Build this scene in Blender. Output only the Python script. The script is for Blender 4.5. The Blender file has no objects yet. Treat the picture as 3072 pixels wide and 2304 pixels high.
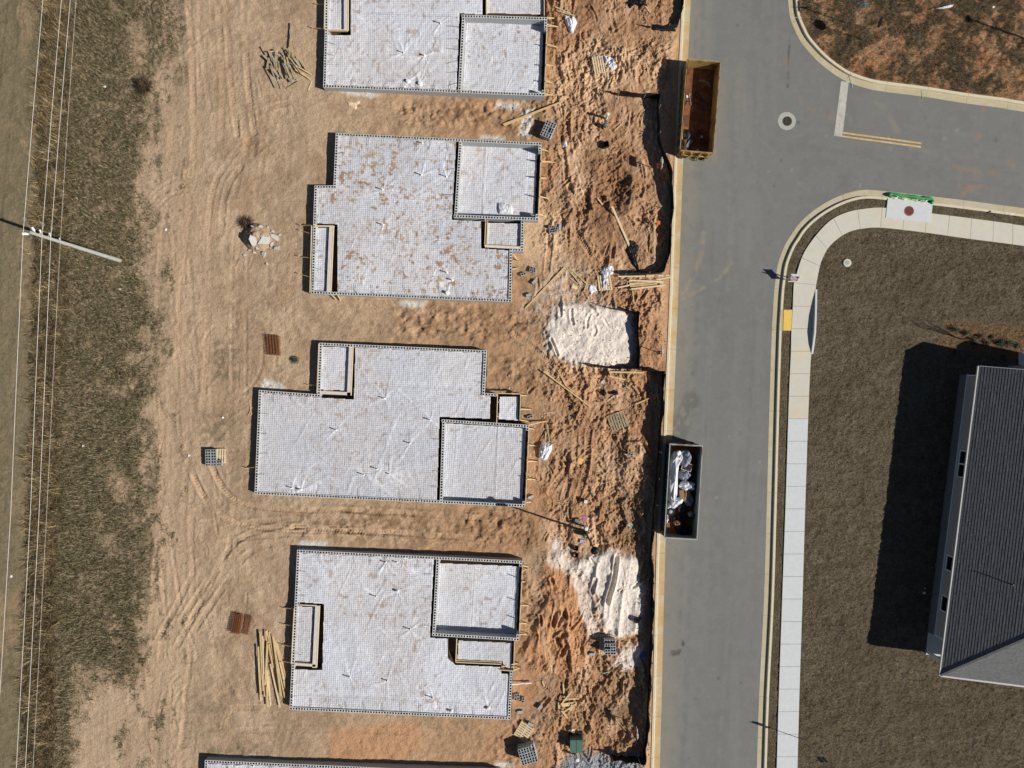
import bpy, bmesh, math, random
import numpy as np
from mathutils import Vector, Matrix, noise as mnoise

random.seed(7)
SC = bpy.context.scene
COL = SC.collection
H = 49.6            # camera height (m)
S = 0.0242          # metres per photo pixel on the datum plane

# ------------------------------------------------------------------ camera
cam = bpy.data.cameras.new('camera')
cam.sensor_fit = 'HORIZONTAL'
cam.angle = 2 * math.atan(1536 / 2048)
cam.clip_start = 0.5
cam.clip_end = 3000
camo = bpy.data.objects.new('camera', cam)
camo.location = (0, 0, H)
COL.objects.link(camo)
SC.camera = camo

# ------------------------------------------------------------------ light
ELEV = math.atan(0.7265)
ld = Vector((-0.9455 * math.cos(ELEV), 0.3256 * math.cos(ELEV), -math.sin(ELEV)))
sun = bpy.data.lights.new('sun', 'SUN')
sun.energy = 5.0
sun.angle = math.radians(0.5)
sun.color = (1.0, 0.955, 0.89)
suno = bpy.data.objects.new('sun', sun)
suno.rotation_euler = ld.to_track_quat('-Z', 'Y').to_euler()
suno.location = (40, -15, 60)
COL.objects.link(suno)
w = bpy.data.worlds.new('World')
SC.world = w
w.use_nodes = True
nt = w.node_tree
bg = nt.nodes['Background']
sky = nt.nodes.new('ShaderNodeTexSky')
sky.sky_type = 'NISHITA'
sky.sun_disc = False
sky.air_density = 0.75
sky.dust_density = 0.4
sky.altitude = 300
sky.sun_elevation = ELEV
sky.sun_rotation = math.atan2(0.9455, -0.3256)
nt.links.new(sky.outputs[0], bg.inputs[0])
bg.inputs[1].default_value = 0.05
SC.view_settings.view_transform = 'Standard'
SC.view_settings.look = 'None'
SC.view_settings.exposure = 0.0
SC.view_settings.gamma = 1.0

# ------------------------------------------------------------------ numpy noise
_rt = np.random.RandomState(11).rand(512, 512).astype(np.float32)

def vn(x, y, seed=0):
    x = x + seed * 37.31; y = y + seed * 17.77
    xi = np.floor(x).astype(np.int64); yi = np.floor(y).astype(np.int64)
    fx = (x - xi).astype(np.float32); fy = (y - yi).astype(np.float32)
    fx = fx * fx * (3 - 2 * fx); fy = fy * fy * (3 - 2 * fy)
    x0 = xi & 511; x1 = (xi + 1) & 511; y0 = yi & 511; y1 = (yi + 1) & 511
    return ((_rt[x0, y0] * (1 - fx) + _rt[x1, y0] * fx) * (1 - fy) + (_rt[x0, y1] * (1 - fx) + _rt[x1, y1] * fx) * fy)

def fbm(x, y, sc, seed=0, o=4, g=0.5, asp=1.0, ang=0.0):
    if ang:
        c, s = math.cos(ang), math.sin(ang)
        x, y = x * c + y * s, -x * s + y * c
    r = 0; a = 1; t = 0; f = 1.0 / sc
    for i in range(o):
        r = r + a * vn(x * f, y * f * asp, seed + i * 3); t += a; a *= g; f *= 2.03
    return r / t

def ridged(x, y, sc, seed=0, o=3, asp=1.0, ang=0.0):
    if ang:
        c, s = math.cos(ang), math.sin(ang)
        x, y = x * c + y * s, -x * s + y * c
    r = 0; a = 1; t = 0; f = 1.0 / sc
    for i in range(o):
        n = 1 - np.abs(2 * vn(x * f, y * f * asp, seed + i * 5) - 1)
        r = r + a * n * n; t += a; a *= 0.5; f *= 2.1
    return r / t

def sst(a, b, x):
    t = np.clip((x - a) / (b - a), 0, 1)
    return t * t * (3 - 2 * t)

def sdf(poly, X, Y):
    """signed distance to a polygon, positive inside (same units as X, Y)"""
    d = np.full(X.shape, 1e9, np.float32); ins = np.zeros(X.shape, bool)
    n = len(poly)
    for i in range(n):
        ax, ay = poly[i]; bx, by = poly[(i + 1) % n]
        ex, ey = bx - ax, by - ay
        wx, wy = X - ax, Y - ay
        t = np.clip((wx * ex + wy * ey) / (ex * ex + ey * ey + 1e-9), 0, 1)
        dx = wx - t * ex; dy = wy - t * ey
        d = np.minimum(d, dx * dx + dy * dy)
        c = ((ay > Y) != (by > Y)) & (X < ex * (Y - ay) / ((by - ay) if by != ay else 1e-9) + ax)
        ins ^= c
    d = np.sqrt(d)
    return np.where(ins, d, -d)

def polyd(pts, X, Y):
    """distance, arc length and side offset to a polyline"""
    best = np.full(X.shape, 1e9, np.float32); arc = np.zeros(X.shape, np.float32); side = np.zeros(X.shape, np.float32)
    L = 0
    for i in range(len(pts) - 1):
        ax, ay = pts[i]; bx, by = pts[i + 1]
        ex, ey = bx - ax, by - ay; l = math.hypot(ex, ey)
        wx, wy = X - ax, Y - ay
        t = np.clip((wx * ex + wy * ey) / (l * l), 0, 1)
        dx = wx - t * ex; dy = wy - t * ey
        d = np.sqrt(dx * dx + dy * dy)
        m = d < best
        best = np.where(m, d, best); arc = np.where(m, L + t * l, arc)
        side = np.where(m, (ex * wy - ey * wx) / l, side)
        L += l
    return best, arc, side

def smooth_path(pts, n=6):
    """Catmull-Rom through the points"""
    p = [Vector((a[0], a[1], 0)) for a in pts]; out = []
    for i in range(len(p) - 1):
        p0 = p[max(i - 1, 0)]; p1 = p[i]; p2 = p[i + 1]; p3 = p[min(i + 2, len(p) - 1)]
        for k in range(n):
            t = k / n
            q = 0.5 * ((2 * p1) + (p2 - p0) * t + (2 * p0 - 5 * p1 + 4 * p2 - p3) * t * t + (-p0 + 3 * p1 - 3 * p2 + p3) * t ** 3)
            out.append((q.x, q.y))
    out.append((pts[-1][0], pts[-1][1]))
    return out

def WX(px, py, z=0.0):
    k = S * (H - z) / H
    return ((px - 1536) * k, (1152 - py) * k)

# ------------------------------------------------------------------ materials
def mat(name, col, rough=0.8, var=0.12, sc=6.0, bump=0.0, bsc=40.0, metal=0.0, col2=None, csc=1.5, cth=(0.45, 0.6), attr=False, spec=0.3, det=4.0):
    m = bpy.data.materials.new(name)
    m.use_nodes = True
    t = m.node_tree; N = t.nodes; L = t.links
    b = N['Principled BSDF']
    b.inputs['Roughness'].default_value = rough
    b.inputs['Metallic'].default_value = metal
    b.inputs['Specular IOR Level'].default_value = spec
    geo = N.new('ShaderNodeNewGeometry')
    if attr:
        a = N.new('ShaderNodeAttribute'); a.attribute_name = 'Col'; src = a.outputs['Color']
    else:
        rgb = N.new('ShaderNodeRGB'); rgb.outputs[0].default_value = (*col, 1); src = rgb.outputs[0]
    if col2 is not None:
        n2 = N.new('ShaderNodeTexNoise'); n2.inputs['Scale'].default_value = csc; n2.inputs['Detail'].default_value = 6
        L.new(geo.outputs['Position'], n2.inputs['Vector'])
        mr = N.new('ShaderNodeMapRange'); mr.inputs['From Min'].default_value = cth[0]; mr.inputs['From Max'].default_value = cth[1]
        L.new(n2.outputs['Fac'], mr.inputs['Value'])
        mx = N.new('ShaderNodeMix'); mx.data_type = 'RGBA'
        L.new(mr.outputs[0], mx.inputs['Factor']); L.new(src, mx.inputs['A']); mx.inputs['B'].default_value = (*col2, 1)
        src = mx.outputs['Result']
    if var > 0:
        n1 = N.new('ShaderNodeTexNoise'); n1.inputs['Scale'].default_value = sc; n1.inputs['Detail'].default_value = det
        n1.inputs['Roughness'].default_value = 0.65
        L.new(geo.outputs['Position'], n1.inputs['Vector'])
        mr = N.new('ShaderNodeMapRange')
        mr.inputs['From Min'].default_value = 0.3; mr.inputs['From Max'].default_value = 0.7
        mr.inputs['To Min'].default_value = 1 - var; mr.inputs['To Max'].default_value = 1 + var
        L.new(n1.outputs['Fac'], mr.inputs['Value'])
        vm = N.new('ShaderNodeVectorMath'); vm.operation = 'SCALE'
        L.new(src, vm.inputs[0]); L.new(mr.outputs[0], vm.inputs['Scale'])
        src = vm.outputs[0]
    L.new(src, b.inputs['Base Color'])
    if bump > 0:
        n3 = N.new('ShaderNodeTexNoise'); n3.inputs['Scale'].default_value = bsc; n3.inputs['Detail'].default_value = 5
        L.new(geo.outputs['Position'], n3.inputs['Vector'])
        bp = N.new('ShaderNodeBump'); bp.inputs['Strength'].default_value = 1.0; bp.inputs['Distance'].default_value = bump
        L.new(n3.outputs['Fac'], bp.inputs['Height']); L.new(bp.outputs[0], b.inputs['Normal'])
    return m

M = {}
M['soil'] = mat('soil', (1, 1, 1), 0.95, 0.17, 8, 0.045, 9, attr=True, spec=0.1, det=8)
M['blade'] = mat('dry_grass', (1, 1, 1), 0.9, 0.15, 9, attr=True, spec=0.1)
M['asphalt'] = mat('asphalt', (1, 1, 1), 0.88, 0.09, 16, 0.003, 60, attr=True, spec=0.25, det=8)
M['conc'] = mat('pavement_concrete', (0.60, 0.575, 0.48), 0.85, 0.04, 2, 0.002, 60, col2=(0.64, 0.55, 0.40), csc=0.6, cth=(0.52, 0.72))
M['conc_new'] = mat('new_concrete', (0.60, 0.63, 0.62), 0.8, 0.05, 3, 0.002, 60)
M['gutter'] = mat('gutter_concrete', (0.50, 0.43, 0.27), 0.85, 0.08, 3, 0.003, 50, col2=(0.52, 0.46, 0.33), csc=0.5, cth=(0.45, 0.6))
M['kerb_top'] = mat('kerb_concrete', (0.66, 0.59, 0.42), 0.85, 0.06, 3, 0.003, 50)
M['gutter_dirty'] = mat('gutter_dirty', (0.54, 0.38, 0.19), 0.9, 0.10, 3, 0.003, 50, col2=(0.56, 0.46, 0.30), csc=0.7, cth=(0.45, 0.62))
M['joint'] = mat('joint', (0.16, 0.15, 0.12), 0.9, 0.1)
M['block'] = mat('concrete_block', (0.40, 0.415, 0.415), 0.9, 0.10, 5, 0.004, 40)
M['block_top'] = mat('block_rim', (0.62, 0.62, 0.60), 0.9, 0.08, 5, 0.003, 40)
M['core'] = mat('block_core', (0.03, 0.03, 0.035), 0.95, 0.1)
M['plastic'] = mat('poly_sheet', (1, 1, 1), 0.5, 0.06, 5, 0.01, 9, attr=True, spec=0.4, det=6)
M['cover'] = mat('draped_plastic', (0.66, 0.60, 0.54), 0.6, 0.12, 6, 0.012, 8)
M['fill'] = mat('packed_fill', (0.17, 0.11, 0.075), 0.95, 0.2, 4)
M['wire'] = mat('rusty_wire', (0.30, 0.24, 0.20), 0.7, 0.3, 2)
M['rebar'] = mat('rebar', (0.07, 0.05, 0.045), 0.7, 0.3, 3)
M['rust_mat'] = mat('rusted_rebar', (0.24, 0.09, 0.035), 0.8, 0.3, 6)
M['lumber'] = mat('new_lumber', (0.66, 0.50, 0.27), 0.75, 0.14, 5, col2=(0.60, 0.42, 0.2), csc=2.5)
M['lumber2'] = mat('pale_lumber', (0.72, 0.58, 0.36), 0.75, 0.14, 5)
M['oldwood'] = mat('weathered_wood', (0.34, 0.30, 0.22), 0.9, 0.25, 5, col2=(0.42, 0.32, 0.18), csc=1.8)
M['plywood'] = mat('plywood', (0.56, 0.36, 0.12), 0.8, 0.15, 5)
M['pvc'] = mat('white_pvc', (0.8, 0.8, 0.79), 0.4, 0.03)
M['white'] = mat('white_paint', (0.78, 0.78, 0.76), 0.5, 0.04)
M['tarp'] = mat('white_tarp', (0.68, 0.69, 0.72), 0.45, 0.05, 3)
M['black'] = mat('black_plastic', (0.012, 0.012, 0.014), 0.5, 0.2, 6)
M['fabric'] = mat('silt_fabric', (0.010, 0.010, 0.012), 0.75, 0.2, 6)
M['green'] = mat('utility_green', (0.085, 0.17, 0.13), 0.45, 0.06)
M['teal'] = mat('pedestal_green', (0.05, 0.16, 0.14), 0.4, 0.05)
M['orange'] = mat('orange_box', (0.9, 0.14, 0.05), 0.5, 0.03)
M['sock'] = mat('green_filter_sock', (0.03, 0.30, 0.10), 0.7, 0.22, 12)
M['paint_w'] = mat('road_paint_white', (0.50, 0.49, 0.43), 0.8, 0.12, 5, col2=(0.42, 0.38, 0.28), csc=2, cth=(0.5, 0.7))
M['paint_y'] = mat('road_paint_yellow', (0.58, 0.38, 0.13), 0.8, 0.12, 5, col2=(0.60, 0.48, 0.25), csc=2)
M['tactile'] = mat('tactile_yellow', (0.80, 0.54, 0.11), 0.7, 0.06)
M['iron'] = mat('cast_iron', (0.05, 0.04, 0.035), 0.7, 0.3, 20)
M['ironrust'] = mat('rusty_iron', (0.15, 0.045, 0.03), 0.85, 0.2, 8)
M['dump_in'] = mat('dumpster_inner', (0.38, 0.27, 0.10), 0.7, 0.2, 3, col2=(0.21, 0.10, 0.05), csc=1.2, cth=(0.50, 0.62))
M['dump_floor'] = mat('dumpster_floor', (0.14, 0.055, 0.03), 0.85, 0.35, 4, col2=(0.24, 0.10, 0.04), csc=1.5)
M['dump_y'] = mat('dumpster_yellow', (0.55, 0.38, 0.06), 0.6, 0.12, 4, col2=(0.22, 0.08, 0.03), csc=2.0, cth=(0.52, 0.62))
M['dump_rim'] = mat('dumpster_rim', (0.42, 0.24, 0.11), 0.7, 0.2, 4, col2=(0.20, 0.07, 0.035), csc=2.0, cth=(0.5, 0.6))
M['dump_g'] = mat('grey_dumpster', (0.20, 0.22, 0.20), 0.7, 0.15, 4, col2=(0.17, 0.10, 0.06), csc=1.3, cth=(0.56, 0.64))
M['dump_grim'] = mat('grey_dumpster_rim', (0.40, 0.42, 0.40), 0.65, 0.15, 4, col2=(0.25, 0.13, 0.08), csc=1.0, cth=(0.54, 0.62))
M['tyre'] = mat('tyre_rubber', (0.018, 0.018, 0.018), 0.85, 0.2)
M['card'] = mat('cardboard', (0.28, 0.17, 0.09), 0.85, 0.12)
M['shingle'] = mat('shingle', (0.135, 0.137, 0.137), 0.95, 0.30, 5.5, 0.004, 60, det=6)
M['siding'] = mat('siding', (0.40, 0.36, 0.31), 0.7, 0.05)
M['stone'] = mat('stone_skirt', (0.16, 0.16, 0.155), 0.9, 0.3, 6)
M['glass'] = mat('window_glass', (0.01, 0.012, 0.014), 0.08, 0.0)
M['gutter_m'] = mat('eave_gutter', (0.42, 0.42, 0.41), 0.5, 0.04)
M['pole'] = mat('concrete_pole', (0.40, 0.40, 0.36), 0.85, 0.10, 3)
M['insul'] = mat('porcelain', (0.78, 0.80, 0.80), 0.3, 0.03)
M['cable'] = mat('aluminium_cable', (0.68, 0.66, 0.60), 0.5, 0.03)
M['lampblack'] = mat('black_lamp_metal', (0.010, 0.012, 0.012), 0.35, 0.1)
M['steel'] = mat('galvanised_steel', (0.30, 0.31, 0.31), 0.55, 0.08)
M['darkwood'] = mat('sign_back', (0.10, 0.09, 0.08), 0.7, 0.1)
M['bark'] = mat('bark', (0.055, 0.04, 0.03), 0.9, 0.3, 10)
M['leaf'] = mat('shrub_leaf', (0.035, 0.065, 0.03), 0.45, 0.4, 8, spec=0.6)
M['deadleaf'] = mat('dead_twigs', (0.16, 0.10, 0.05), 0.9, 0.35, 10)
M['bluebox'] = mat('blue_plastic', (0.05, 0.16, 0.42), 0.5, 0.05)
M['lilac'] = mat('lilac_lid', (0.50, 0.38, 0.52), 0.7, 0.05)
M['mauve'] = mat('mauve_lid', (0.42, 0.16, 0.28), 0.7, 0.1)
M['paleg'] = mat('pale_green_lid', (0.34, 0.44, 0.36), 0.7, 0.05)
M['chunk'] = mat('broken_concrete', (0.50, 0.49, 0.45), 0.9, 0.10, 6)
M['gravel'] = mat('gravel', (0.42, 0.44, 0.47), 0.9, 0.35, 12)
M['clod'] = mat('clod', (0.34, 0.19, 0.10), 0.95, 0.25, 10)
M['purple'] = mat('sign_purple', (0.20, 0.05, 0.11), 0.5, 0.05)
M['bluewrap'] = mat('blue_grey_bag', (0.22, 0.24, 0.30), 0.5, 0.15)
M['blue_sign'] = mat('street_blade', (0.10, 0.28, 0.32), 0.5, 0.05)

# ------------------------------------------------------------------ mesh helpers
class MB:
    def __init__(s):
        s.v = []; s.f = []; s.m = []; s.mi = 0
    def add(s, vs, fs):
        o = len(s.v)
        s.v += [tuple(v) for v in vs]
        s.f += [tuple(i + o for i in f) for f in fs]
        s.m += [s.mi] * len(fs)
    def box(s, c, d, rz=0.0, M4=None):
        x, y, z = d[0] / 2, d[1] / 2, d[2] / 2
        vs = [Vector(p) for p in ((-x, -y, -z), (x, -y, -z), (x, y, -z), (-x, y, -z), (-x, -y, z), (x, -y, z), (x, y, z), (-x, y, z))]
        if M4 is None:
            M4 = Matrix.Rotation(rz, 3, 'Z')
        vs = [M4 @ v + Vector(c) for v in vs]
        s.add(vs, [(0, 3, 2, 1), (4, 5, 6, 7), (0, 1, 5, 4), (1, 2, 6, 5), (2, 3, 7, 6), (3, 0, 4, 7)])
    def beam(s, a, b, w, t):
        a = Vector(a); b = Vector(b); d = b - a; L = d.length
        if L < 1e-5: return
        d.normalize()
        up = Vector((0, 0, 1)) if abs(d.z) < 0.95 else Vector((1, 0, 0))
        sx = d.cross(up).normalized(); u = sx.cross(d).normalized()
        M3 = Matrix((sx, d, u)).transposed()
        s.box((a + b) / 2, (w, L, t), M4=M3)
    def tube(s, pts, r, n=8, cap=True):
        pts = [Vector(p) for p in pts]
        if not hasattr(r, '__len__'): r = [r] * len(pts)
        vs = []; fs = []
        for i, p in enumerate(pts):
            d = (pts[min(i + 1, len(pts) - 1)] - pts[max(i - 1, 0)]).normalized()
            up = Vector((0, 0, 1)) if abs(d.z) < 0.9 else Vector((1, 0, 0))
            a = d.cross(up).normalized(); b = d.cross(a).normalized()
            for k in range(n):
                th = 2 * math.pi * k / n
                vs.append(p + (a * math.cos(th) + b * math.sin(th)) * r[i])
        for i in range(len(pts) - 1):
            for k in range(n):
                k2 = (k + 1) % n
                fs.append((i * n + k, i * n + k2, (i + 1) * n + k2, (i + 1) * n + k))
        if cap:
            fs.append(tuple(range(n - 1, -1, -1))); fs.append(tuple((len(pts) - 1) * n + k for k in range(n)))
        s.add(vs, fs)
    def lathe(s, prof, n=20, c=(0, 0, 0)):
        vs = []; fs = []
        for r, z in prof:
            for k in range(n):
                th = 2 * math.pi * k / n
                vs.append((c[0] + r * math.cos(th), c[1] + r * math.sin(th), c[2] + z))
        for i in range(len(prof) - 1):
            for k in range(n):
                k2 = (k + 1) % n
                fs.append((i * n + k, i * n + k2, (i + 1) * n + k2, (i + 1) * n + k))
        fs.append(tuple(range(n - 1, -1, -1))); fs.append(tuple((len(prof) - 1) * n + k for k in range(n)))
        s.add(vs, fs)
    def prism(s, poly, z0, z1):
        n = len(poly)
        vs = [(p[0], p[1], z0) for p in poly] + [(p[0], p[1], z1) for p in poly]
        fs = [tuple(range(n - 1, -1, -1)), tuple(range(n, 2 * n))]
        fs += [(i, (i + 1) % n, n + (i + 1) % n, n + i) for i in range(n)]
        s.add(vs, fs)
    def build(s, name, mats, parent=None, loc=None, smooth=False, tri=False):
        me = bpy.data.meshes.new(name)
        me.from_pydata(s.v, [], s.f)
        if not isinstance(mats, (list, tuple)): mats = [mats]
        for m_ in mats: me.materials.append(m_)
        if len(mats) > 1: me.polygons.foreach_set('material_index', s.m)
        if smooth: me.polygons.foreach_set('use_smooth', [True] * len(me.polygons))
        if tri:
            bm = bmesh.new(); bm.from_mesh(me); bmesh.ops.triangulate(bm, faces=bm.faces[:]); bm.to_mesh(me); bm.free()
        me.update()
        o = bpy.data.objects.new(name, me)
        if parent is not None: o.parent = parent
        if loc is not None: o.location = loc
        COL.objects.link(o)
        return o

def tag(o, label=None, cat=None, group=None, kind=None):
    if label: o['label'] = label
    if cat: o['category'] = cat
    if group: o['group'] = group
    if kind: o['kind'] = kind
    return o

def thing(name, label, cat, loc=(0, 0, 0), rz=0.0, group=None):
    o = bpy.data.objects.new(name, None)
    o.empty_display_size = 0.3
    o.location = loc; o.rotation_euler = (0, 0, rz)
    COL.objects.link(o)
    return tag(o, label, cat, group)

def dup(root, loc=None, rz=None, label=None, group=None, rot=None):
    r = root.copy(); COL.objects.link(r)
    if loc is not None: r.location = loc
    if rz is not None: r.rotation_euler = (0, 0, rz)
    if rot is not None: r.rotation_euler = rot
    if label: r['label'] = label
    if group: r['group'] = group
    for ch in list(root.children):
        c = ch.copy(); COL.objects.link(c); c.parent = r
        for g in list(ch.children):
            d = g.copy(); COL.objects.link(d); d.parent = c
    return r

def npmesh(name, V, F, mats, cols=None, smooth=False, parent=None, loc=None):
    me = bpy.data.meshes.new(name)
    nv = len(V); nf = len(F); k = F.shape[1]
    me.vertices.add(nv); me.vertices.foreach_set('co', V.astype(np.float32).ravel())
    me.loops.add(nf * k); me.loops.foreach_set('vertex_index', F.astype(np.int32).ravel())
    me.polygons.add(nf)
    me.polygons.foreach_set('loop_start', np.arange(0, nf * k, k, dtype=np.int32))
    me.polygons.foreach_set('loop_total', np.full(nf, k, dtype=np.int32))
    if smooth: me.polygons.foreach_set('use_smooth', np.ones(nf, dtype=bool))
    me.update(calc_edges=True)
    if cols is not None:
        a = me.color_attributes.new('Col', 'FLOAT_COLOR', 'POINT')
        c4 = np.ones((nv, 4), np.float32); c4[:, :3] = cols
        a.data.foreach_set('color', c4.ravel())
    me.materials.append(mats)
    o = bpy.data.objects.new(name, me)
    if parent is not None: o.parent = parent
    if loc is not None: o.location = loc
    COL.objects.link(o)
    return o

def gridmesh(name, X, Y, Z, C, mt, keep=None, smooth=True, parent=None):
    ny, nx = X.shape
    idx = np.arange(nx * ny).reshape(ny, nx)
    q = np.stack([idx[:-1, :-1], idx[:-1, 1:], idx[1:, 1:], idx[1:, :-1]], -1)
    if keep is not None:
        k = keep[:-1, :-1] & keep[:-1, 1:] & keep[1:, 1:] & keep[1:, :-1]
        q = q[k]
    q = q.reshape(-1, 4)
    V = np.stack([X.ravel(), Y.ravel(), Z.ravel()], -1)
    Cc = C.reshape(-1, 3)
    used = np.unique(q)
    rm = np.full(nx * ny, -1, np.int64); rm[used] = np.arange(len(used))
    return npmesh(name, V[used], rm[q], mt, Cc[used], smooth, parent)

# ------------------------------------------------------------------ traced outlines (photo pixels)
W_EDGE = [(2087, -300), (2072, 0), (2049, 480), (2032, 950), (2017, 1300), (1997, 1600), (1990, 1850), (1985, 2080), (1979, 2304), (1971, 2620)]
NE_EDGE = [(2352, -300), (2360, -60), (2365.5, 0), (2371.5, 51), (2385, 87), (2405, 126), (2440, 167.5), (2476, 201), (2531, 238.5), (2594, 262), (2649, 273), (2767.6, 288), (2890, 307.5), (3008, 323), (3072, 334), (3500, 396)]
SE_EDGE = [(3500, 682), (3072, 625), (3004, 616), (2900, 602), (2791, 589), (2665, 575), (2594, 570), (2539, 581), (2486, 604), (2436.5, 636), (2397, 673), (2375, 705), (2356, 736), (2336, 788), (2328, 839), (2324, 874), (2320, 934), (2316, 1012), (2310, 1200), (2302, 1500), (2293, 1800), (2279, 2080), (2271.6, 2304), (2261, 2620)]
road_poly = W_EDGE[::-1] + smooth_path(NE_EDGE, 3) + smooth_path(SE_EDGE, 3)
SW_OUT = [(3500, 735), (3072, 677), (3036, 671), (2894, 652), (2797, 640), (2659, 623), (2594, 626), (2543, 636), (2496, 658), (2456, 697), (2421, 744), (2405, 776), (2389, 827), (2382, 855), (2379, 926), (2375, 993), (2373.5, 1060), (2368, 1180), (2358, 1500), (2347, 1805), (2337.5, 2080), (2331, 2304), (2322, 2620)]
SW_IN = [(3500, 796), (3072, 737), (3036, 732), (2888, 713), (2791, 699), (2653, 683), (2598, 684), (2557, 692), (2523, 709), (2488, 740), (2468, 776), (2460, 800), (2453, 835), (2448, 863), (2444, 926), (2440, 993), (2434.5, 1060), (2428, 1180), (2417, 1500), (2408, 1805), (2399, 2080), (2393, 2304), (2384, 2620)]
HOUSES_FP = [
    [(982, -300), (974, 87), (971, 259), (1632, 286), (1641, 51), (1634, -300)],
    [(1009, 400), (1622, 429), (1613, 658), (1572, 657), (1569, 752), (1536, 752), (1532, 904), (935, 879), (944, 558), (1001, 558)],
    [(960, 1030), (1458, 1053), (1456, 1181), (1562, 1183), (1562, 1275), (1585, 1276), (1574, 1520), (765, 1481), (778, 1172), (953, 1184)],
    [(893, 1652), (1566, 1685), (1556, 1925), (1543, 1928), (1540, 2012), (1530, 2158), (870, 2128)],
    [(616, 2283), (1498, 2320), (1498, 2700), (602, 2700)],
]

def base_h(X):
    return np.interp(X, [-100, -16, 2, 9, 100], [-0.03, -0.10, -0.42, -0.42, -0.42])

# ------------------------------------------------------------------ terrain grid
st = 0.08
fx = np.concatenate([np.arange(-38.4, -0.01, st), np.arange(0.0, 11.0, 0.05), np.arange(11.0, 38.41, st)]); fy = np.arange(-29.2, 29.21, 0.056)
cx = np.array([1, 2.5, 5, 10, 20, 40, 80, 160, 300.])
gx = np.concatenate([(fx[0] - cx)[::-1], fx, fx[-1] + cx]); gy = np.concatenate([(fy[0] - cx)[::-1], fy, fy[-1] + cx])
X, Y = np.meshgrid(gx, gy)
X = X.astype(np.float32); Y = Y.astype(np.float32)
Z = base_h(X).astype(np.float32)
KZ = H / (H - Z)
PX = X / S * KZ + 1536; PY = 1152 - Y / S * KZ
n_big = fbm(X, Y, 3.0, 1); n_mid = fbm(X, Y, 0.9, 2); n_fine = fbm(X, Y, 0.28, 3, 3); n_px = vn(X / 0.11, Y / 0.11, 9)
warp = (fbm(X, Y, 1.2, 5) - 0.5) * 60 + (n_fine - 0.5) * 30

C = np.zeros(X.shape + (3,), np.float32)
def paint(mask, col):
    global C
    C = C * (1 - mask[..., None]) + np.array(col, np.float32) * mask[..., None]

def zone(poly, feather=25, wscale=1.0):
    d = sdf(poly, PX + warp * wscale, PY - warp * 0.7 * wscale)
    return sst(-feather, feather, d)
orange = zone([(1625, 1670), (1690, 1655), (1730, 1760), (1772, 1890), (1760, 1990), (1690, 2030), (1600, 2010), (1560, 1960), (1610, 1880), (1640, 1780)], 14, 0.5)
sandA = zone([(1690, 905), (1820, 925), (1900, 940), (1890, 1100), (1780, 1100), (1700, 1092), (1640, 1050), (1650, 960)], 16, 0.6)
sandA2 = zone([(1560, 900), (1700, 790), (1770, 830), (1820, 920), (1700, 950), (1600, 960)], 30, 1.0)
sandB = zone([(1770, 1665), (1830, 1650), (1905, 1680), (1926, 1750), (1926, 1890), (1880, 1905), (1835, 1915), (1812, 1870), (1800, 1790), (1745, 1720), (1720, 1690)], 12, 0.5)
sandB2 = zone([(1655, 1620), (1690, 1610), (1705, 1660), (1760, 1720), (1790, 1800), (1800, 1900), (1775, 1900), (1735, 1780), (1650, 1680)], 16, 0.8)
sandC = zone([(1860, 1950), (1925, 1930), (1925, 1990), (1890, 2005), (1840, 2000)], 14, 0.6)
soft = np.clip(np.maximum.reduce([orange * .5, sandA, sandB, sandC * .8, sandB2 * .6]), 0, 1)
# tan haul dirt -> redder soil towards the road
t = sst(850, 1680, PX + warp)[..., None]
C[:] = np.array((0.475, 0.345, 0.226)) * (1 - t) + np.array((0.435, 0.245, 0.13)) * t
paint(sst(0.48, 0.66, n_big + (n_mid - .5) * .25) * 0.35, (0.34, 0.225, 0.14))
paint(sst(0.42, 0.60, fbm(X, Y, 1.1, 21, 5, 0.6, asp=0.4)) * 0.75 * sst(1500, 1700, PX), (0.60, 0.41, 0.26))
rough = sst(1560, 1720, PX + warp * .6) * (1 - sst(2300, 2310, PX))
paint(sst(0.48, 0.62, fbm(X, Y, 0.8, 31, 5, 0.6, asp=0.35)) * 0.5 * rough, (0.235, 0.13, 0.07))
paint(sst(0.54, 0.66, fbm(X, Y, 0.9, 33, 5, 0.6)) * 0.5 * sst(940, 1100, PX) * (1 - rough), (0.27, 0.175, 0.10))
smo = 1 - sst(880, 1000, PX)
paint(sst(0.50, 0.62, fbm(X, Y, 0.5, 41, asp=0.10)) * 0.40 * smo, (0.55, 0.395, 0.265))
paint(sst(0.52, 0.60, fbm(X, Y, 0.3, 42, 4, 0.6, asp=0.06)) * 0.30 * smo, (0.36, 0.245, 0.155))
paint(sst(0.55, 0.68, fbm(X, Y, 1.8, 43, asp=0.3)) * 0.28 * smo, (0.30, 0.215, 0.14))

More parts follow.
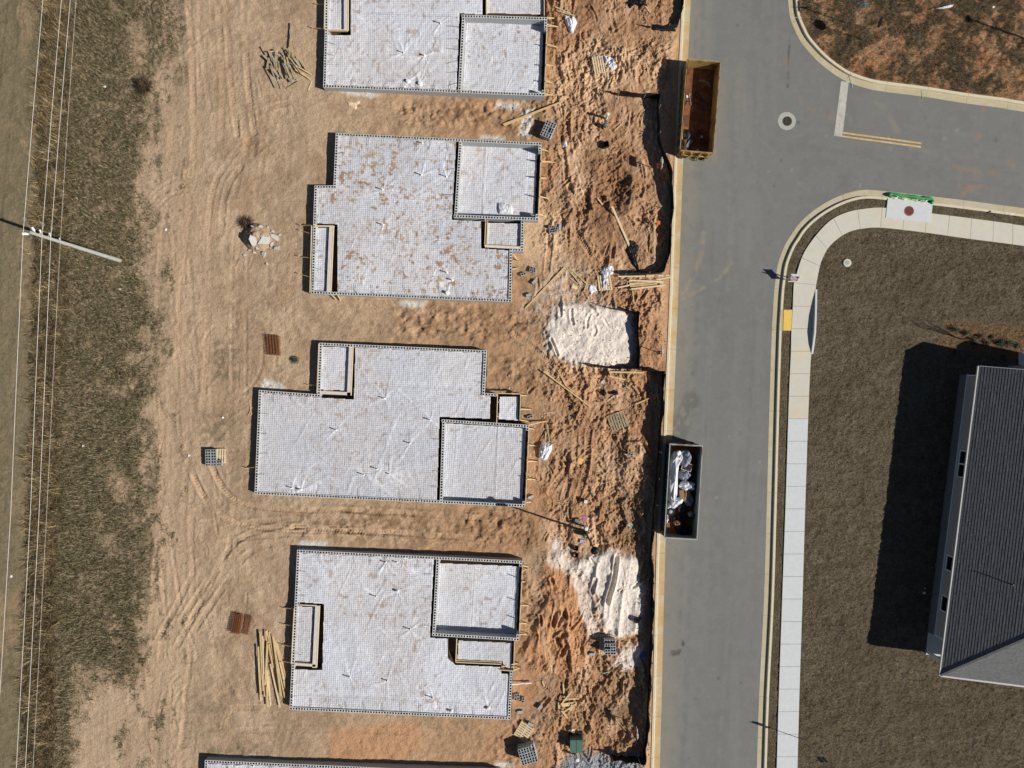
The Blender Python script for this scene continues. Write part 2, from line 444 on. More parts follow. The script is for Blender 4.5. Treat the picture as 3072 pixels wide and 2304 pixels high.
# heights
Z += (n_big - 0.5) * 0.10 * (1 - sst(2080, 2140, PX))
rough = rough * (1 - 0.85 * soft)
Z += (n_mid - 0.5) * (0.05 + 0.12 * rough) + (n_fine - 0.5) * (0.045 + 0.125 * rough) + (n_px - 0.5) * (0.012 + 0.022 * rough)
rmod = 0.25 + 0.95 * sst(0.40, 0.62, fbm(X, Y, 2.4, 64, 3))
wxn = (fbm(X, Y, 0.8, 165, 3) - 0.5) * 1.1; wyn = (fbm(X, Y, 0.8, 166, 3) - 0.5) * 1.1
Z += rough * rmod * ((ridged(X + wxn, Y + wyn, 1.3, 65, 4, asp=0.42) - 0.42) * 0.42 + np.abs(fbm(X + wxn, Y + wyn, 0.45, 67, 4, 0.6) - 0.5) * 0.46)
Z += rough * (fbm(X, Y, 4.5, 68, 2) - 0.5) * 0.5
Z -= rough * rmod * np.abs(fbm(X + wxn * .4, Y + wyn * .4, 0.20, 167, 3, 0.6) - 0.5) * 0.26
Z += np.clip(rough, 0, 1) * 0.05 * sst(0.68, 0.74, vn(X / 0.16, Y / 0.16, 177)) * rmod
midz = sst(900, 1050, PX) * (1 - rough)
Z += midz * ((fbm(X, Y, 0.5, 68, 4, 0.6) - 0.5) * 0.11)
transz = sst(560, 700, PX) * (1 - sst(1000, 1100, PX))
Z += transz * ((ridged(X, Y, 0.8, 168, 4, asp=0.5, ang=0.5) - 0.4) * 0.05 + (fbm(X, Y, 0.4, 169, 3) - 0.5) * 0.06) * sst(0.38, 0.6, fbm(X, Y, 2.0, 170))
paint(transz * sst(0.46, 0.62, fbm(X, Y, 1.4, 171, 6, 0.65)) * 0.5, (0.33, 0.215, 0.13))
paint(sst(0.52, 0.62, fbm(X, Y, 1.1, 172, 6, 0.7)) * 0.35 * (1 - rough) * sst(540, 640, PX), (0.25, 0.19, 0.12))
Z += (ridged(X + wxn, Y, 1.0, 61, 3, asp=0.16) - 0.45) * 0.10 * rough
Z += (ridged(X, Y, 0.45, 63, 3, asp=0.12) - 0.4) * 0.030 * smo * sst(0.4, 0.6, fbm(X, Y, 2.6, 69)) + smo * (fbm(X, Y, 0.22, 70, 2) - 0.5) * 0.02
Z += (ridged(X, Y, 0.7, 66, 3, ang=0.6) - 0.4) * 0.03 * (1 - rough)


# churned clods between the lots
for q, a, col in (((( 1600, -20), (1700, -20), (1700, 60), (1760, 150), (1720, 180), (1640, 150), (1600, 320)), .5, (.30, .16, .085)), (((1720, -20), (1990, -20), (1960, 60), (1900, 130), (1780, 130), (1720, 90)), .5, (.31, .17, .095)),
                  (((1760, 300), (1960, 300), (1930, 470), (1780, 480)), .35, (.36, .19, .10)), (((1760, 480), (1900, 470), (1910, 640), (1850, 700), (1770, 680), (1745, 560)), .6, (.25, .135, .07)), (((1660, 560), (1740, 560), (1760, 760), (1690, 780)), .4, (.30, .17, .09)),
                  (((1640, 1180), (1720, 1180), (1790, 1260), (1790, 1400), (1710, 1500), (1650, 1450)), .55, (.29, .155, .08)), (((1880, 860), (2000, 870), (1990, 1100), (1920, 1100), (1900, 940)), .6, (.40, .215, .115)),
                  (((1580, 1100), (1800, 1130), (1960, 1130), (1950, 1300), (1640, 1230)), .25, (.42, .235, .125)), (((1600, 2040), (1760, 2000), (1900, 2020), (1900, 2180), (1700, 2160), (1560, 2200)), .35, (.30, .18, .10)),
                  (((1740, 140), (1800, 120), (1910, 180), (1880, 250), (1800, 270), (1730, 240)), .75, (.62, .43, .27)), (((1660, 170), (1720, 150), (1715, 330), (1680, 350), (1660, 280)), .7, (.60, .41, .25)), (((1560, 640), (1640, 620), (1700, 680), (1700, 790), (1560, 800)), .6, (.60, .43, .28)),
                  (((1690, 430), (1745, 440), (1760, 560), (1720, 600)), .5, (.62, .43, .27)), (((1850, 640), (1960, 500), (1970, 760), (1880, 820)), .4, (.55, .34, .20)), (((1780, 1380), (1900, 1380), (1910, 1460), (1780, 1480)), .45, (.60, .40, .25)),
                  (((1560, 1660), (1620, 1660), (1620, 1760), (1560, 1740)), .55, (.42, .31, .21)), (((1330, 1540), (1620, 1540), (1620, 1640), (1340, 1650)), .3, (.31, .18, .095))):
    paint(zone(list(q), 34, 1.4) * a, col)
for poly, amp in (([(1170, 300), (1640, 310), (1640, 400), (1180, 380)], 0.16), ([(1400, 1530), (1590, 1540), (1620, 1640), (1420, 1640)], 0.18),
                  ([(1180, 910), (1540, 925), (1700, 960), (1480, 1030), (1180, 1010)], 0.14), ([(1540, 2130), (1650, 2150), (1650, 2304), (1440, 2304)], 0.12),
                  ([(1550, 1720), (1640, 1720), (1640, 1900), (1560, 1900)], 0.17), ([(1480, 1060), (1640, 1080), (1630, 1180), (1475, 1170)], 0.13),
                  ([(880, 1520), (1400, 1540), (1400, 1640), (900, 1620)], 0.07)):
    k = zone(poly, 30)
    Z += k * ((fbm(X, Y, 0.35, 71, 3) - 0.5) * amp * 2.2 + (n_mid - 0.5) * amp)
    paint(k * sst(0.5, 0.62, fbm(X, Y, 0.5, 73)) * 0.6, (0.20, 0.11, 0.06))

# vegetation zones on the west side
weed = zone([(100, -200), (548, -200), (548, 120), (475, 190), (430, 280), (440, 420), (415, 520), (445, 620), (455, 700), (440, 800), (470, 900), (475, 1100), (455, 1200), (442, 1350), (450, 1500), (440, 1640), (436, 1800), (420, 1990), (390, 2040), (300, 2030), (250, 2130), (220, 2190), (170, 2450), (-200, 2450), (-200, -200)], 42, 1.35)
weed = weed * (1 - 0.75 * sst(0.55, 0.64, fbm(X, Y, 1.0, 86, 6, 0.65)) * sst(380, 430, PX)) + (1 - weed) * 0.6 * sst(0.60, 0.68, fbm(X, Y, 0.9, 89, 6, 0.7, asp=0.5)) * (1 - sst(500, 620, PX)) * sst(250, 400, PX)
weed = np.clip(weed, 0, 1)
barep = sst(0.56, 0.68, fbm(X, Y, 1.2, 81, 6, 0.65)) * sst(190, 330, PX) * 0.8
for q in (((380, 60), (440, 60), (425, 260), (395, 220)), ((330, 1160), (385, 1160), (390, 1200), (345, 1190)), ((280, 1590), (350, 1600), (330, 1670), (290, 1640)), ((400, 500), (440, 500), (435, 800), (405, 780)), ((330, 1400), (400, 1440), (395, 1540), (345, 1500)), ((220, 1990), (330, 2010), (280, 2130), (215, 2170))):
    barep = np.maximum(barep, zone(list(q), 18, 0.5) * 0.9)
wk = weed * (1 - barep * 0.8)
paint(wk * 0.88, (0.21, 0.168, 0.105))
paint(wk * sst(0.42, 0.56, fbm(X, Y, 0.30, 82, 4, 0.7)) * 0.6, (0.075, 0.056, 0.03))
paint(wk * sst(0.46, 0.58, fbm(X, Y, 1.3, 83, 6, 0.65)) * 0.55, (0.095, 0.085, 0.036))
paint(wk * sst(0.56, 0.66, fbm(X, Y, 0.8, 85, 6, 0.65)) * 0.6, (0.27, 0.205, 0.125))
tallx = np.interp(PY, [0, 1000, 2304], [165, 140, 105])
tall = (1 - sst(28, 62, np.abs(PX + warp * 0.4 - tallx)))
paint(tall * 0.7, (0.13, 0.088, 0.042))
mown = 1 - sst(-8, 10, PX + warp * 0.25 - (tallx - 45))
paint(mown, (0.215, 0.172, 0.105))
paint(mown * sst(0.5, 0.64, fbm(X, Y, 2.2, 87, asp=0.5)) * 0.55, (0.36, 0.25, 0.15))
paint(mown * sst(0.5, 0.7, fbm(X, Y, 0.35, 88)) * 0.5, (0.14, 0.125, 0.07))
Z += (wk * (1 - mown)) * ((n_fine - 0.5) * 0.14 + (n_px - 0.5) * 0.07 + 0.02)
# grey-green scurf of weeds on the dirt
for q, a in ((((478, 780), (520, 780), (525, 960), (490, 960)), 0.5), (((640, 1010), (720, 1020), (720, 1150), (650, 1140)), 0.55), (((600, 1220), (700, 1240), (690, 1340), (610, 1330)), 0.5),
             (((600, 2240), (760, 2230), (760, 2270), (610, 2290)), 0.6), (((455, 1400), (495, 1400), (500, 1500), (460, 1500)), 0.5), (((440, 1560), (460, 1560), (455, 1780), (430, 1780)), 0.6),
             (((1840, 1500), (1930, 1440), (1930, 1660), (1850, 1640)), 0.5), (((1780, 2050), (1905, 2000), (1905, 2180), (1790, 2150)), 0.5), (((1690, 2160), (1760, 2140), (1760, 2200), (1690, 2210)), 0.45), (((1770, 410), (1840, 420), (1830, 500), (1770, 480)), 0.3),
             (((1590, 300), (1640, 300), (1620, 420), (1530, 400)), 0.4), (((1940, 560), (1985, 560), (1985, 620), (1945, 620)), 0.4), (((560, 2080), (700, 2060), (680, 2200), (590, 2210)), 0.3), (((460, 220), (540, 230), (530, 330), (470, 320)), 0.35)):
    k = zone(list(q), 26, 1.0) * a * sst(0.35, 0.6, n_fine)
    paint(k, (0.12, 0.11, 0.06))
# colour patches: orange clay, white sand, slurry
paint(orange * 0.85, (0.50, 0.26, 0.125))
paint(orange * sst(0.5, 0.65, fbm(X, Y, 0.7, 92, 5, 0.6, asp=0.3)) * 0.5, (0.36, 0.20, 0.11))
paint(orange * sst(0.55, 0.7, fbm(X, Y, 0.6, 94, 5, 0.6, asp=0.3)) * 0.6, (0.62, 0.42, 0.27))
Z += orange * (0.16 + 0.42 * (ridged(X + wxn * .5, Y, 1.0, 91, 4, asp=0.28) - 0.35))
paint(zone([(985, 2190), (1260, 2170), (1262, 2255), (1150, 2290), (985, 2285)], 12, 0.3) * 0.8, (0.50, 0.275, 0.145))
for q in (((1540, 2040), (1600, 2040), (1600, 2120), (1540, 2120)),):
    paint(zone(list(q), 14, 0.4) * 0.6, (0.52, 0.26, 0.12))
for q in (((1650, 20), (1650, 20), (1650, 20)),):
    pass
paint(sandA2 * 0.55 * sst(0.3, 0.6, n_fine), (0.58, 0.49, 0.40))
for k, a in ((sandA, 1.0), (sandB, 1.0), (sandB2, 0.7), (sandC, 0.85)):
    paint(k * a, (0.78, 0.69, 0.60))
    paint(k * a * sst(0.5, 0.64, fbm(X, Y, 0.9, 95, 5, 0.6)) * 0.5, (0.56, 0.49, 0.42))
Z += sandA * (0.22 + 0.10 * (n_mid - 0.5)) + sandA2 * 0.10 * n_mid
Z += sandB * (0.16 + 0.24 * (ridged(X, Y, 1.1, 93, 2, asp=0.3, ang=-0.1) - 0.4)) + sandC * 0.08
for q in (((1780, 150), (1900, 180), (1880, 240), (1760, 260), (1740, 200)), ((1690, 240), (1700, 330), (1675, 330), (1665, 240)), ((1570, 620), (1680, 640), (1700, 760), (1560, 780)), ((1740, 500), (1760, 560), (1740, 600), (1710, 500))):
    paint(zone(list(q), 22, 1.0) * 0.55, (0.62, 0.42, 0.255))
# concrete slurry along walls
for q in (((1010, 266), (1080, 272), (1140, 282), (1110, 296), (1060, 288)), ((1490, 308), (1560, 312), (1540, 330), (1480, 322)), ((1440, 408), (1520, 406), (1515, 420), (1440, 420)), ((1560, 330), (1600, 330), (1590, 410), (1560, 400)),
          ((790, 1140), (860, 1160), (840, 1172), (780, 1168)), ((900, 1625), (980, 1628), (975, 1645), (895, 1645)), ((660, 2262), (760, 2272), (750, 2280), (650, 2278)), ((1490, 2285), (1530, 2290), (1540, 2304), (1490, 2304)), ((1200, 900), (1280, 905), (1270, 920), (1200, 918))):
    paint(zone(list(q), 8, 0.35) * 0.85, (0.62, 0.60, 0.54))
paint(zone([(1720, 2272), (1790, 2258), (1840, 2280), (1900, 2266), (1915, 2340), (1660, 2340)], 22, 1.1) * 0.8 * sst(0.35, 0.5, n_fine + 0.1), (0.26, 0.27, 0.29))
# dug hollow with swirl in front of lot two
cxp, cyp = 1840, 575
rr = np.sqrt(((PX - cxp) / 55) ** 2 + ((PY - cyp) / 80) ** 2)
Z -= 0.22 * (1 - sst(0.5, 1.05, rr)); Z += 0.10 * np.exp(-((rr - 1.15) / 0.18) ** 2)
paint((1 - sst(0.8, 1.1, rr)) * 0.6, (0.26, 0.14, 0.075))
# mound of rubble
rr = np.sqrt(((PX - 772) / 42) ** 2 + ((PY - 712) / 42) ** 2)
Z += 0.80 * np.clip(1 - rr, 0, 1) ** 0.55 * (0.8 + 0.4 * n_fine)
paint((1 - sst(0.75, 1.15, rr + (n_fine - .5) * .5)) * 0.7, (0.36, 0.255, 0.165))
# a small box-shaped dig in the haul road
k = np.exp(-(((PX - 750) / 20) ** 4 + ((PY - 430) / 34) ** 4)); Z -= 0.10 * k; paint(k * 0.4, (0.40, 0.235, 0.13))

# wheel ruts and crawler treads
def rut(pts, width=0.42, depth=0.035, tread=0.016, pitch=0.21, colr=None, chev=True):
    global Z
    wp = smooth_path([((a - 1536) * S, (1152 - b) * S) for a, b in pts], 4)
    xs = [p[0] for p in wp]; ys = [p[1] for p in wp]
    m = width + 0.4
    j0, j1 = np.searchsorted(gx, [min(xs) - m, max(xs) + m]); i0, i1 = np.searchsorted(gy, [min(ys) - m, max(ys) + m])
    sx = X[i0:i1, j0:j1]; sy = Y[i0:i1, j0:j1]
    if sx.size == 0: return
    d, a, sd = polyd(wp, sx, sy)
    ins = 1 - sst(width * 0.42, width * 0.55, d)
    ph = a + (np.abs(sd) * 0.6 if chev else 0)
    tr = np.sin(ph / pitch * 2 * math.pi)
    brk = sst(0.36, 0.58, fbm(sx, sy, 1.7, 131 + len(pts), 3))
    depth = depth * (0.25 + 0.95 * brk); tread = tread * (0.3 + 0.9 * brk); ins = ins * (0.35 + 0.65 * brk)
    Z[i0:i1, j0:j1] += ins * (-depth + tread * tr) + np.exp(-((d - width * 0.62) / 0.09) ** 2) * depth * 0.7
    if colr is not None:
        kk = (ins * 0.45)[..., None]
        C[i0:i1, j0:j1] = C[i0:i1, j0:j1] * (1 - kk) + np.array(colr, np.float32) * kk

def pair(pts, g=78, **kw):
    for s_ in (-0.5, 0.5):
        q = []
        for i, (a, b) in enumerate(pts):
            a0, b0 = pts[max(i - 1, 0)]; a1, b1 = pts[min(i + 1, len(pts) - 1)]
            dx, dy = a1 - a0, b1 - b0; l = math.hypot(dx, dy)
            q.append((a - dy / l * g * s_, b + dx / l * g * s_))
        rut(q, **kw)

lt = (0.53, 0.36, 0.23)
pair([(600, -80), (622, 300), (585, 700), (572, 1100), (530, 1500), (528, 1900), (480, 2400)], 88, depth=0.014, tread=0.007, colr=lt)
pair([(700, -80), (712, 200), (735, 400)], 52, depth=0.03, tread=0.014, colr=lt)
pair([(520, -80), (545, 400), (505, 900), (520, 1400), (478, 2000), (500, 2400)], 70, depth=0.010, tread=0.005, colr=lt)
pair([(640, 700), (660, 560), (720, 470), (800, 400)], 40, depth=0.025, tread=0.012)
pair([(780, 360), (870, 330), (960, 340), (1080, 330), (1200, 345)], 50, depth=0.02, tread=0.010)
pair([(590, 1370), (640, 1480), (720, 1540), (860, 1560), (1100, 1565), (1400, 1585), (1500, 1595)], 62, depth=0.055, tread=0.022, colr=lt)
pair([(880, 1552), (1000, 1558), (1140, 1572), (1300, 1580)], 62, depth=0.05, tread=0.03)
rut([(850, 1590), (960, 1582), (1040, 1582)], 0.15, 0.09, 0.0); rut([(1050, 1600), (1180, 1606)], 0.12, 0.07, 0.0)
rut([(690, 1500), (700, 1570), (705, 1650)], 0.3, 0.03, 0.015); rut([(640, 1540), (650, 1600)], 0.2, 0.03, 0.0); pair([(560, 1880), (640, 1760), (730, 1640), (860, 1600)], 50, depth=0.03, tread=0.016)
rut([(705, 250), (800, 330), (840, 420)], 0.1, 0.02, 0.0); rut([(770, 240), (850, 320)], 0.1, 0.02, 0.0)
pair([(600, 1520), (660, 1600), (760, 1590), (900, 1580)], 44, depth=0.03, tread=0.015)
pair([(700, 2160), (1000, 2160), (1300, 2170), (1500, 2180)], 70, depth=0.02, tread=0.008)
pair([(620, 1700), (560, 1820), (500, 1930)], 60, depth=0.03, tread=0.012)
rut([(700, 1500), (690, 1620), (640, 1760), (560, 1860)], 0.4, 0.02, 0.01)
rut([(850, 1180), (700, 1260), (600, 1380)], 0.4, 0.015, 0.008)
pair([(1700, -40), (1680, 120), (1706, 260), (1704, 400), (1724, 520), (1752, 640)], 42, depth=0.05, tread=0.012)
rut([(1650, 300), (1690, 420), (1700, 560)], 0.3, 0.05, 0.0)
pair([(1790, 1200), (1750, 1290), (1742, 1400), (1712, 1500)], 40, depth=0.05, tread=0.02)
rut([(1790, 1560), (1800, 1660)], 0.4, 0.05, 0.02, colr=(0.56, 0.36, 0.2))
rut([(1770, 1540), (1772, 1640)], 0.25, 0.04, 0.01)
rut([(1835, 1260), (1880, 1340), (1900, 1400)], 0.35, 0.03, 0.015)
for y0 in (110, 150, 182):
    rut([(1860, y0 + 20), (1940, y0), (2026, y0 - 6)], 0.5, 0.015, 0.02, 0.16)
rut([(1780, 520), (1860, 470), (1900, 440)], 0.3, 0.05, 0.01); rut([(1795, 535), (1870, 485)], 0.2, 0.05, 0.01)
rut([(1655, 1740), (1672, 1800), (1660, 1880)], 0.30, 0.10, 0.0); rut([(1694, 1740), (1686, 1800), (1697, 1850)], 0.36, 0.14, 0.0); rut([(1725, 1860), (1700, 1900), (1672, 1925), (1690, 1960)], 0.4, 0.14, 0.0)
rut([(1852, 1670), (1843, 1740), (1826, 1800), (1818, 1860)], 0.34, 0.22, 0.0); rut([(1870, 1700), (1878, 1760)], 0.16, 0.07, 0.0); rut([(1788, 1740), (1778, 1780)], 0.3, 0.10, 0.0)
rq = random.Random(77)
for q_ in ([(1640, -20), (1700, 90), (1790, 60)], [(1790, 60), (1850, 100), (1960, 110)], [(1740, 250), (1840, 270), (1950, 210)], [(1620, 560), (1650, 700), (1640, 820)], [(1700, 640), (1760, 740), (1800, 800)], [(1740, 1180), (1840, 1190), (1950, 1250)], [(1650, 1480), (1720, 1400), (1800, 1440)], [(1620, 2060), (1720, 2110), (1800, 2060)], [(1540, 1000), (1620, 1060), (1700, 1130)], [(1640, 340), (1660, 430), (1640, 540)]):
    rut(q_, 0.42, 0.045, 0.030, 0.17, colr=(0.50, 0.30, 0.17))
for _ in range(150):
    a_ = rq.uniform(1600, 1960); b_ = rq.uniform(-20, 2300); L_ = rq.uniform(12, 60); th_ = rq.choice((1.57, 1.4, 1.8, 2.3, 0.9, 1.57)) + rq.uniform(-.25, .25)
    rut([(a_, b_), (a_ + L_ * .5 * math.cos(th_) + rq.uniform(-5, 5), b_ + L_ * .5 * math.sin(th_)), (a_ + L_ * math.cos(th_), b_ + L_ * math.sin(th_))], rq.uniform(0.12, 0.3), rq.uniform(0.04, 0.12), 0.0)
for _ in range(26):
    a_ = rq.uniform(460, 860); b_ = rq.uniform(-60, 2300); L_ = rq.uniform(150, 520); k_t = rq.uniform(-.12, .12)
    pair([(a_, b_), (a_ + L_ * k_t + rq.uniform(-8, 8), b_ + L_ * .5), (a_ + L_ * k_t * 2.2, b_ + L_)], rq.choice((44, 60, 78)), width=rq.uniform(.22, .4), depth=rq.uniform(.006, .016), tread=rq.uniform(.004, .010))
for _ in range(14):
    a_ = rq.uniform(560, 860); b_ = rq.uniform(100, 2200); rr0 = rq.uniform(80, 200); t0_ = rq.uniform(0, 6.28)
    pair([(a_ + rr0 * math.cos(t0_ + q_ * .35), b_ + rr0 * math.sin(t0_ + q_ * .35)) for q_ in range(5)], 40, width=.25, depth=rq.uniform(.012, .024), tread=.010)
for _ in range(60):
    a_ = rq.uniform(420, 900); b_ = rq.uniform(-20, 2300); L_ = rq.uniform(20, 80); th_ = 1.57 + rq.uniform(-.5, .5)
    rut([(a_, b_), (a_ + L_ * .5 * math.cos(th_) + rq.uniform(-5, 5), b_ + L_ * .5 * math.sin(th_)), (a_ + L_ * math.cos(th_), b_ + L_ * math.sin(th_))], rq.uniform(0.10, 0.2), rq.uniform(0.01, 0.035), 0.0)

# lawn, strips and the lot to the north-east
east = sst(-2, 2, PX - 2290) 
lawnm = east * (PY > 560)
paint(lawnm, (0.135, 0.105, 0.066))
paint(lawnm * sst(0.42, 0.6, vn(X / 0.11, Y / 0.12, 99)) * 0.4, (0.065, 0.050, 0.030))
paint(lawnm * sst(0.45, 0.62, fbm(X, Y, 0.25, 101, 3, asp=0.6)) * 0.55, (0.17, 0.14, 0.095))
paint(lawnm * sst(0.5, 0.66, fbm(X, Y, 3.2, 103)) * 0.3, (0.085, 0.065, 0.038))
su = X * 0.992 + Y * 0.125; sv = -X * 0.125 + Y * 0.992; si_ = np.floor(sv / 0.61); sj_ = np.floor(su / 1.9 + 0.5 * (si_ % 2))
st_ = vn(si_ * 1.37 + 0.5, sj_ * 2.11 + 0.5, 191)
paint(lawnm * (st_ > 0.55) * 0.16, (0.20, 0.165, 0.11)); paint(lawnm * (st_ < 0.35) * 0.16, (0.07, 0.055, 0.03))
seam = np.maximum(np.exp(-(((sv / 0.61) % 1 - 0.5) / 0.07) ** 2), np.exp(-(((su / 1.9 + 0.5 * (si_ % 2)) % 1 - 0.5) / 0.025) ** 2))
paint(lawnm * seam * 0.22, (0.06, 0.045, 0.028))
for q in (((2735, 590), (2790, 600), (2790, 660), (2660, 640), (2640, 600)), ((2370, 850), (2385, 860), (2380, 925), (2365, 925))):
    paint(zone(list(q), 10, 0.3) * 0.4 * lawnm, (0.06, 0.10, 0.025))
k = zone([(2840, 960), (3100, 985), (3100, 1085), (2990, 1070), (2890, 1040), (2820, 1040)], 14, 0.4)
paint(k * 0.8, (0.20, 0.115, 0.055))
NEl = east * (PY < 420)
paint(NEl, (0.36, 0.18, 0.085))
paint(NEl * sst(0.40, 0.60, fbm(X, Y, 1.0, 105, 5, 0.6)) * 0.4, (0.50, 0.30, 0.17))
nw = NEl * sst(0.43, 0.60, fbm(X, Y, 1.3, 107, 6, 0.7, asp=0.8) + (n_fine - 0.5) * 0.30 + (230 - PY) / 5200)
paint(nw * 0.80, (0.115, 0.095, 0.058))
paint(NEl * sst(0.5, 0.62, fbm(X, Y, 0.8, 108, 5, 0.65)) * 0.4, (0.27, 0.11, 0.05))
paint(NEl * sst(0.46, 0.60, fbm(X, Y, 0.45, 113, 5, 0.65)) * 0.4, (0.17, 0.13, 0.08))
paint(NEl * sst(0.52, 0.64, fbm(X, Y, 0.6, 112, 5, 0.65)) * 0.45, (0.24, 0.185, 0.11))
Z += NEl * (fbm(X, Y, 0.4, 109, 3) - 0.5) * 0.20 + NEl * 0.015 * np.sin((X + 0.7 * Y + 0.5 * n_mid) / 0.2 * 6.28) * (1 - nw)
Z += lawnm * (n_px - 0.5) * 0.04

# kerb strip of the west verge
vd, _, vs = polyd([WX(a, b, -0.53) for a, b in W_EDGE], X, Y)
wv = (PX < 2090) & (vd < 1.5)
Z = np.where(wv, Z * sst(0.65, 1.5, vd) + (-0.415) * (1 - sst(0.65, 1.5, vd)), Z)
paint(np.where(PX < 2090, 1 - sst(1.0, 1.5, vd), 0) * 0.7, (0.50, 0.30, 0.16))
# bed of the road and the pads under the foundations
WP = [WX(a, b, -0.53) for a, b in road_poly]
rd = sdf(WP, X, Y)
Z = np.where(rd > -1.2, np.where(PX > 2200, -0.415, Z), Z)
Z = np.where(rd > -0.60, -0.66, Z)
pvd = sdf([WX(a, b, -0.36) for a, b in smooth_path(SW_OUT, 3) + smooth_path(SW_IN, 3)[::-1]], X, Y)
Z = np.where(pvd > -0.10, np.minimum(Z, -0.43), np.where(pvd > -0.35, np.minimum(Z, -0.385), Z))
for fp in HOUSES_FP:
    q = [WX(a, b, 0.42) for a, b in fp]
    d = sdf(q, X, Y)
    Z = np.where(d > 0.02, -1.05, Z)
C *= (0.90 + 0.20 * n_px)[..., None]
terrain = gridmesh('ground', X, Y, Z, np.clip(C, 0.01, 0.9), M['soil'], smooth=True)
tag(terrain, kind='structure')
TZ = Z

def gz(x, y):
    j = int(np.clip(np.searchsorted(gx, x) - 1, 0, len(gx) - 2)); i = int(np.clip(np.searchsorted(gy, y) - 1, 0, len(gy) - 2))
    u = (x - gx[j]) / (gx[j + 1] - gx[j]); v = (y - gy[i]) / (gy[i + 1] - gy[i])
    return float(TZ[i, j] * (1 - u) * (1 - v) + TZ[i, j + 1] * u * (1 - v) + TZ[i + 1, j] * (1 - u) * v + TZ[i + 1, j + 1] * u * v)

def G(px, py, h=0.0):
    """point h above the ground that shows at this photo pixel"""
    z = -0.2
    for _ in range(3):
        x, y = WX(px, py, z + h); z = gz(x, y)
    return Vector((x, y, z + h))

RZ = -0.53   # road level
def PZ(px, py, z):
    x, y = WX(px, py, z); return Vector((x, y, z))

# ------------------------------------------------------------------ road
gxr = np.arange(8.5, 60, 0.10); gyr = np.arange(-34, 34, 0.10)
XR, YR = np.meshgrid(gxr, gyr); XR = XR.astype(np.float32); YR = YR.astype(np.float32)
k_ = S * (H - RZ) / H
WPR = [((a - 1536) * k_, (1152 - b) * k_) for a, b in road_poly]
rdr = sdf(WPR, XR, YR)
PXR = XR / k_ + 1536; PYR = 1152 - YR / k_
CR = np.zeros(XR.shape + (3,), np.float32); CR[:] = (0.190, 0.190, 0.178)
def paintr(mask, col):
    global CR
    CR = CR * (1 - mask[..., None]) + np.array(col, np.float32) * mask[..., None]
paintr(sst(0.45, 0.65, fbm(XR, YR, 2.5, 201, asp=0.3)) * 0.5, (0.165, 0.167, 0.162))
paintr(sst(0.5, 0.7, fbm(XR, YR, 0.4, 203)) * 0.3, (0.225, 0.222, 0.21))
edge, _, _ = polyd([((a - 1536) * k_, (1152 - b) * k_) for a, b in W_EDGE], XR, YR)
dust = (1 - sst(0.1, 2.2, edge + (fbm(XR, YR, 0.8, 205) - 0.5) * 1.5))
paintr(dust * 0.50, (0.30, 0.275, 0.215))
paintr(sst(0.5, 0.62, fbm(XR, YR, 1.2, 211, 4, 0.6, asp=0.12)) * 0.35 * (PXR < 2330), (0.225, 0.22, 0.20))
paintr(sst(0.55, 0.66, fbm(XR, YR, 0.9, 213, 5, 0.65)) * 0.22, (0.145, 0.143, 0.135))
paintr(np.exp(-((PXR - 2225) / 40) ** 2) * 0.18, (0.23, 0.22, 0.20))
def stain(pts, wd, col, a):
    d, ar, _ = polyd([((p - 1536) * k_, (1152 - q) * k_) for p, q in pts], XR, YR)
    k = (1 - sst(wd * 0.4, wd, d)) * a * sst(0.3, 0.6, fbm(XR, YR, 0.35, 207))
    paintr(k, col)
stain([(2035, 890), (2070, 850), (2100, 780), (2110, 700)], 0.25, (0.36, 0.29, 0.2), 0.6)
stain([(2030, 905), (2090, 875), (2160, 830), (2200, 790)], 0.2, (0.35, 0.28, 0.2), 0.5)
for q_ in range(46):
    rw_ = random.Random(400 + q_); a_ = rw_.uniform(2010, 2330); b_ = rw_.uniform(-50, 2250); l_ = rw_.uniform(120, 700); dx_ = -l_ * 0.045 + rw_.uniform(-14, 14)
    stain([(a_, b_), (a_ + dx_ * .5 + rw_.uniform(-4, 4), b_ + l_ * .5), (a_ + dx_, b_ + l_)], rw_.uniform(.10, .32), rw_.choice(((0.235, 0.225, 0.20), (0.16, 0.158, 0.15), (0.25, 0.235, 0.20))), rw_.uniform(.18, .42))
for q_ in range(16):
    rw_ = random.Random(500 + q_); a_ = rw_.uniform(2380, 3050); b_ = rw_.uniform(340, 560); l_ = rw_.uniform(120, 420)
    stain([(a_, b_), (a_ + l_ * .5, b_ + l_ * .07 + rw_.uniform(-6, 6)), (a_ + l_, b_ + l_ * .13)], rw_.uniform(.10, .3), rw_.choice(((0.225, 0.215, 0.19), (0.155, 0.155, 0.148))), rw_.uniform(.18, .4))
stain([(2270, 60), (2280, 300), (2300, 430), (2360, 520), (2450, 590)], .25, (0.235, 0.225, 0.20), .3); stain([(2230, 100), (2235, 350), (2270, 520), (2330, 620)], .22, (0.235, 0.225, 0.20), .3)
stain([(2371, 95), (2366, 180), (2364, 262)], .09, (0.09, 0.09, 0.085), .9)
for q_ in range(40):
    rw_ = random.Random(600 + q_); a_ = rw_.uniform(2020, 3050); b_ = rw_.uniform(0, 2300) if a_ < 2290 else rw_.uniform(340, 560)
    stain([(a_, b_), (a_ + rw_.uniform(-5, 5), b_ + rw_.uniform(-8, 8))], rw_.uniform(.10, .18), rw_.choice(((0.30, 0.28, 0.25), (0.09, 0.085, 0.08))), rw_.uniform(.3, .6))
stain([(2600, 290), (2650, 320), (2700, 400)], 0.3, (0.28, 0.24, 0.17), 0.4)
stain([(2690, 420), (2850, 480)], 0.25, (0.26, 0.24, 0.20), 0.35)
stain([(2075, 1200), (2050, 1260), (2040, 1300)], 0.9, (0.12, 0.115, 0.105), 0.6)
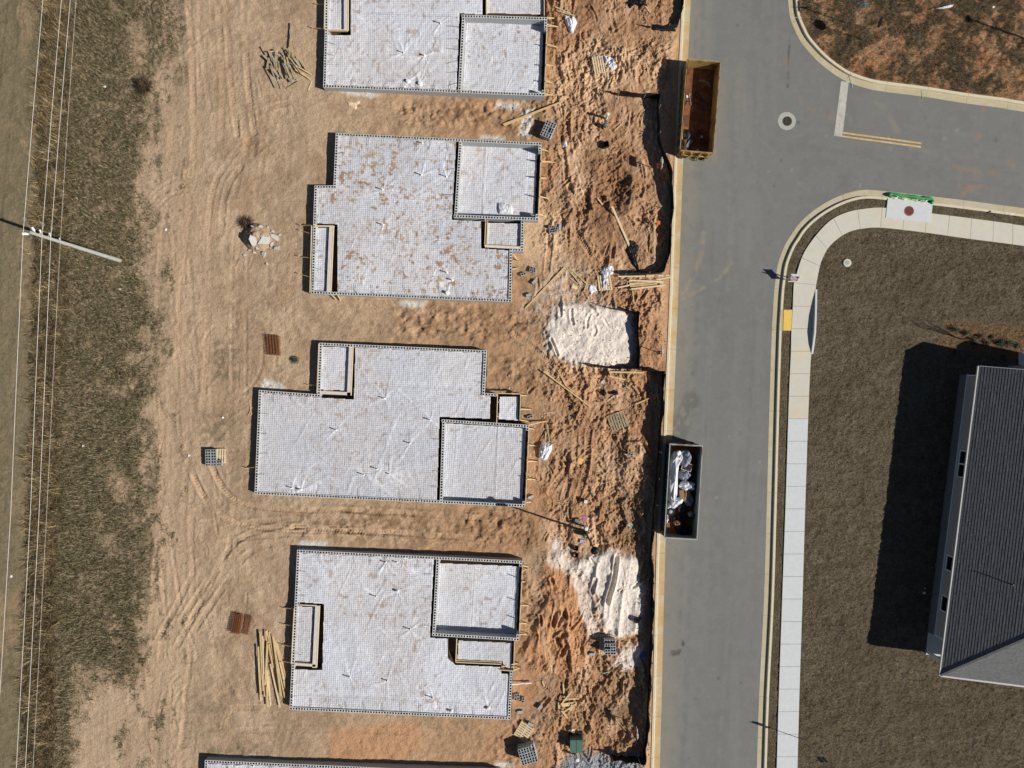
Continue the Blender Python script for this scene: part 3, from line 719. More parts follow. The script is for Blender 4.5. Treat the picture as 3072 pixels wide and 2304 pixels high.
stain([(2020, 1960), (2040, 1956)], 0.3, (0.10, 0.085, 0.07), 0.9)
stain([(2050, 1920), (2050, 1935)], 0.15, (0.08, 0.07, 0.06), 0.9)
for q in ([(2880, 560), (2960, 560)], [(2880, 590), (2910, 570)], [(2940, 405), (2930, 420)], [(3030, 480), (3040, 500)], [(2850, 500), (2930, 510), (2990, 520)], [(2480, 350), (2500, 352)], [(2390, 290), (2400, 290)], [(2355, 180), (2365, 185)], [(2950, 320), (2952, 330)], [(2430, 322), (2440, 326)]):
    stain(q, 0.30, (0.36, 0.20, 0.11), 0.30)
road = gridmesh('road', XR, YR, np.full(XR.shape, RZ, np.float32), CR, M['asphalt'], keep=rdr > -0.3, smooth=False)
tag(road, kind='structure')

def offs(path, d):
    out = []
    for i, p in enumerate(path):
        a = Vector(path[max(i - 1, 0)]); b = Vector(path[min(i + 1, len(path) - 1)])
        t_ = (b - a).normalized(); n_ = Vector((-t_.y, t_.x))
        out.append((p[0] + n_.x * d, p[1] + n_.y * d))
    return out

def resample(path, step):
    out = [Vector(path[0])]; acc = 0
    for a, b in zip(path[:-1], path[1:]):
        a = Vector(a); b = Vector(b); L = (b - a).length; pos = 0
        while acc + (L - pos) >= step:
            pos += step - acc; acc = 0
            out.append(a + (b - a) * (pos / L))
        acc += L - pos
    out.append(Vector(path[-1]))
    return [(p.x, p.y) for p in out]

def profile_strip(name, path, prof, mt, matidx, jstep, side, cap=True):
    """sweep a cross-section (offset, z) along a path, cut by dark joints"""
    mb = MB(); P = resample(path, 0.25); n = len(P)
    rows = []
    for (o_, z_) in prof:
        q = offs(P, o_ * side); rows.append([(a[0], a[1], z_) for a in q])
    vs = [v for i in range(n) for v in (rows[k][i] for k in range(len(prof)))]
    fs = []; mm = []; m = len(prof)
    per = int(jstep / 0.25)
    for i in range(n - 1):
        for k in range(m - 1):
            f = (i * m + k, i * m + k + 1, (i + 1) * m + k + 1, (i + 1) * m + k)
            fs.append(f if side > 0 else f[::-1]); mm.append(matidx[k])
    mb.v = vs; mb.f = fs; mb.m = mm
    o = mb.build(name, mt)
    # joints: thin grooves drawn as dark strips 2 mm proud
    jb = MB()
    for i in range(per, n - 1, per):
        a = Vector((*P[i], 0)); b = Vector((*P[i + 1], 0)); t_ = (b - a).normalized() * 0.014
        for k in range(m - 1):
            v0 = Vector(rows[k][i]); v1 = Vector(rows[k + 1][i])
            up = Vector((0, 0, 0.003))
            if abs(prof[k][0] - prof[k + 1][0]) < 0.08: continue
            jb.add([v0 + up, v1 + up, v1 + up + t_, v0 + up + t_], [(0, 1, 2, 3)])
    return o, jb

def rw(pts, z):
    return [WX(a, b, z) for a, b in pts]
KT = -0.375
prof = [(-0.02, RZ + 0.006), (0.43, RZ + 0.010), (0.47, KT - 0.01), (0.50, KT), (0.655, KT), (0.66, KT - 0.3)]
def kerb(name, path, side, mg):
    o, jb = profile_strip(name, path, prof, [mg, M['kerb_top']], [0, 1, 1, 1, 1], 3.0, side)
    tag(o, kind='structure')
    j = jb.build('kerb_joints', M['joint'], o)
    return o
kerb('west_kerb', rw(W_EDGE, RZ), -1, M['gutter_dirty'])
kerb('north_east_kerb', rw(smooth_path(NE_EDGE, 4), RZ), 1, M['gutter'])
se_w = rw(smooth_path(SE_EDGE, 4), RZ)
kerb('south_east_kerb', se_w, 1, M['gutter'])

# pavement (sidewalk)
SZ = -0.36
so = rw(smooth_path(SW_OUT, 6), SZ); si = rw(smooth_path(SW_IN, 6), SZ)
cum = [0]
for a, b, c, d in zip(so[:-1], so[1:], si[:-1], si[1:]):
    cum.append(cum[-1] + 0.5 * (math.dist(a, b) + math.dist(c, d)))
def at_s(arr, s_):
    i = int(np.searchsorted(cum, s_)); i = min(max(i, 1), len(cum) - 1)
    t_ = (s_ - cum[i - 1]) / (cum[i] - cum[i - 1] + 1e-9)
    a = Vector(arr[i - 1]); b = Vector(arr[i]); return a + (b - a) * t_
mb = MB(); jl = 1.65; s_ = 0.0
while s_ < cum[-1] - 0.1:
    e_ = min(s_ + jl, cum[-1]); nseg = 5
    ss = [s_ + 0.011 + (e_ - 0.011 - s_ - 0.011) * k / nseg for k in range(nseg + 1)]
    vs = []
    for q in ss:
        a = at_s(so, q); b = at_s(si, q)
        vs += [(a.x, a.y, SZ), (b.x, b.y, SZ), (a.x, a.y, SZ - 0.12), (b.x, b.y, SZ - 0.12)]
    fs = []
    for k in range(nseg):
        o_ = 4 * k
        fs += [(o_, o_ + 1, o_ + 5, o_ + 4), (o_ + 2, o_, o_ + 4, o_ + 6), (o_ + 1, o_ + 3, o_ + 7, o_ + 5)]
    fs += [(0, 2, 3, 1), (4 * nseg, 4 * nseg + 1, 4 * nseg + 3, 4 * nseg + 2)]
    mb.mi = 1 if s_ > 38.5 else 0
    mb.add(vs, fs); s_ = e_
walk = tag(mb.build('pavement', [M['conc'], M['conc_new']]), kind='structure')
mb = MB()
vs = []; fs = []
for k, (a, b) in enumerate(zip(so, si)):
    vs += [(a[0], a[1], SZ - 0.03), (b[0], b[1], SZ - 0.03)]
    if k: fs.append((2 * k - 2, 2 * k - 1, 2 * k + 1, 2 * k))
mb.add(vs, fs); mb.build('pavement_bed', M['joint'], walk)
# back edge kerb by the corner, with its wedge of height
mb = MB(); pts = rw([(2447, 868), (2444.5, 900), (2441, 950), (2438, 1000), (2435.5, 1035), (2434.5, 1062)], SZ); hs = [0.005, 0.12, 0.26, 0.30, 0.18, 0.005]
vs = []; fs = []
for k, (p, h_) in enumerate(zip(pts, hs)):
    vs += [(p[0] - 0.0, p[1], SZ - 0.1), (p[0] - 0.0, p[1], SZ + h_), (p[0] + 0.13, p[1], SZ + h_), (p[0] + 0.13, p[1], SZ - 0.1)]
    if k:
        a = 4 * k - 4; b = 4 * k
        fs += [(a, a + 1, b + 1, b), (a + 1, a + 2, b + 2, b + 1), (a + 2, a + 3, b + 3, b + 2)]
mb.add(vs, fs); tag(mb.build('pavement_back_kerb', M['conc_new']), kind='structure')
# ramp apron and tactile pad
mb = MB(); mb.prism([PZ(a, b, SZ + 0.004)[:2] for a, b in ((2343, 929), (2343, 991), (2374, 992), (2379, 929))][::1], SZ - 0.2, SZ - 0.012)
tag(mb.build('ramp_apron', M['gutter']), kind='structure')
tp = thing('tactile_pad', 'bright yellow tactile paving pad on the kerb ramp at the corner', 'tactile pad', PZ(2362.5, 960, SZ))
c0 = PZ(2362.5, 960, SZ)
mb = MB(); mb.prism([(PZ(a, b, SZ) - c0)[:2] for a, b in ((2351.7, 929), (2350, 991), (2373.5, 991.5), (2375.5, 930))], -0.02, 0.012)
mb.build('plate', M['tactile'], tp)
# the rows of raised domes are part of the plate's own surface
tx = np.linspace(-.26, .26, 60); ty = np.linspace(-.74, .74, 160); TX_, TY_ = np.meshgrid(tx, ty)
dm = np.clip(np.cos(TX_ / .065 * 2 * math.pi) * np.cos(TY_ / .065 * 2 * math.pi), 0, 1) * .008 + .0135
sh = 0.018 * -TY_ / .74
tpo = gridmesh('dome_field', (TX_ + sh).astype(np.float32), TY_.astype(np.float32), dm.astype(np.float32), np.zeros(TX_.shape + (3,), np.float32), M['tactile'], smooth=True, parent=tp)
# driveway corner by the house
mb = MB(); mb.prism([WX(a, b, -0.38) for a, b in ((3057, 1057), (3057, 1094), (3300, 1125), (3300, 1085))], -0.5, -0.38)
tag(mb.build('driveway', M['conc_new']), kind='structure')

# road markings
def decal(name, px, z, mt, label, cat, grp=None):
    P = [PZ(a, b, z) for a, b in px]; c = sum(P, Vector()) / len(P)
    mb = MB(); mb.prism([(p - c)[:2] for p in P], -0.004, 0.0)
    return tag(mb.build(name, mt, loc=c), label, cat, grp)
decal('stop_line', [(2524, 243), (2502.7, 407), (2528, 410), (2547, 245)], RZ + 0.006, M['paint_w'], 'wide worn white stop line painted across the side street', 'road marking')
decal('centre_line', [(2529, 395), (2528, 400), (2765, 432), (2766, 427)], RZ + 0.006, M['paint_y'], 'upper of the two yellow centre lines, more orange, starting at the stop line', 'road marking')
decal('centre_line', [(2528, 406), (2527.5, 410.5), (2764, 443), (2764.5, 437.5)], RZ + 0.006, M['paint_y'], 'lower of the two yellow centre lines, paler, starting at the stop line', 'road marking')
for k, (a, b, c, d, col) in enumerate(((2370, 51, 2406, 52, 'white'), (2557, 222, 2558, 262, 'blue'), (2775, 258, 2769, 296, 'green'))):
    mt = {'white': M['white'], 'blue': mat('blue_spray', (0.3, 0.5, 0.65), 0.8, 0.1), 'green': mat('green_spray', (0.15, 0.5, 0.35), 0.8, 0.1)}[col]
    p = PZ(a, b, KT + 0.012); q = PZ(c, d, RZ + 0.03)
    if col == 'white': p = PZ(a, b, RZ + 0.02); q = PZ(c, d, KT + 0.02)
    mb = MB(); mb.beam(p - (p + q) / 2, q - (p + q) / 2, 0.03, 0.006)
    tag(mb.build('survey_mark', mt, loc=(p + q) / 2), '%s survey paint stroke across the north-east kerb' % col, 'paint mark')

# ------------------------------------------------------------------ blades of grass
def blades(name, xs, ys, L, wd, cols, lean=0.8, seed=1, zz=None, updir=None):
    r = np.random.RandomState(seed); n = len(xs)
    j = np.clip(np.searchsorted(gx, xs) - 1, 0, len(gx) - 2); i = np.clip(np.searchsorted(gy, ys) - 1, 0, len(gy) - 2)
    z = TZ[i, j]
    a = r.rand(n) * 2 * np.pi if updir is None else updir + (r.rand(n) - 0.5) * 2.2
    ln = L * (0.5 + r.rand(n)); tl = lean * (0.4 + 0.8 * r.rand(n))
    dx = np.cos(a) * np.sin(tl) * ln; dy = np.sin(a) * np.sin(tl) * ln; dz = np.cos(tl) * ln
    px_ = -np.sin(a) * wd * 0.5; py_ = np.cos(a) * wd * 0.5
    V = np.stack([np.stack([xs - px_, ys - py_, z - 0.01], -1), np.stack([xs + px_, ys + py_, z - 0.01], -1), np.stack([xs + dx, ys + dy, z + dz], -1)], 1).reshape(-1, 3)
    F = np.arange(3 * n).reshape(n, 3)
    pick = r.randint(0, len(cols), n); cc = np.array(cols)[pick] * (0.7 + 0.6 * r.rand(n))[:, None]
    return npmesh(name, V, F, M['blade'], np.repeat(cc, 3, 0))

def scatter(n, x0, x1, y0, y1, wmap, seed):
    """random points in photo pixels accepted by a weight map"""
    r = np.random.RandomState(seed)
    px_ = x0 + r.rand(n) * (x1 - x0); py_ = y0 + r.rand(n) * (y1 - y0)
    kz = (H - base_h((px_ - 1536) * S)) / H; x = (px_ - 1536) * S * kz; y = (1152 - py_) * S * kz
    j = np.clip(np.searchsorted(gx, x) - 1, 0, len(gx) - 2); i = np.clip(np.searchsorted(gy, y) - 1, 0, len(gy) - 2)
    k = r.rand(n) < wmap[i, j]
    return x[k], y[k]

x, y = scatter(150000, -20, 560, -20, 2320, np.clip(wk * (1 - mown), 0, 1), 1)
tag(blades('weeds', x, y, 0.19, 0.040, [(0.12, 0.10, 0.05), (0.075, 0.09, 0.03), (0.24, 0.185, 0.115), (0.40, 0.32, 0.20), (0.16, 0.125, 0.085), (0.05, 0.04, 0.02)], 1.15, 2), kind='stuff')
x, y = scatter(75000, 40, 260, -20, 2320, np.clip(tall * 0.95, 0, 1) * (0.25 + 0.75 * sst(0.42, 0.6, fbm(X, Y, 1.0, 121))), 3)
tag(blades('tall_dry_grass', x, y, 0.50, 0.038, [(0.34, 0.25, 0.13), (0.24, 0.165, 0.08), (0.14, 0.10, 0.05), (0.40, 0.32, 0.19), (0.07, 0.055, 0.028)], 1.25, 4, updir=np.float64(-0.6)), kind='stuff')
xc, yc = scatter(4200, 60, 240, -20, 2320, np.clip(tall, 0, 1) * (0.15 + 0.85 * sst(0.45, 0.58, fbm(X, Y, 1.6, 123))), 31)
rc = np.random.RandomState(5); kk_ = 15
xx = np.repeat(xc, kk_) + rc.randn(len(xc) * kk_) * 0.10; yy = np.repeat(yc, kk_) + rc.randn(len(xc) * kk_) * 0.10
tag(blades('grass_tussocks', xx, yy, 0.62, 0.035, [(0.38, 0.28, 0.145), (0.27, 0.19, 0.09), (0.48, 0.38, 0.23), (0.17, 0.115, 0.055), (0.09, 0.07, 0.035)], 1.2, 33, updir=np.repeat(rc.rand(len(xc)) * 6.28, kk_)), kind='stuff')
xc, yc = scatter(2600, 180, 430, -20, 2320, wk, 35)
xx = np.repeat(xc, kk_) + rc.randn(len(xc) * kk_) * 0.12; yy = np.repeat(yc, kk_) + rc.randn(len(xc) * kk_) * 0.12
tag(blades('weed_tussocks', xx, yy, 0.34, 0.035, [(0.36, 0.29, 0.17), (0.10, 0.11, 0.04), (0.24, 0.18, 0.11), (0.07, 0.055, 0.03)], 1.2, 36), kind='stuff')
x, y = scatter(70000, -30, 170, -20, 2320, mown, 5)
tag(blades('mown_grass', x, y, 0.05, 0.02, [(0.22, 0.18, 0.10), (0.14, 0.13, 0.06), (0.32, 0.24, 0.14)], 1.1, 6), kind='stuff')
lw = lawnm * (rd < -0.7) * (pvd < -0.03)
x, y = scatter(330000, 2290, 3100, 560, 2330, lw, 7)
tag(blades('lawn', x, y, 0.075, 0.030, [(0.21, 0.165, 0.11), (0.12, 0.09, 0.055), (0.055, 0.04, 0.024), (0.34, 0.28, 0.20), (0.13, 0.115, 0.062)], 1.15, 8), kind='stuff')
x, y = scatter(150000, 2370, 3100, -20, 330, np.clip(nw + 0.22 * NEl, 0, 1) * (rd < -0.7), 9)
tag(blades('lot_weeds', x, y, 0.13, 0.022, [(0.10, 0.08, 0.045), (0.06, 0.055, 0.035), (0.17, 0.125, 0.075), (0.22, 0.16, 0.10), (0.075, 0.075, 0.03)], 1.15, 10), kind='stuff')
green_w = np.zeros(X.shape, np.float32)
for q in (((2645, 595), (2664, 598), (2660, 622), (2640, 612)), ((2798, 616), (2830, 620), (2828, 632), (2800, 630)), ((2370, 850), (2383, 860), (2378, 920), (2364, 925)), ((2540, 600), (2560, 596), (2560, 606), (2535, 612)), ((1975, 700), (1995, 560), (2004, 560), (1990, 800)),
          ((1840, 1510), (1870, 1500), (1870, 1530), (1842, 1530)), ((1825, 450), (1845, 440), (1840, 480), (1820, 480)), ((1860, 2040), (1905, 2020), (1900, 2090), (1850, 2080)), ((250, 760), (330, 740), (350, 800), (250, 830)), ((880, 1075), (910, 1075), (910, 1100), (880, 1100)), ((180, 2080), (260, 2060), (230, 2200), (150, 2200)), ((420, 1610), (440, 1610), (440, 1700), (420, 1700)), ((2465, 1020), (2490, 1010), (2480, 1040), (2460, 1040)),
          ((1905, 2190), (1915, 2190), (1912, 2220), (1905, 2220)), ((1700, 1650), (1760, 1640), (1760, 1700), (1720, 1710))):
    green_w = np.maximum(green_w, zone(list(q), 10, 0.35))
x, y = scatter(160000, 100, 3072, 0, 2304, green_w, 11)
gk = pvd[np.clip(np.searchsorted(gy, y) - 1, 0, len(gy) - 1), np.clip(np.searchsorted(gx, x) - 1, 0, len(gx) - 1)] < -0.03; x = x[gk]; y = y[gk]
tag(blades('green_tufts', x, y, 0.08, 0.02, [(0.06, 0.10, 0.025), (0.09, 0.12, 0.03), (0.05, 0.07, 0.02)], 0.9, 12), kind='stuff')
scw = np.zeros(X.shape, np.float32)
for q in (((478, 780), (520, 780), (525, 960), (490, 960)), ((640, 1010), (720, 1020), (720, 1150), (650, 1140)), ((600, 1220), (700, 1240), (690, 1340), (610, 1330)), ((600, 2240), (760, 2230), (760, 2270), (610, 2290)), ((1840, 1500), (1930, 1440), (1930, 1660), (1850, 1640)), ((1780, 2050), (1905, 2000), (1905, 2180), (1790, 2150)), ((440, 180), (560, 200), (540, 330), (440, 330))):
    scw = np.maximum(scw, zone(list(q), 30, 1.0) * 0.5)
x, y = scatter(130000, 430, 1960, 100, 2304, scw, 13)
tag(blades('scurf_weeds', x, y, 0.06, 0.018, [(0.12, 0.10, 0.05), (0.08, 0.085, 0.04), (0.2, 0.15, 0.09)], 1.1, 14), kind='stuff')

# ------------------------------------------------------------------ loose stones and clods (uncountable)
def stones(name, pts, r0, r1, mt, seed=3):
    r = np.random.RandomState(seed)
    base = np.array([(1, 0, 0), (-1, 0, 0), (0, 1, 0), (0, -1, 0), (0, 0, 1), (0, 0, -1)], float)
    tri = np.array([(0, 2, 4), (2, 1, 4), (1, 3, 4), (3, 0, 4), (2, 0, 5), (1, 2, 5), (3, 1, 5), (0, 3, 5)])
    n = len(pts[0]); V = np.zeros((n, 6, 3))
    th = r.rand(n) * 6.28; sz = r0 + (r1 - r0) * r.rand(n) ** 2.2
    for i in range(n):
        b = base * (0.6 + 0.6 * r.rand(6, 1)) * np.array([1, 0.75, 0.6]) * sz[i]
        c, s__ = math.cos(th[i]), math.sin(th[i])
        b = np.stack([b[:, 0] * c - b[:, 1] * s__, b[:, 0] * s__ + b[:, 1] * c, b[:, 2]], -1)
        V[i] = b + np.array([pts[0][i], pts[1][i], gz(pts[0][i], pts[1][i]) + sz[i] * 0.25])
    F = (np.arange(n)[:, None, None] * 6 + tri[None]).reshape(-1, 3)
    return npmesh(name, V.reshape(-1, 3), F, mt)
dirtw = rough * (rd < -0.8) * (TZ > -0.9)
x, y = scatter(34000, 1560, 2020, 0, 2304, dirtw * (0.1 + 0.7 * sst(0.45, 0.6, fbm(X, Y, 1.2, 181))), 21)
tag(stones('dirt_clods', (x, y), 0.012, 0.085, M['clod'], 4), kind='stuff')
gw = zone([(1720, 2272), (1790, 2258), (1840, 2280), (1900, 2266), (1915, 2340), (1660, 2340)], 22, 1.1) * 0.9
paintmask = gw
x, y = scatter(26000, 1660, 1930, 2240, 2330, gw, 22)
tag(stones('crushed_stone', (x, y), 0.02, 0.055, M['gravel'], 5), kind='stuff')
gw2 = np.zeros(X.shape, np.float32)
for q in (((1560, 335), (1600, 330), (1585, 415), (1560, 405)), ((1445, 405), (1520, 402), (1515, 420), (1445, 420)), ((1490, 312), (1560, 318), (1540, 330), (1490, 325)), ((640, 1050), (700, 1050), (720, 1090), (650, 1090)), ((860, 1505), (920, 1500), (940, 1520), (880, 1530)), ((1200, 390), (1400, 395), (1400, 405), (1200, 402)), ((770, 1200), (785, 1200), (775, 1330), (765, 1330)), ((1220, 900), (1400, 905), (1400, 925), (1220, 920))):
    gw2 = np.maximum(gw2, zone(list(q), 14, 0.6) * 0.35)
x, y = scatter(40000, 600, 1640, 300, 1560, gw2 * (TZ > -0.9), 23)
tag(stones('pale_rubble_bits', (x, y), 0.015, 0.06, M['chunk'], 6), kind='stuff')

# ------------------------------------------------------------------ block foundations
ZT = 0.42
BW = 0.197
def TW(px, py, z=ZT):
    return WX(px, py, z)

def wall_mesh(mb, chains, zt=ZT, zb=-1.1, hd=0.17, seed=0):
    """walls traced along their outer edge (interior on the left); one square core per 0.2 m"""
    rnd = random.Random(seed); kseg = 0
    for ch in chains:
        P = [Vector(TW(a, b)) for a, b in ch]; n = len(P)
        ext0 = [0.0] * (n - 1); ext1 = [0.0] * (n - 1)
        for i in range(1, n - 1):
            d0 = (P[i] - P[i - 1]).normalized(); d1 = (P[i + 1] - P[i]).normalized()
            cr = d0.x * d1.y - d0.y * d1.x
            if cr > 0: ext0[i] = BW
            else: ext1[i - 1] = BW
        for i in range(n - 1):
            d = (P[i + 1] - P[i]).normalized(); nl = Vector((-d.y, d.x))
            a = P[i] + d * ext0[i]; b = P[i + 1] + d * ext1[i]
            L = (b - a).length; kseg += 1
            zz = zt + 0.0012 * (kseg % 4)
            nc = max(1, round(L / 0.2)); cl = L / nc
            hw = min(0.062, cl * 0.31); y0 = 0.036; y1 = BW - 0.036
            def pt(u, v, z): q = a + d * u + nl * v; return (q.x, q.y, z)
            mb.mi = 0
            vs = [pt(0, 0, zb), pt(L, 0, zb), pt(L, 0, zz), pt(0, 0, zz), pt(0, BW, zb), pt(L, BW, zb), pt(L, BW, zz), pt(0, BW, zz)]
            mb.add(vs, [(0, 1, 2, 3), (5, 4, 7, 6), (4, 0, 3, 7), (1, 5, 6, 2)])
            for c in range(nc):
                u0 = c * cl; u1 = u0 + cl; m = (u0 + u1) / 2 + rnd.uniform(-0.008, 0.008)
                h = hw * rnd.uniform(0.85, 1.15)
                o = [pt(u0, 0, zz), pt(u1, 0, zz), pt(u1, BW, zz), pt(u0, BW, zz)]
                i_ = [pt(m - h, y0, zz), pt(m + h, y0, zz), pt(m + h, y1, zz), pt(m - h, y1, zz)]
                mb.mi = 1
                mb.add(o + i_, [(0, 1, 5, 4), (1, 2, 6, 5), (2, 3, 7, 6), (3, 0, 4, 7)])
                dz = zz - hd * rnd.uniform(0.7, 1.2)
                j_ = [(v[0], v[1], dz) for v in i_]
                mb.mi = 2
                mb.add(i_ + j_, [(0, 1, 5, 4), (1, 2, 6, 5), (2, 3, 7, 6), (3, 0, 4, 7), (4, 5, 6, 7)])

def sheet(name, polypx, z, parent, seed, stain=1.0, folds=(), amp=1.0):
    P = [WX(a, b, z) for a, b in polypx]
    x0 = min(p[0] for p in P) - 0.1; x1 = max(p[0] for p in P) + 0.1; y0 = min(p[1] for p in P) - 0.1; y1 = max(p[1] for p in P) + 0.1
    stp = 0.045
    xs = np.arange(x0, x1, stp); ys = np.arange(y0, y1, stp)
    GX, GY = np.meshgrid(xs, ys); GX = GX.astype(np.float32); GY = GY.astype(np.float32)
    d = sdf(P, GX, GY)
    a0 = 0.4 + 0.9 * ((seed * 37) % 10) / 10
    wr = ridged(GX, GY, 0.55, seed, 3, asp=0.35, ang=a0) * 0.5 + ridged(GX, GY, 0.4, seed + 5, 3, asp=0.4, ang=-1.2) * 0.5
    msk = sst(0.35, 0.65, fbm(GX, GY, 1.6, seed + 7))
    ZZ = z + (wr - 0.35) * (0.026 + 0.022 * msk) * amp + (fbm(GX, GY, 0.17, seed + 9, 2) - 0.5) * 0.030 * amp + (fbm(GX, GY, 0.9, seed + 11, 2) - 0.5) * 0.03 * amp
    long_ = ridged(GX, GY, 0.9, seed + 13, 2, asp=0.08, ang=a0 + 0.5); long2 = ridged(GX, GY, 0.8, seed + 15, 2, asp=0.10, ang=-a0)
    ZZ = ZZ + (np.clip(long_ - 0.76, 0, 1) * 0.13 * msk + np.clip(long2 - 0.78, 0, 1) * 0.12 * (1 - msk)) * amp
    fold = np.zeros(GX.shape, np.float32)
    for (fx_, fy_, rad) in folds:      # folds that radiate from a pipe
        cx_, cy_ = WX(fx_, fy_, z)
        ddx, ddy = GX - cx_, GY - cy_; r_ = np.sqrt(ddx ** 2 + ddy ** 2); th = np.arctan2(ddy, ddx)
        f = np.clip(vn(th * 3.2, np.zeros_like(th) + fx_, 3) - 0.55, 0, 1) * 2.2 * np.exp(-r_ / rad) * sst(0.05, 0.2, r_)
        ZZ = ZZ + f * 0.07; fold = fold + f
    base = np.zeros(GX.shape + (3,), np.float32); base[:] = (0.675, 0.70, 0.755)
    # widths of sheet: each has its own tone and a small raised lap where it overlaps the next
    ca, sa = math.cos(0.046), math.sin(0.046)
    uu = GX * ca - GY * sa if seed % 2 else GX * sa + GY * ca
    wdt = 3.05; uw = uu / wdt + seed * 0.37 + (fbm(GX, GY, 2.5, seed + 3) - .5) * 0.05; ii = np.floor(uw); fr_ = uw - ii
    ZZ = ZZ + 0.012 * (ii % 2) + 0.02 * np.exp(-((fr_ - 0.03) / 0.012) ** 2) * amp
    tone = 1 + 0.06 * (np.sin(ii * 12.9898 + seed) )
    base = base * tone[..., None]
    base = base * (1 - 0.30 * np.exp(-((fr_ - 0.012) / 0.010) ** 2) * sst(0.3, 0.5, fbm(GX, GY, 1.5, seed + 45)))[..., None]  # lap shadow painted into the sheet colour as a broken dark seam line
    lapm = ((fr_ < 0.16) & (fr_ > 0.02)) * 0.05
    base = base * (1 + lapm[..., None])
    pk = sst(0.42, 0.62, fbm(GX, GY, 3.5, seed + 21))[..., None]
    base = base * (1 - pk * 0.55) + np.array((0.70, 0.675, 0.685)) * pk * 0.55
    br = sst(0.45, 0.62, fbm(GX, GY, 2.2, seed + 23, asp=0.3))[..., None]
    base = base * (1 + 0.10 * br)
    s1 = sst(0.62, 0.72, fbm(GX, GY, 0.36, seed + 31, 5, 0.6)) * sst(0.35, 0.55, fbm(GX, GY, 2.5, seed + 33))
    s2 = sst(0.56, 0.70, fbm(GX, GY, 0.20, seed + 35, 4, 0.6)) * 0.6 * sst(0.38, 0.56, fbm(GX, GY, 1.3, seed + 37))
    s3 = sst(0.45, 0.75, fbm(GX, GY, 1.0, seed + 39)) * 0.05 + 0.30 * sst(0.58, 0.66, fbm(GX, GY, 0.13, seed + 41, 3, 0.6)) * sst(0.4, 0.6, fbm(GX, GY, 1.8, seed + 43))
    for m_, col in ((s3, (0.50, 0.40, 0.32)), (s2, (0.46, 0.32, 0.19)), (s1, (0.36, 0.20, 0.085))):
        k = np.clip(m_ * stain, 0, 0.85)[..., None]
        base = base * (1 - k) + np.array(col, np.float32) * k
    ZZ = np.where(d < 0.06, ZZ - 0.0, ZZ)
    return gridmesh(name, GX, GY, ZZ, base, M['plastic'], keep=d > -0.03, parent=parent)

def mesh_wires(mb, polypx, z, stp=0.152, seed=0):
    """welded wire lying on the sheet, clipped to the polygon"""
    P = [Vector(WX(a, b, z)) for a, b in polypx]
    a = (P[1] - P[0]).normalized(); R_ = random.Random(seed)
    # align with the longest edge
    best = 0
    for i in range(len(P)):
        e = P[(i + 1) % len(P)] - P[i]
        if e.length > best: best = e.length; a = e.normalized()
    b = Vector((-a.y, a.x))
    for (u, v) in ((a, b), (b, a)):
        us = [p.dot(u) for p in P]; vs_ = [p.dot(v) for p in P]
        q = min(vs_) + 0.1
        while q < max(vs_):
            hits = []
            for i in range(len(P)):
                p0, p1 = P[i], P[(i + 1) % len(P)]
                s0, s1 = p0.dot(v) - q, p1.dot(v) - q
                if (s0 > 0) != (s1 > 0):
                    t_ = s0 / (s0 - s1); hits.append((p0 + (p1 - p0) * t_).dot(u))
            hits.sort()
            for k in range(0, len(hits) - 1, 2):
                h0, h1 = hits[k] + 0.06, hits[k + 1] - 0.06
                if h1 - h0 < 0.2: continue
                A = u * h0 + v * q; B = u * h1 + v * q
                zz = z + 0.045 + (0.006 if u is a else 0)
                w_ = 0.0034
                n_ = v * w_
                mb.add([(A.x - n_.x, A.y - n_.y, zz), (B.x - n_.x, B.y - n_.y, zz), (B.x + n_.x, B.y + n_.y, zz), (A.x + n_.x, A.y + n_.y, zz),
                        (A.x, A.y, zz - 0.008), (B.x, B.y, zz - 0.008)], [(0, 1, 2, 3), (1, 0, 4, 5), (3, 2, 5, 4)])
            q += stp * R_.uniform(0.97, 1.03)

def in_poly(p, poly):
    x, y = p; c = False
    for i in range(len(poly)):
        ax, ay = poly[i]; bx, by = poly[(i + 1) % len(poly)]
        if (ay > y) != (by > y) and x < (bx - ax) * (y - ay) / (by - ay) + ax: c = not c
    return c

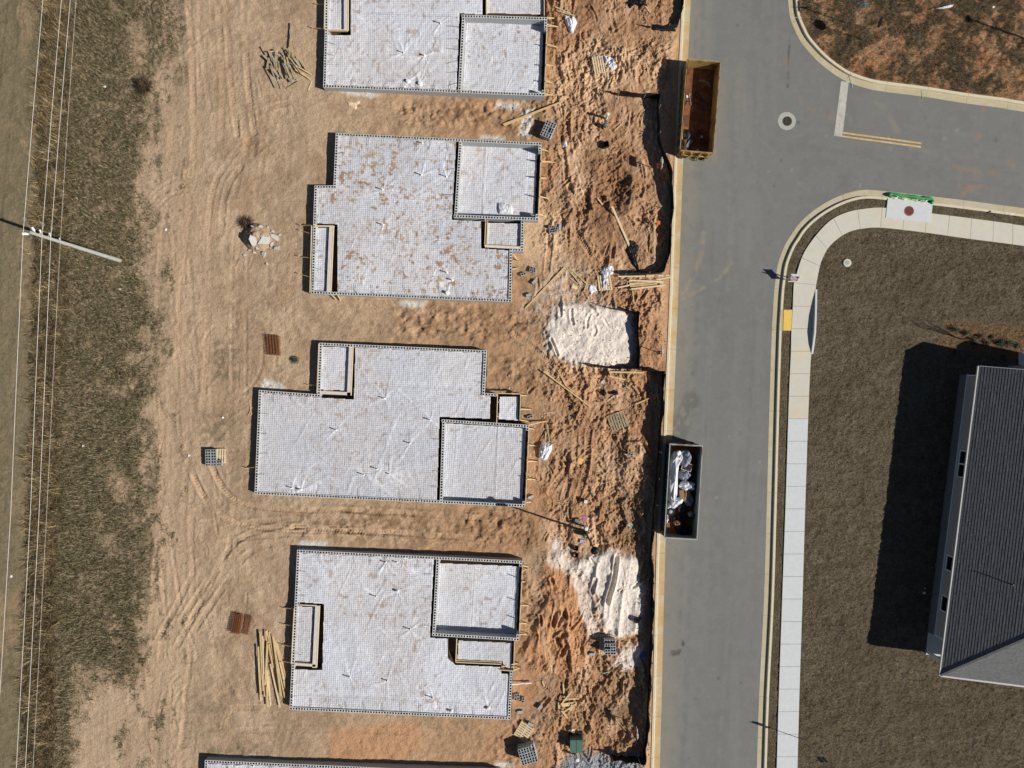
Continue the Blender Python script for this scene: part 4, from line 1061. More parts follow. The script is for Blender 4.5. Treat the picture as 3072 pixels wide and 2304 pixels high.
def foundation(label, anchor, chains, regions, boards=(), braces=(), pipes=(), seed=1, dowel_runs=(), slurry=None):
    t_ = thing('block_foundation', label, 'foundation', (*WX(*anchor, 0), 0))
    off = t_.location.copy()
    def loc(o):   # keep world coordinates in the part meshes
        o.location = -off; return o
    mb = MB(); wall_mesh(mb, chains, seed=seed)
    loc(mb.build('block_wall', [M['block'], M['block_top'], M['core']], t_))
    wm = MB()
    for k, (nm, poly, z, st_) in enumerate(regions):
        o = sheet(nm, poly, z, t_, seed * 10 + k, st_, [(p[0], p[1], 1.3) for p in pipes if in_poly(p[:2], poly)]); loc(o)
        f = MB(); f.prism([WX(a, b, z) for a, b in poly], -1.1, z - 0.05)
        loc(f.build('fill', M['fill'], o, tri=True)); o.children[0].location = (0, 0, 0)
        mesh_wires(wm, poly, z, seed=seed + k)
    loc(wm.build('wire_mesh', M['wire'], t_))
    # formwork boards: (p, q, width, top z, depth)
    for (p, q, w_, z_, dp) in boards:
        b = MB(); A = WX(*p, z_); B = WX(*q, z_)
        b.beam((A[0], A[1], z_ - dp / 2), (B[0], B[1], z_ - dp / 2), w_, dp)
        wide = w_ > 0.12
        loc(b.build('covered_form' if wide else 'form_board', M['cover'] if wide else M['lumber2'], t_))
        if wide:
            A2_ = Vector(A); B2_ = Vector(B); n_ = (B2_ - A2_).normalized(); n_ = Vector((-n_.y, n_.x)) * (w_ / 2 + .018)
            b = MB(); b.beam((A[0] + n_.x, A[1] + n_.y, z_ - dp / 2 + .012), (B[0] + n_.x, B[1] + n_.y, z_ - dp / 2 + .012), .032, dp)
            loc(b.build('form_board', M['lumber2'], t_))
    for (p, q, z_) in braces:
        b = MB(); A = Vector((*WX(*p, z_), z_ - 0.04)); g = G(*q)
        b.beam(A, g + Vector((0, 0, 0.03)), 0.055, 0.035)
        b.beam(g + Vector((0, 0, -0.3)), g + Vector((0, 0, 0.30)), 0.045, 0.035)
        b.beam(A + Vector((0, 0, -0.22)), g + Vector((0, 0, 0.02)), 0.045, 0.03)
        loc(b.build('brace', M['lumber'], t_))
    for p in pipes:
        px_, py_ = p[:2]; h_ = p[2] if len(p) > 2 else 0.42; r_ = p[3] if len(p) > 3 else 0.035
        zb = 0.30
        for nm, poly, z, st_ in regions:
            if in_poly((px_, py_), poly): zb = z
        A = Vector((*WX(px_, py_, zb), zb))
        b = MB()
        b.tube([A + Vector((0, 0, -0.1)), A + Vector((0, 0, h_))], r_, 10)
        b.lathe([(r_ * 1.35, h_ - 0.07), (r_ * 1.35, h_ + 0.005), (r_ * 0.8, h_ + 0.012)], 10, A)
        b.lathe([(r_ * 2.6, -0.02), (r_ * 1.9, 0.05), (r_ * 1.05, 0.11)], 9, A)     # sheet gathered and taped round the pipe
        loc(b.build('drain_pipe', M['pvc'], t_, smooth=False))
    rn = random.Random(seed + 50)
    for (p, q, into, n_, ln) in dowel_runs:       # bars poking from the cores into the slab
        A = Vector(WX(*p, ZT)); B = Vector(WX(*q, ZT)); D = Vector((into[0], -into[1])).normalized()
        for i in range(n_):
            c = A + (B - A) * ((i + 0.6) / n_); dd = (D + Vector((D.y, -D.x)) * rn.uniform(-0.25, 0.25)).normalized() * ln * rn.uniform(0.8, 1.1)
            b = MB(); b.tube([(c.x, c.y, ZT - 0.12), (c.x, c.y, ZT + 0.035), (c.x + dd.x, c.y + dd.y, ZT + 0.012)], 0.010, 5)
            loc(b.build('rebar', M['rebar'], t_))
    return t_, off

f1, o1 = foundation('northernmost block foundation, cut by the top edge, with a sunken garage bay at its right', (1300, 280),
    [[(979, -300), (974, 87), (969, 261), (1633, 288), (1634, 270)], [(1640.5, 84), (1642, 51), (1385, 43)], [(1386, 52), (1374, 277)]],
    [('poly_sheet', [(977, 106), (1052, 106), (1052, -300), (1446, -300), (1446, 42), (1378, 38), (1369, 268), (976, 252)], 0.32, 0.5),
     ('poly_sheet', [(985, -300), (1030, -300), (1030, 86), (982, 86)], 0.20, 0.5),
     ('poly_sheet', [(1462, -300), (1625, -300), (1628, 42), (1462, 38)], 0.20, 0.3),
     ('garage_sheet', [(1392, 60), (1630, 68), (1622, 284), (1381, 268)], -0.30, 0.7)],
    boards=[((980, 88), (1041, 89), 0.09, 0.42, 0.2), ((1037, -120), (1037, 88), 0.28, 0.40, 0.2), ((976, -120), (972, 86), 0.05, 0.44, 0.25), ((1460, -120), (1460, 40), 0.10, 0.40, 0.2), ((1632.5, -140), (1633, 44), 0.05, 0.42, 0.25), ((1641, 80), (1634, 272), 0.05, 0.05, 0.40)],
    braces=[((1641, 50), (1664, 53), .4), ((1641, 72), (1678, 81), .4), ((1640, 130), (1676, 143), .4), ((1638, 192), (1660, 196), .4), ((1636, 240), (1660, 250), .4), ((1634, 280), (1662, 285), .4), ((973, 84), (938, 84), .4), ((976, 8), (952, 14), .4), ((1462, 8), (1480, 10), .4), ((1462, 20), (1480, 34), .4)],
    pipes=[(1321.5, 70), (1211, 159), (1273.6, 167, 0.3, 0.05), (1224, 244, 0.2, 0.09), (1260, 251, 0.2, 0.09)], seed=2,
    dowel_runs=[((975, 258), (1370, 270), (0.2, -1), 8, 0.85), ((972, 250), (976, 110), (1, 0.1), 4, 0.75), ((1376, 60), (1370, 262), (-1, 0.1), 6, 0.8)])

f2, o2 = foundation('brown-stained second foundation from the top, with a white tarp in its garage bay', (1300, 880),
    [[(1623.5, 452), (1624, 427), (1007, 398), (1000, 556), (943, 556), (933, 881), (1534, 906), (1537, 752), (1570, 754), (1571.5, 662)],
     [(1377, 424), (1363, 645)], [(1361, 652), (1615, 661), (1615.5, 642)]],
    [('poly_sheet', [(1015, 407), (1368, 423), (1355, 656), (1355, 660), (1443, 664), (1443, 745), (1529, 752), (1526, 897), (1012, 875), (1013, 672), (951, 669), (951, 564), (1008, 566)], 0.32, 1.7),
     ('poly_sheet', [(945, 683), (984, 684), (976, 872), (941, 871)], 0.19, 0.6),
     ('poly_sheet', [(1458, 668), (1563, 672), (1562, 745), (1456, 740)], 0.19, 0.7),
     ('garage_sheet', [(1384, 434), (1612, 446), (1603, 652), (1371, 644)], -0.48, 0.45)],
    boards=[((943, 677), (1001, 678), 0.09, 0.42, 0.2), ((993, 680), (985, 876), 0.28, 0.40, 0.2), ((934, 676), (929, 878), 0.05, 0.44, 0.28), ((1457, 657), (1454, 738), 0.05, 0.40, 0.2), ((1463, 660), (1460, 738), 0.04, 0.38, 0.2), ((1455, 738), (1563, 744), 0.16, 0.40, 0.10), ((1455, 734), (1563, 740), 0.04, 0.46, 0.2), ((1624, 450), (1615.5, 645), 0.05, -0.18, 0.40)],
    braces=[((1624, 446), (1648, 454), .4), ((1624, 482), (1668, 487), .4), ((1621, 532), (1642, 534), .4), ((1619, 588), (1652, 597), .4), ((1616, 642), (1645, 652), .4), ((931, 675), (902, 676), .4), ((932, 700), (902, 692), .4), ((931, 773), (898, 770), .4), ((928, 830), (898, 822), .4), ((988, 878), (1010, 900), .4), ((1010, 880), (1022, 902), .4), ((1540, 760), (1553, 782), .4), ((1537, 806), (1556, 806), .4)],
    pipes=[(1264, 524.6), (1147.7, 569, 0.4), (1149.5, 674.7, 0.4), (1267, 429, 0.3), (1341, 818), (1357, 840.7, 0.35, 0.045), (1341.5, 878.6, 0.25, 0.08), (1339, 530)], seed=4,
    dowel_runs=[((1030, 404), (1360, 420), (0, 1), 7, 0.75), ((1040, 884), (1500, 900), (-0.2, -1), 9, 0.85), ((1374, 440), (1360, 640), (-1, 0.05), 5, 0.85), ((1004, 440), (1002, 548), (1, 0.05), 3, 0.7), ((940, 690), (935, 860), (1, 0.1), 4, 0.75), ((1532, 770), (1528, 880), (-1, 0), 3, 0.7)])

f3, o3 = foundation('third foundation from the top, the widest, with a boarded porch bay', (1300, 1480),
    [[(1586, 1292), (1587, 1275), (1325, 1258)], [(1326.5, 1267), (1319, 1508)], [(1490, 1181), (1454, 1179), (1460, 1051), (958, 1028), (952, 1183), (776, 1170), (763, 1483), (1575, 1522), (1576, 1505)]],
    [('poly_sheet', [(1066, 1043), (1451, 1060), (1447, 1187), (1471, 1190), (1469, 1256), (1318, 1250), (1310, 1501), (772, 1475), (784, 1180), (952, 1193), (1062, 1199)], 0.32, 0.45),
     ('poly_sheet', [(966, 1040), (1045, 1043), (1041, 1171), (961, 1168)], 0.19, 0.4),
     ('poly_sheet', [(1500, 1190), (1555, 1191), (1554, 1261), (1497, 1257)], 0.20, 0.1),
     ('garage_sheet', [(1334, 1270), (1578, 1285), (1566, 1513), (1326, 1499)], -0.13, 0.35)],
    boards=[((1052, 1040), (1046, 1186), 0.26, 0.40, 0.2), ((960, 1178), (1052, 1182), 0.20, 0.40, 0.2), ((956, 1030), (950, 1180), 0.05, 0.44, 0.28), ((1493, 1178), (1490, 1268), 0.05, 0.42, 0.22), ((1490, 1180), (1562, 1182), 0.05, 0.42, 0.25), ((1562, 1182), (1560, 1262), 0.05, 0.42, 0.25), ((1587, 1290), (1577, 1508), 0.05, 0.22, 0.45)],
    braces=[((1563, 1186), (1585, 1187), .4), ((1562, 1228), (1597, 1228), .4), ((1561, 1260), (1594, 1266), .4), ((1587, 1276), (1642, 1262), .4), ((1586, 1286), (1607, 1287), .4), ((1585, 1335), (1608, 1337), .4), ((1582, 1385), (1616, 1385), .4), ((1580, 1438), (1612, 1439), .4), ((1578, 1508), (1598, 1505), .4), ((1493, 1206), (1512, 1208), .4), ((1491, 1249), (1512, 1251), .4), ((952, 1156), (926, 1155), .4), ((766, 1402), (742, 1404), .4)],
    pipes=[(1154, 1195.6, 0.4), (1291, 1260, 0.4), (1092, 1424), (1132, 1407, 0.4), (1169, 1422, 0.3), (876, 1464, 0.35), (903, 1469, 0.3, 0.05), (1010, 1290, 0.4), (1230, 1330, 0.4)], seed=6,
    dowel_runs=[((790, 1482), (1290, 1504), (0, -1), 8, 0.8), ((790, 1176), (940, 1186), (0.1, 1), 3, 0.8), ((774, 1200), (766, 1450), (1, 0.1), 4, 0.8), ((1322, 1290), (1318, 1480), (-1, 0.05), 4, 0.7), ((1458, 1070), (1456, 1160), (-1, 0), 3, 0.7)])

f4, o4 = foundation('fourth foundation from the top, beside the long yellow lumber pile', (1300, 2100),
    [[(1566.2, 1700), (1567, 1683), (891, 1650), (868, 2130), (1531, 2160), (1538, 2014)], [(1309, 1679), (1297, 1900)], [(1296, 1908), (1557, 1923), (1558, 1904)]],
    [('poly_sheet', [(899, 1660), (1301, 1679), (1289, 1914), (1343, 1917), (1343, 1975), (1366, 1996), (1500, 2002), (1504, 2022), (1530, 2024), (1523, 2151), (877, 2121), (883, 2009), (967, 2012), (973, 1812), (893, 1806)], 0.32, 0.5),
     ('poly_sheet', [(891, 1820), (941, 1822), (934, 1987), (884, 1984)], 0.19, 0.4),
     ('poly_sheet', [(1376, 1923), (1536, 1930), (1533, 2006), (1512, 2000), (1508, 1984), (1373, 1978)], 0.20, 0.6),
     ('garage_sheet', [(1315, 1690), (1558, 1700), (1548, 1915), (1303, 1901)], -0.44, 0.55)],
    boards=[((951, 1818), (942, 2004), 0.28, 0.40, 0.2), ((884, 1994), (946, 1998), 0.16, 0.40, 0.2), ((888, 1815), (948, 1818), 0.07, 0.42, 0.2), ((882, 1826), (873, 1992), 0.05, 0.44, 0.28), ((1370, 1917), (1367, 1988), 0.05, 0.42, 0.22), ((1368, 1988), (1504, 1994), 0.05, 0.44, 0.22), ((1369, 1983), (1505, 1989), 0.10, 0.30, 0.08), ((1500, 2011), (1541, 2014), 0.05, 0.44, 0.22), ((1544, 1925), (1541, 2013), 0.05, 0.42, 0.25), ((1567.2, 1700), (1558, 1905), 0.05, -0.12, 0.45)],
    braces=[((1567, 1697), (1592, 1702), .4), ((1567, 1714), (1582, 1706), .4), ((1565, 1746), (1580, 1746), .4), ((1563, 1817), (1592, 1817), .4), ((1561, 1871), (1585, 1871), .4), ((1558, 1905), (1585, 1901), .4), ((1504, 2003), (1556, 1989), .5), ((1500, 2012), (1545, 1999), .5), ((1541, 2012), (1563, 2002), .4), ((882, 1828), (853, 1824), .4), ((880, 1880), (853, 1873), .4), ((876, 1942), (848, 1934), .4), ((874, 1990), (846, 1984), .4), ((1372, 1934), (1394, 1924), .4), ((1369, 1975), (1388, 1966), .4)],
    pipes=[(1157, 1687, 0.35), (1191, 1687, 0.3), (1129, 1789), (1192.6, 1773, 0.25, 0.06), (1230.6, 1887.6), (1298, 2093, 0.45), (1354, 2133, 0.25, 0.06), (1049, 2031.6, 0.4), (1162, 2042, 0.35), (1465, 2124, 0.2, 0.08)], seed=8,
    dowel_runs=[((930, 1660), (1280, 1676), (0, 1), 7, 0.8), ((890, 1690), (887, 1800), (1, 0.15), 3, 0.75), ((882, 1840), (876, 1975), (1, 0.12), 3, 0.75), ((900, 2126), (1500, 2150), (0, -1), 11, 0.7), ((1303, 1700), (1294, 1890), (-1, 0.08), 5, 0.75), ((868, 2040), (866, 2100), (1, -0.1), 2, 0.7)])

f5, o5 = foundation('southernmost foundation, only its north wall showing at the bottom edge', (1000, 2300),
    [[(1500, 2320), (614, 2281), (600, 2680)]],
    [('poly_sheet', [(622, 2291), (1490, 2329), (1490, 2660), (610, 2660)], 0.32, 0.6)],
    pipes=[(700, 2310, 0.4), (760, 2298, 0.3)], seed=10, dowel_runs=[((640, 2288), (1040, 2306), (0, 1), 6, 0.8)])

# ------------------------------------------------------------------ crumpled sheets, bags and mounds
def blob(name, outline, h, mt, seed, origin=None, rings=9, parent=None, sharp=1.0, zfun=None, dome=0.6):
    """a crumpled closed body over an outline given in photo pixels"""
    P = [Vector(WX(a, b, -0.3)) for a, b in outline]
    c = sum(P, Vector((0, 0))) / len(P)
    seg = 40
    per = [0]
    for i in range(len(P)): per.append(per[-1] + (P[(i + 1) % len(P)] - P[i]).length)
    ring = []
    for k in range(seg):
        s_ = per[-1] * k / seg
        for i in range(len(P)):
            if per[i] <= s_ <= per[i + 1]:
                ring.append(P[i] + (P[(i + 1) % len(P)] - P[i]) * ((s_ - per[i]) / (per[i + 1] - per[i] + 1e-9))); break
    zb = (zfun or gz)(c.x, c.y)
    vs = []; fs = []
    for r in range(rings + 1):
        f = r / rings
        for k in range(seg):
            p = c + (ring[k] - c) * f
            nz = mnoise.noise(Vector((p.x * 5, p.y * 5, seed * 3.1))); n2 = 1 - abs(mnoise.noise(Vector((p.x * 9, p.y * 3.5, seed * 1.7)))) * 2
            prof_ = (1 - f ** 3) ** dome
            z = h * prof_ * (0.72 + 0.25 * nz + 0.22 * n2 * sharp) + 0.012
            zg = (zfun or gz)(p.x, p.y) if f > 0.0 else zb
            vs.append((p.x - c.x, p.y - c.y, max(z, 0.01) + (zg - zb) * f if f < 1 else zg - zb - 0.01))
    for r in range(rings):
        for k in range(seg):
            k2 = (k + 1) % seg
            fs.append((r * seg + k, r * seg + k2, (r + 1) * seg + k2, (r + 1) * seg + k))
    fs.append(tuple(rings * seg + k for k in range(seg - 1, -1, -1)))
    mb = MB(); mb.add(vs, fs)
    o = mb.build(name, mt, parent, loc=(c.x, c.y, zb), smooth=sharp < 0.5)
    return o

def jit(c, rx, ry, n, seed, amp=0.25, rot=0):
    r = random.Random(seed); out = []
    for k in range(n):
        th = 2 * math.pi * k / n; q = 1 + r.uniform(-amp, amp)
        x_ = rx * q * math.cos(th); y_ = ry * q * math.sin(th)
        out.append((c[0] + x_ * math.cos(rot) - y_ * math.sin(rot), c[1] + x_ * math.sin(rot) + y_ * math.cos(rot)))
    return out

tag(blob('white_tarp', [(1494, 606), (1513, 606), (1517, 614), (1533, 612), (1540, 622), (1539, 643), (1497, 641), (1493, 630)], 0.22, M['tarp'], 1, zfun=lambda x, y: -0.44), 'white tarp bunched in the garage bay of the brown-stained foundation', 'tarp')
tag(blob('plastic_bag', [(1694, 50), (1708, 48), (1722, 50), (1732, 68), (1724, 86), (1718, 103), (1710, 100), (1702, 84), (1694, 70)], 0.35, M['tarp'], 2), 'white cement bag by the north-east corner of the top foundation', 'bag')
tag(blob('plastic_wrap', [(1808, 168), (1822, 172), (1840, 178), (1842, 196), (1852, 205), (1836, 212), (1824, 204), (1814, 190)], 0.25, M['tarp'], 3), 'white plastic wrap crumpled at the end of the northernmost pallet', 'plastic wrap')
tag(blob('plastic_sheet', [(1624, 1323), (1640, 1327), (1657, 1332), (1655, 1352), (1642, 1378), (1634, 1383), (1615, 1376), (1617, 1350)], 0.45, M['tarp'], 4), 'large white plastic bag on the dirt east of the wide third foundation', 'bag')
tag(blob('plastic_wrap', [(1815, 797), (1836, 794), (1843, 808), (1840, 822), (1822, 822), (1822, 850), (1818, 872), (1806, 868), (1806, 826), (1800, 818)], 0.30, M['tarp'], 5), 'white plastic wrap draped over the pallet by the plank stack', 'plastic wrap')
tag(blob('plastic_wrap', [(1768, 856), (1778, 852), (1788, 862), (1793, 870), (1780, 878), (1774, 886), (1766, 872)], 0.18, M['tarp'], 6), 'small white plastic scrap left of the wrapped pallet', 'plastic wrap')
tag(blob('plastic_scrap', jit((1810, 1146), 8, 8, 9, 7), 0.12, M['tarp'], 7), 'white plastic scrap north of the black bucket', 'litter')
tag(blob('plastic_scrap', jit((1694, 430), 10, 9, 9, 8), 0.18, M['tarp'], 8), 'grey-white wrap scrap right of the north-east corner of the second foundation', 'litter')
tag(blob('plastic_scrap', [(2812, 22), (2850, 12), (2866, 10), (2862, 18), (2830, 24)], 0.12, M['tarp'], 9), 'long white plastic scrap in the weedy lot at the top right', 'litter')
tag(blob('black_cloth', [(1890, 720), (1905, 722), (1918, 738), (1916, 752), (1905, 768), (1907, 784), (1920, 814), (1912, 812), (1902, 798), (1893, 778), (1880, 756), (1880, 745)], 0.30, M['black'], 10), 'heap of black silt cloth at the foot of the long leaning plank', 'cloth')
tag(blob('black_cloth', [(1878, 8), (1900, -8), (1925, -2), (1940, 10), (1930, 20), (1905, 12), (1890, 24)], 0.30, M['black'], 11), 'black cloth heap at the top edge of the dirt lot', 'cloth')
tag(blob('black_cloth', [(1950, 78), (1990, 82), (2028, 82), (2030, 92), (1990, 92), (1955, 90)], 0.20, M['black'], 12), 'rolled black cloth lying beside the end of the northernmost silt fence', 'cloth')
tag(blob('black_cloth', jit((1912, 1857), 14, 9, 9, 13, 0.3), 0.35, M['black'], 13), 'crumpled black cloth on the lower white sand pile', 'cloth')
tag(blob('straw_scrap', [(1040, 305), (1052, 308), (1066, 307), (1078, 302), (1082, 309), (1070, 316), (1072, 326), (1066, 330), (1056, 322), (1046, 318)], 0.07, M['lumber2'], 14), 'torn tan paper sack on the dirt between the two upper foundations', 'litter')
for k, (a, b, d) in enumerate(((320, 264, 'by the tall dry grass, upper left'), (364, 868, 'in the weeds below the power pole foot'), (254, 1337, 'half-moon shaped, in the weeds at mid left'), (570, 1365, 'on the haul road left of the block pallet'), (39, 1727, 'in the mown verge at lower left'), (672, 1252, 'on the haul road below the rusty bars'),
                           (1584, 657, 'beside the second foundation at its garage corner'), (502, 690, 'beside the haul road edge'), (2985, 16, 'in the weeds at the far top right'), (1719, 2193, 'beside the green transformer box'))):
    tag(blob('litter_scrap', jit((a, b), 4.5, 3.5, 7, 60 + k, 0.45), 0.06, M['white'], 30 + k), 'small white scrap of litter ' + d, 'litter')

# ------------------------------------------------------------------ boards
def board(name, p, q, wd, th, mt, label, group=None, z0=0.0, z1=0.0, cat='board'):
    A = G(*p); B = G(*q); A.z += th / 2 + z0; B.z += th / 2 + z1
    lift = 0.0
    for k_i in range(1, 12):
        f_ = k_i / 12; m_ = A + (B - A) * f_; lift = max(lift, gz(m_.x, m_.y) - (m_.z - th / 2))
    A.z += lift * .8; B.z += lift * .8
    c = (A + B) / 2
    n_ = (B - A).length
    mb = MB(); mb.beam(A - c, B - c, wd, th)
    return tag(mb.build(name, mt, loc=c), label, cat, group)

def cr(ox, oy, s):   # crop coordinates -> photo pixels
    return lambda a, b: (ox + a / s, oy + b / s)
R1 = random.Random(5)
ORD = ['first', 'second', 'third', 'fourth', 'fifth', 'sixth', 'seventh', 'eighth', 'ninth', 'tenth', 'eleventh', 'twelfth', 'thirteenth', 'fourteenth', 'fifteenth', 'sixteenth', 'seventeenth', 'eighteenth', 'nineteenth', 'twentieth'] + ['twenty-' + q for q in ('first', 'second', 'third', 'fourth', 'fifth', 'sixth', 'seventh', 'eighth', 'ninth')] + ['thirtieth'] + ['thirty-' + q for q in ('first', 'second', 'third', 'fourth', 'fifth', 'sixth', 'seventh', 'eighth', 'ninth')] + ['fortieth'] + ['forty-' + q for q in ('first', 'second', 'third', 'fourth', 'fifth', 'sixth', 'seventh', 'eighth', 'ninth')]
c_ = cr(760, 60, 6.914)
old = [(360, 830, 290, 1010), (420, 790, 490, 950), (250, 775, 410, 940), (570, 690, 495, 840), (505, 900, 520, 1120), (400, 1020, 550, 1440), (440, 1050, 590, 1430), (470, 1080, 545, 1215), (620, 850, 700, 1240), (650, 860, 700, 990), (690, 680, 760, 880),
       (670, 800, 740, 930), (700, 970, 840, 1320), (730, 960, 830, 1300), (800, 1000, 880, 1260), (760, 980, 970, 1270), (880, 690, 830, 910), (800, 740, 760, 860), (930, 800, 1090, 1020), (950, 790, 1100, 1030), (880, 850, 1000, 1000), (560, 1100, 640, 1240), (450, 830, 480, 1010), (540, 750, 640, 860), (600, 700, 700, 830), (820, 1090, 900, 1240), (330, 620, 430, 900), (700, 640, 800, 860), (580, 780, 690, 1150)]
for _ in range(16):
    a_ = R1.uniform(380, 950); b_ = R1.uniform(620, 900); an_ = R1.uniform(1.0, 1.5) + (a_ - 650) * -0.0012; L_ = R1.uniform(220, 420); old.append((a_, b_, a_ + L_ * math.cos(an_) * .8, b_ + L_ * math.sin(an_)))
old.sort(key=lambda q: q[0] + q[2])
for k, (a, b, c, d) in enumerate(old):
    z = R1.uniform(0.02, 0.55); board('old_board', c_(a, b), c_(c, d), R1.choice((0.08, 0.09, 0.14)), 0.04, M['oldwood'], 'weathered grey stake, %s from the left in the old wood heap' % ORD[k], 'old stakes heaped left of the top foundation', z + R1.uniform(0, 0.12), z * 0.6)
for (a, b, c, d, wh) in ((870, 1010, 1190, 1250, 'middle'), (890, 1060, 1180, 1230, 'lowest'), (850, 940, 1210, 1140, 'topmost')):
    board('old_board', c_(a, b), c_(c, d), 0.07, 0.04, M['lumber'], wh + ' of three yellow strips fanning out of the old wood heap', 'yellow strips in the old wood heap', 0.25, 0.05)
board('old_board', c_(690, 1430), c_(960, 1290), 0.12, 0.05, M['oldwood'], 'grey board lying crosswise at the foot of the old wood heap', None, 0.03, 0.12)
board('old_board', c_(1210, 1270), c_(1140, 1460), 0.07, 0.04, M['lumber2'], 'short pale stick at the lower right of the old wood heap')
board('old_board', c_(330, 705), c_(545, 690), 0.05, 0.04, M['lumber2'], 'thin pale stick lying level across the top left of the old wood heap', None, 0.35, 0.38)
board('old_board', c_(860, 100), c_(890, 640), 0.09, 0.05, M['oldwood'], 'longest weathered board, pointing north out of the old wood heap', None, 0.30, 0.45)
c_ = cr(760, 1820, 5.53)
yel = [(100, 640, 150, 1470), (90, 840, 130, 1560), (130, 395, 185, 1380), (175, 465, 190, 1100), (225, 390, 235, 550), (245, 570, 195, 1480), (265, 410, 440, 1440), (270, 600, 345, 1000), (320, 500, 530, 1500), (345, 470, 480, 1460), (380, 580, 545, 1370), (400, 600, 550, 1180), (290, 940, 450, 1650), (230, 1050, 240, 1480), (250, 1140, 285, 1640), (240, 1300, 262, 1640), (225, 385, 270, 600), (360, 560, 520, 1200)]
yel.sort(key=lambda q: q[0] + q[2])
for k, (a, b, c, d) in enumerate(yel):
    z = R1.uniform(0.0, 0.26); board('long_plank', c_(a, b), c_(c, d), R1.choice((0.085, 0.10, 0.13)), 0.04, M['lumber'] if k % 3 else M['lumber2'], 'long plank, %s from the left in the yellow pile by the fourth foundation' % ORD[k], 'yellow planks piled left of the fourth foundation', z, z + R1.uniform(-0.02, 0.05))
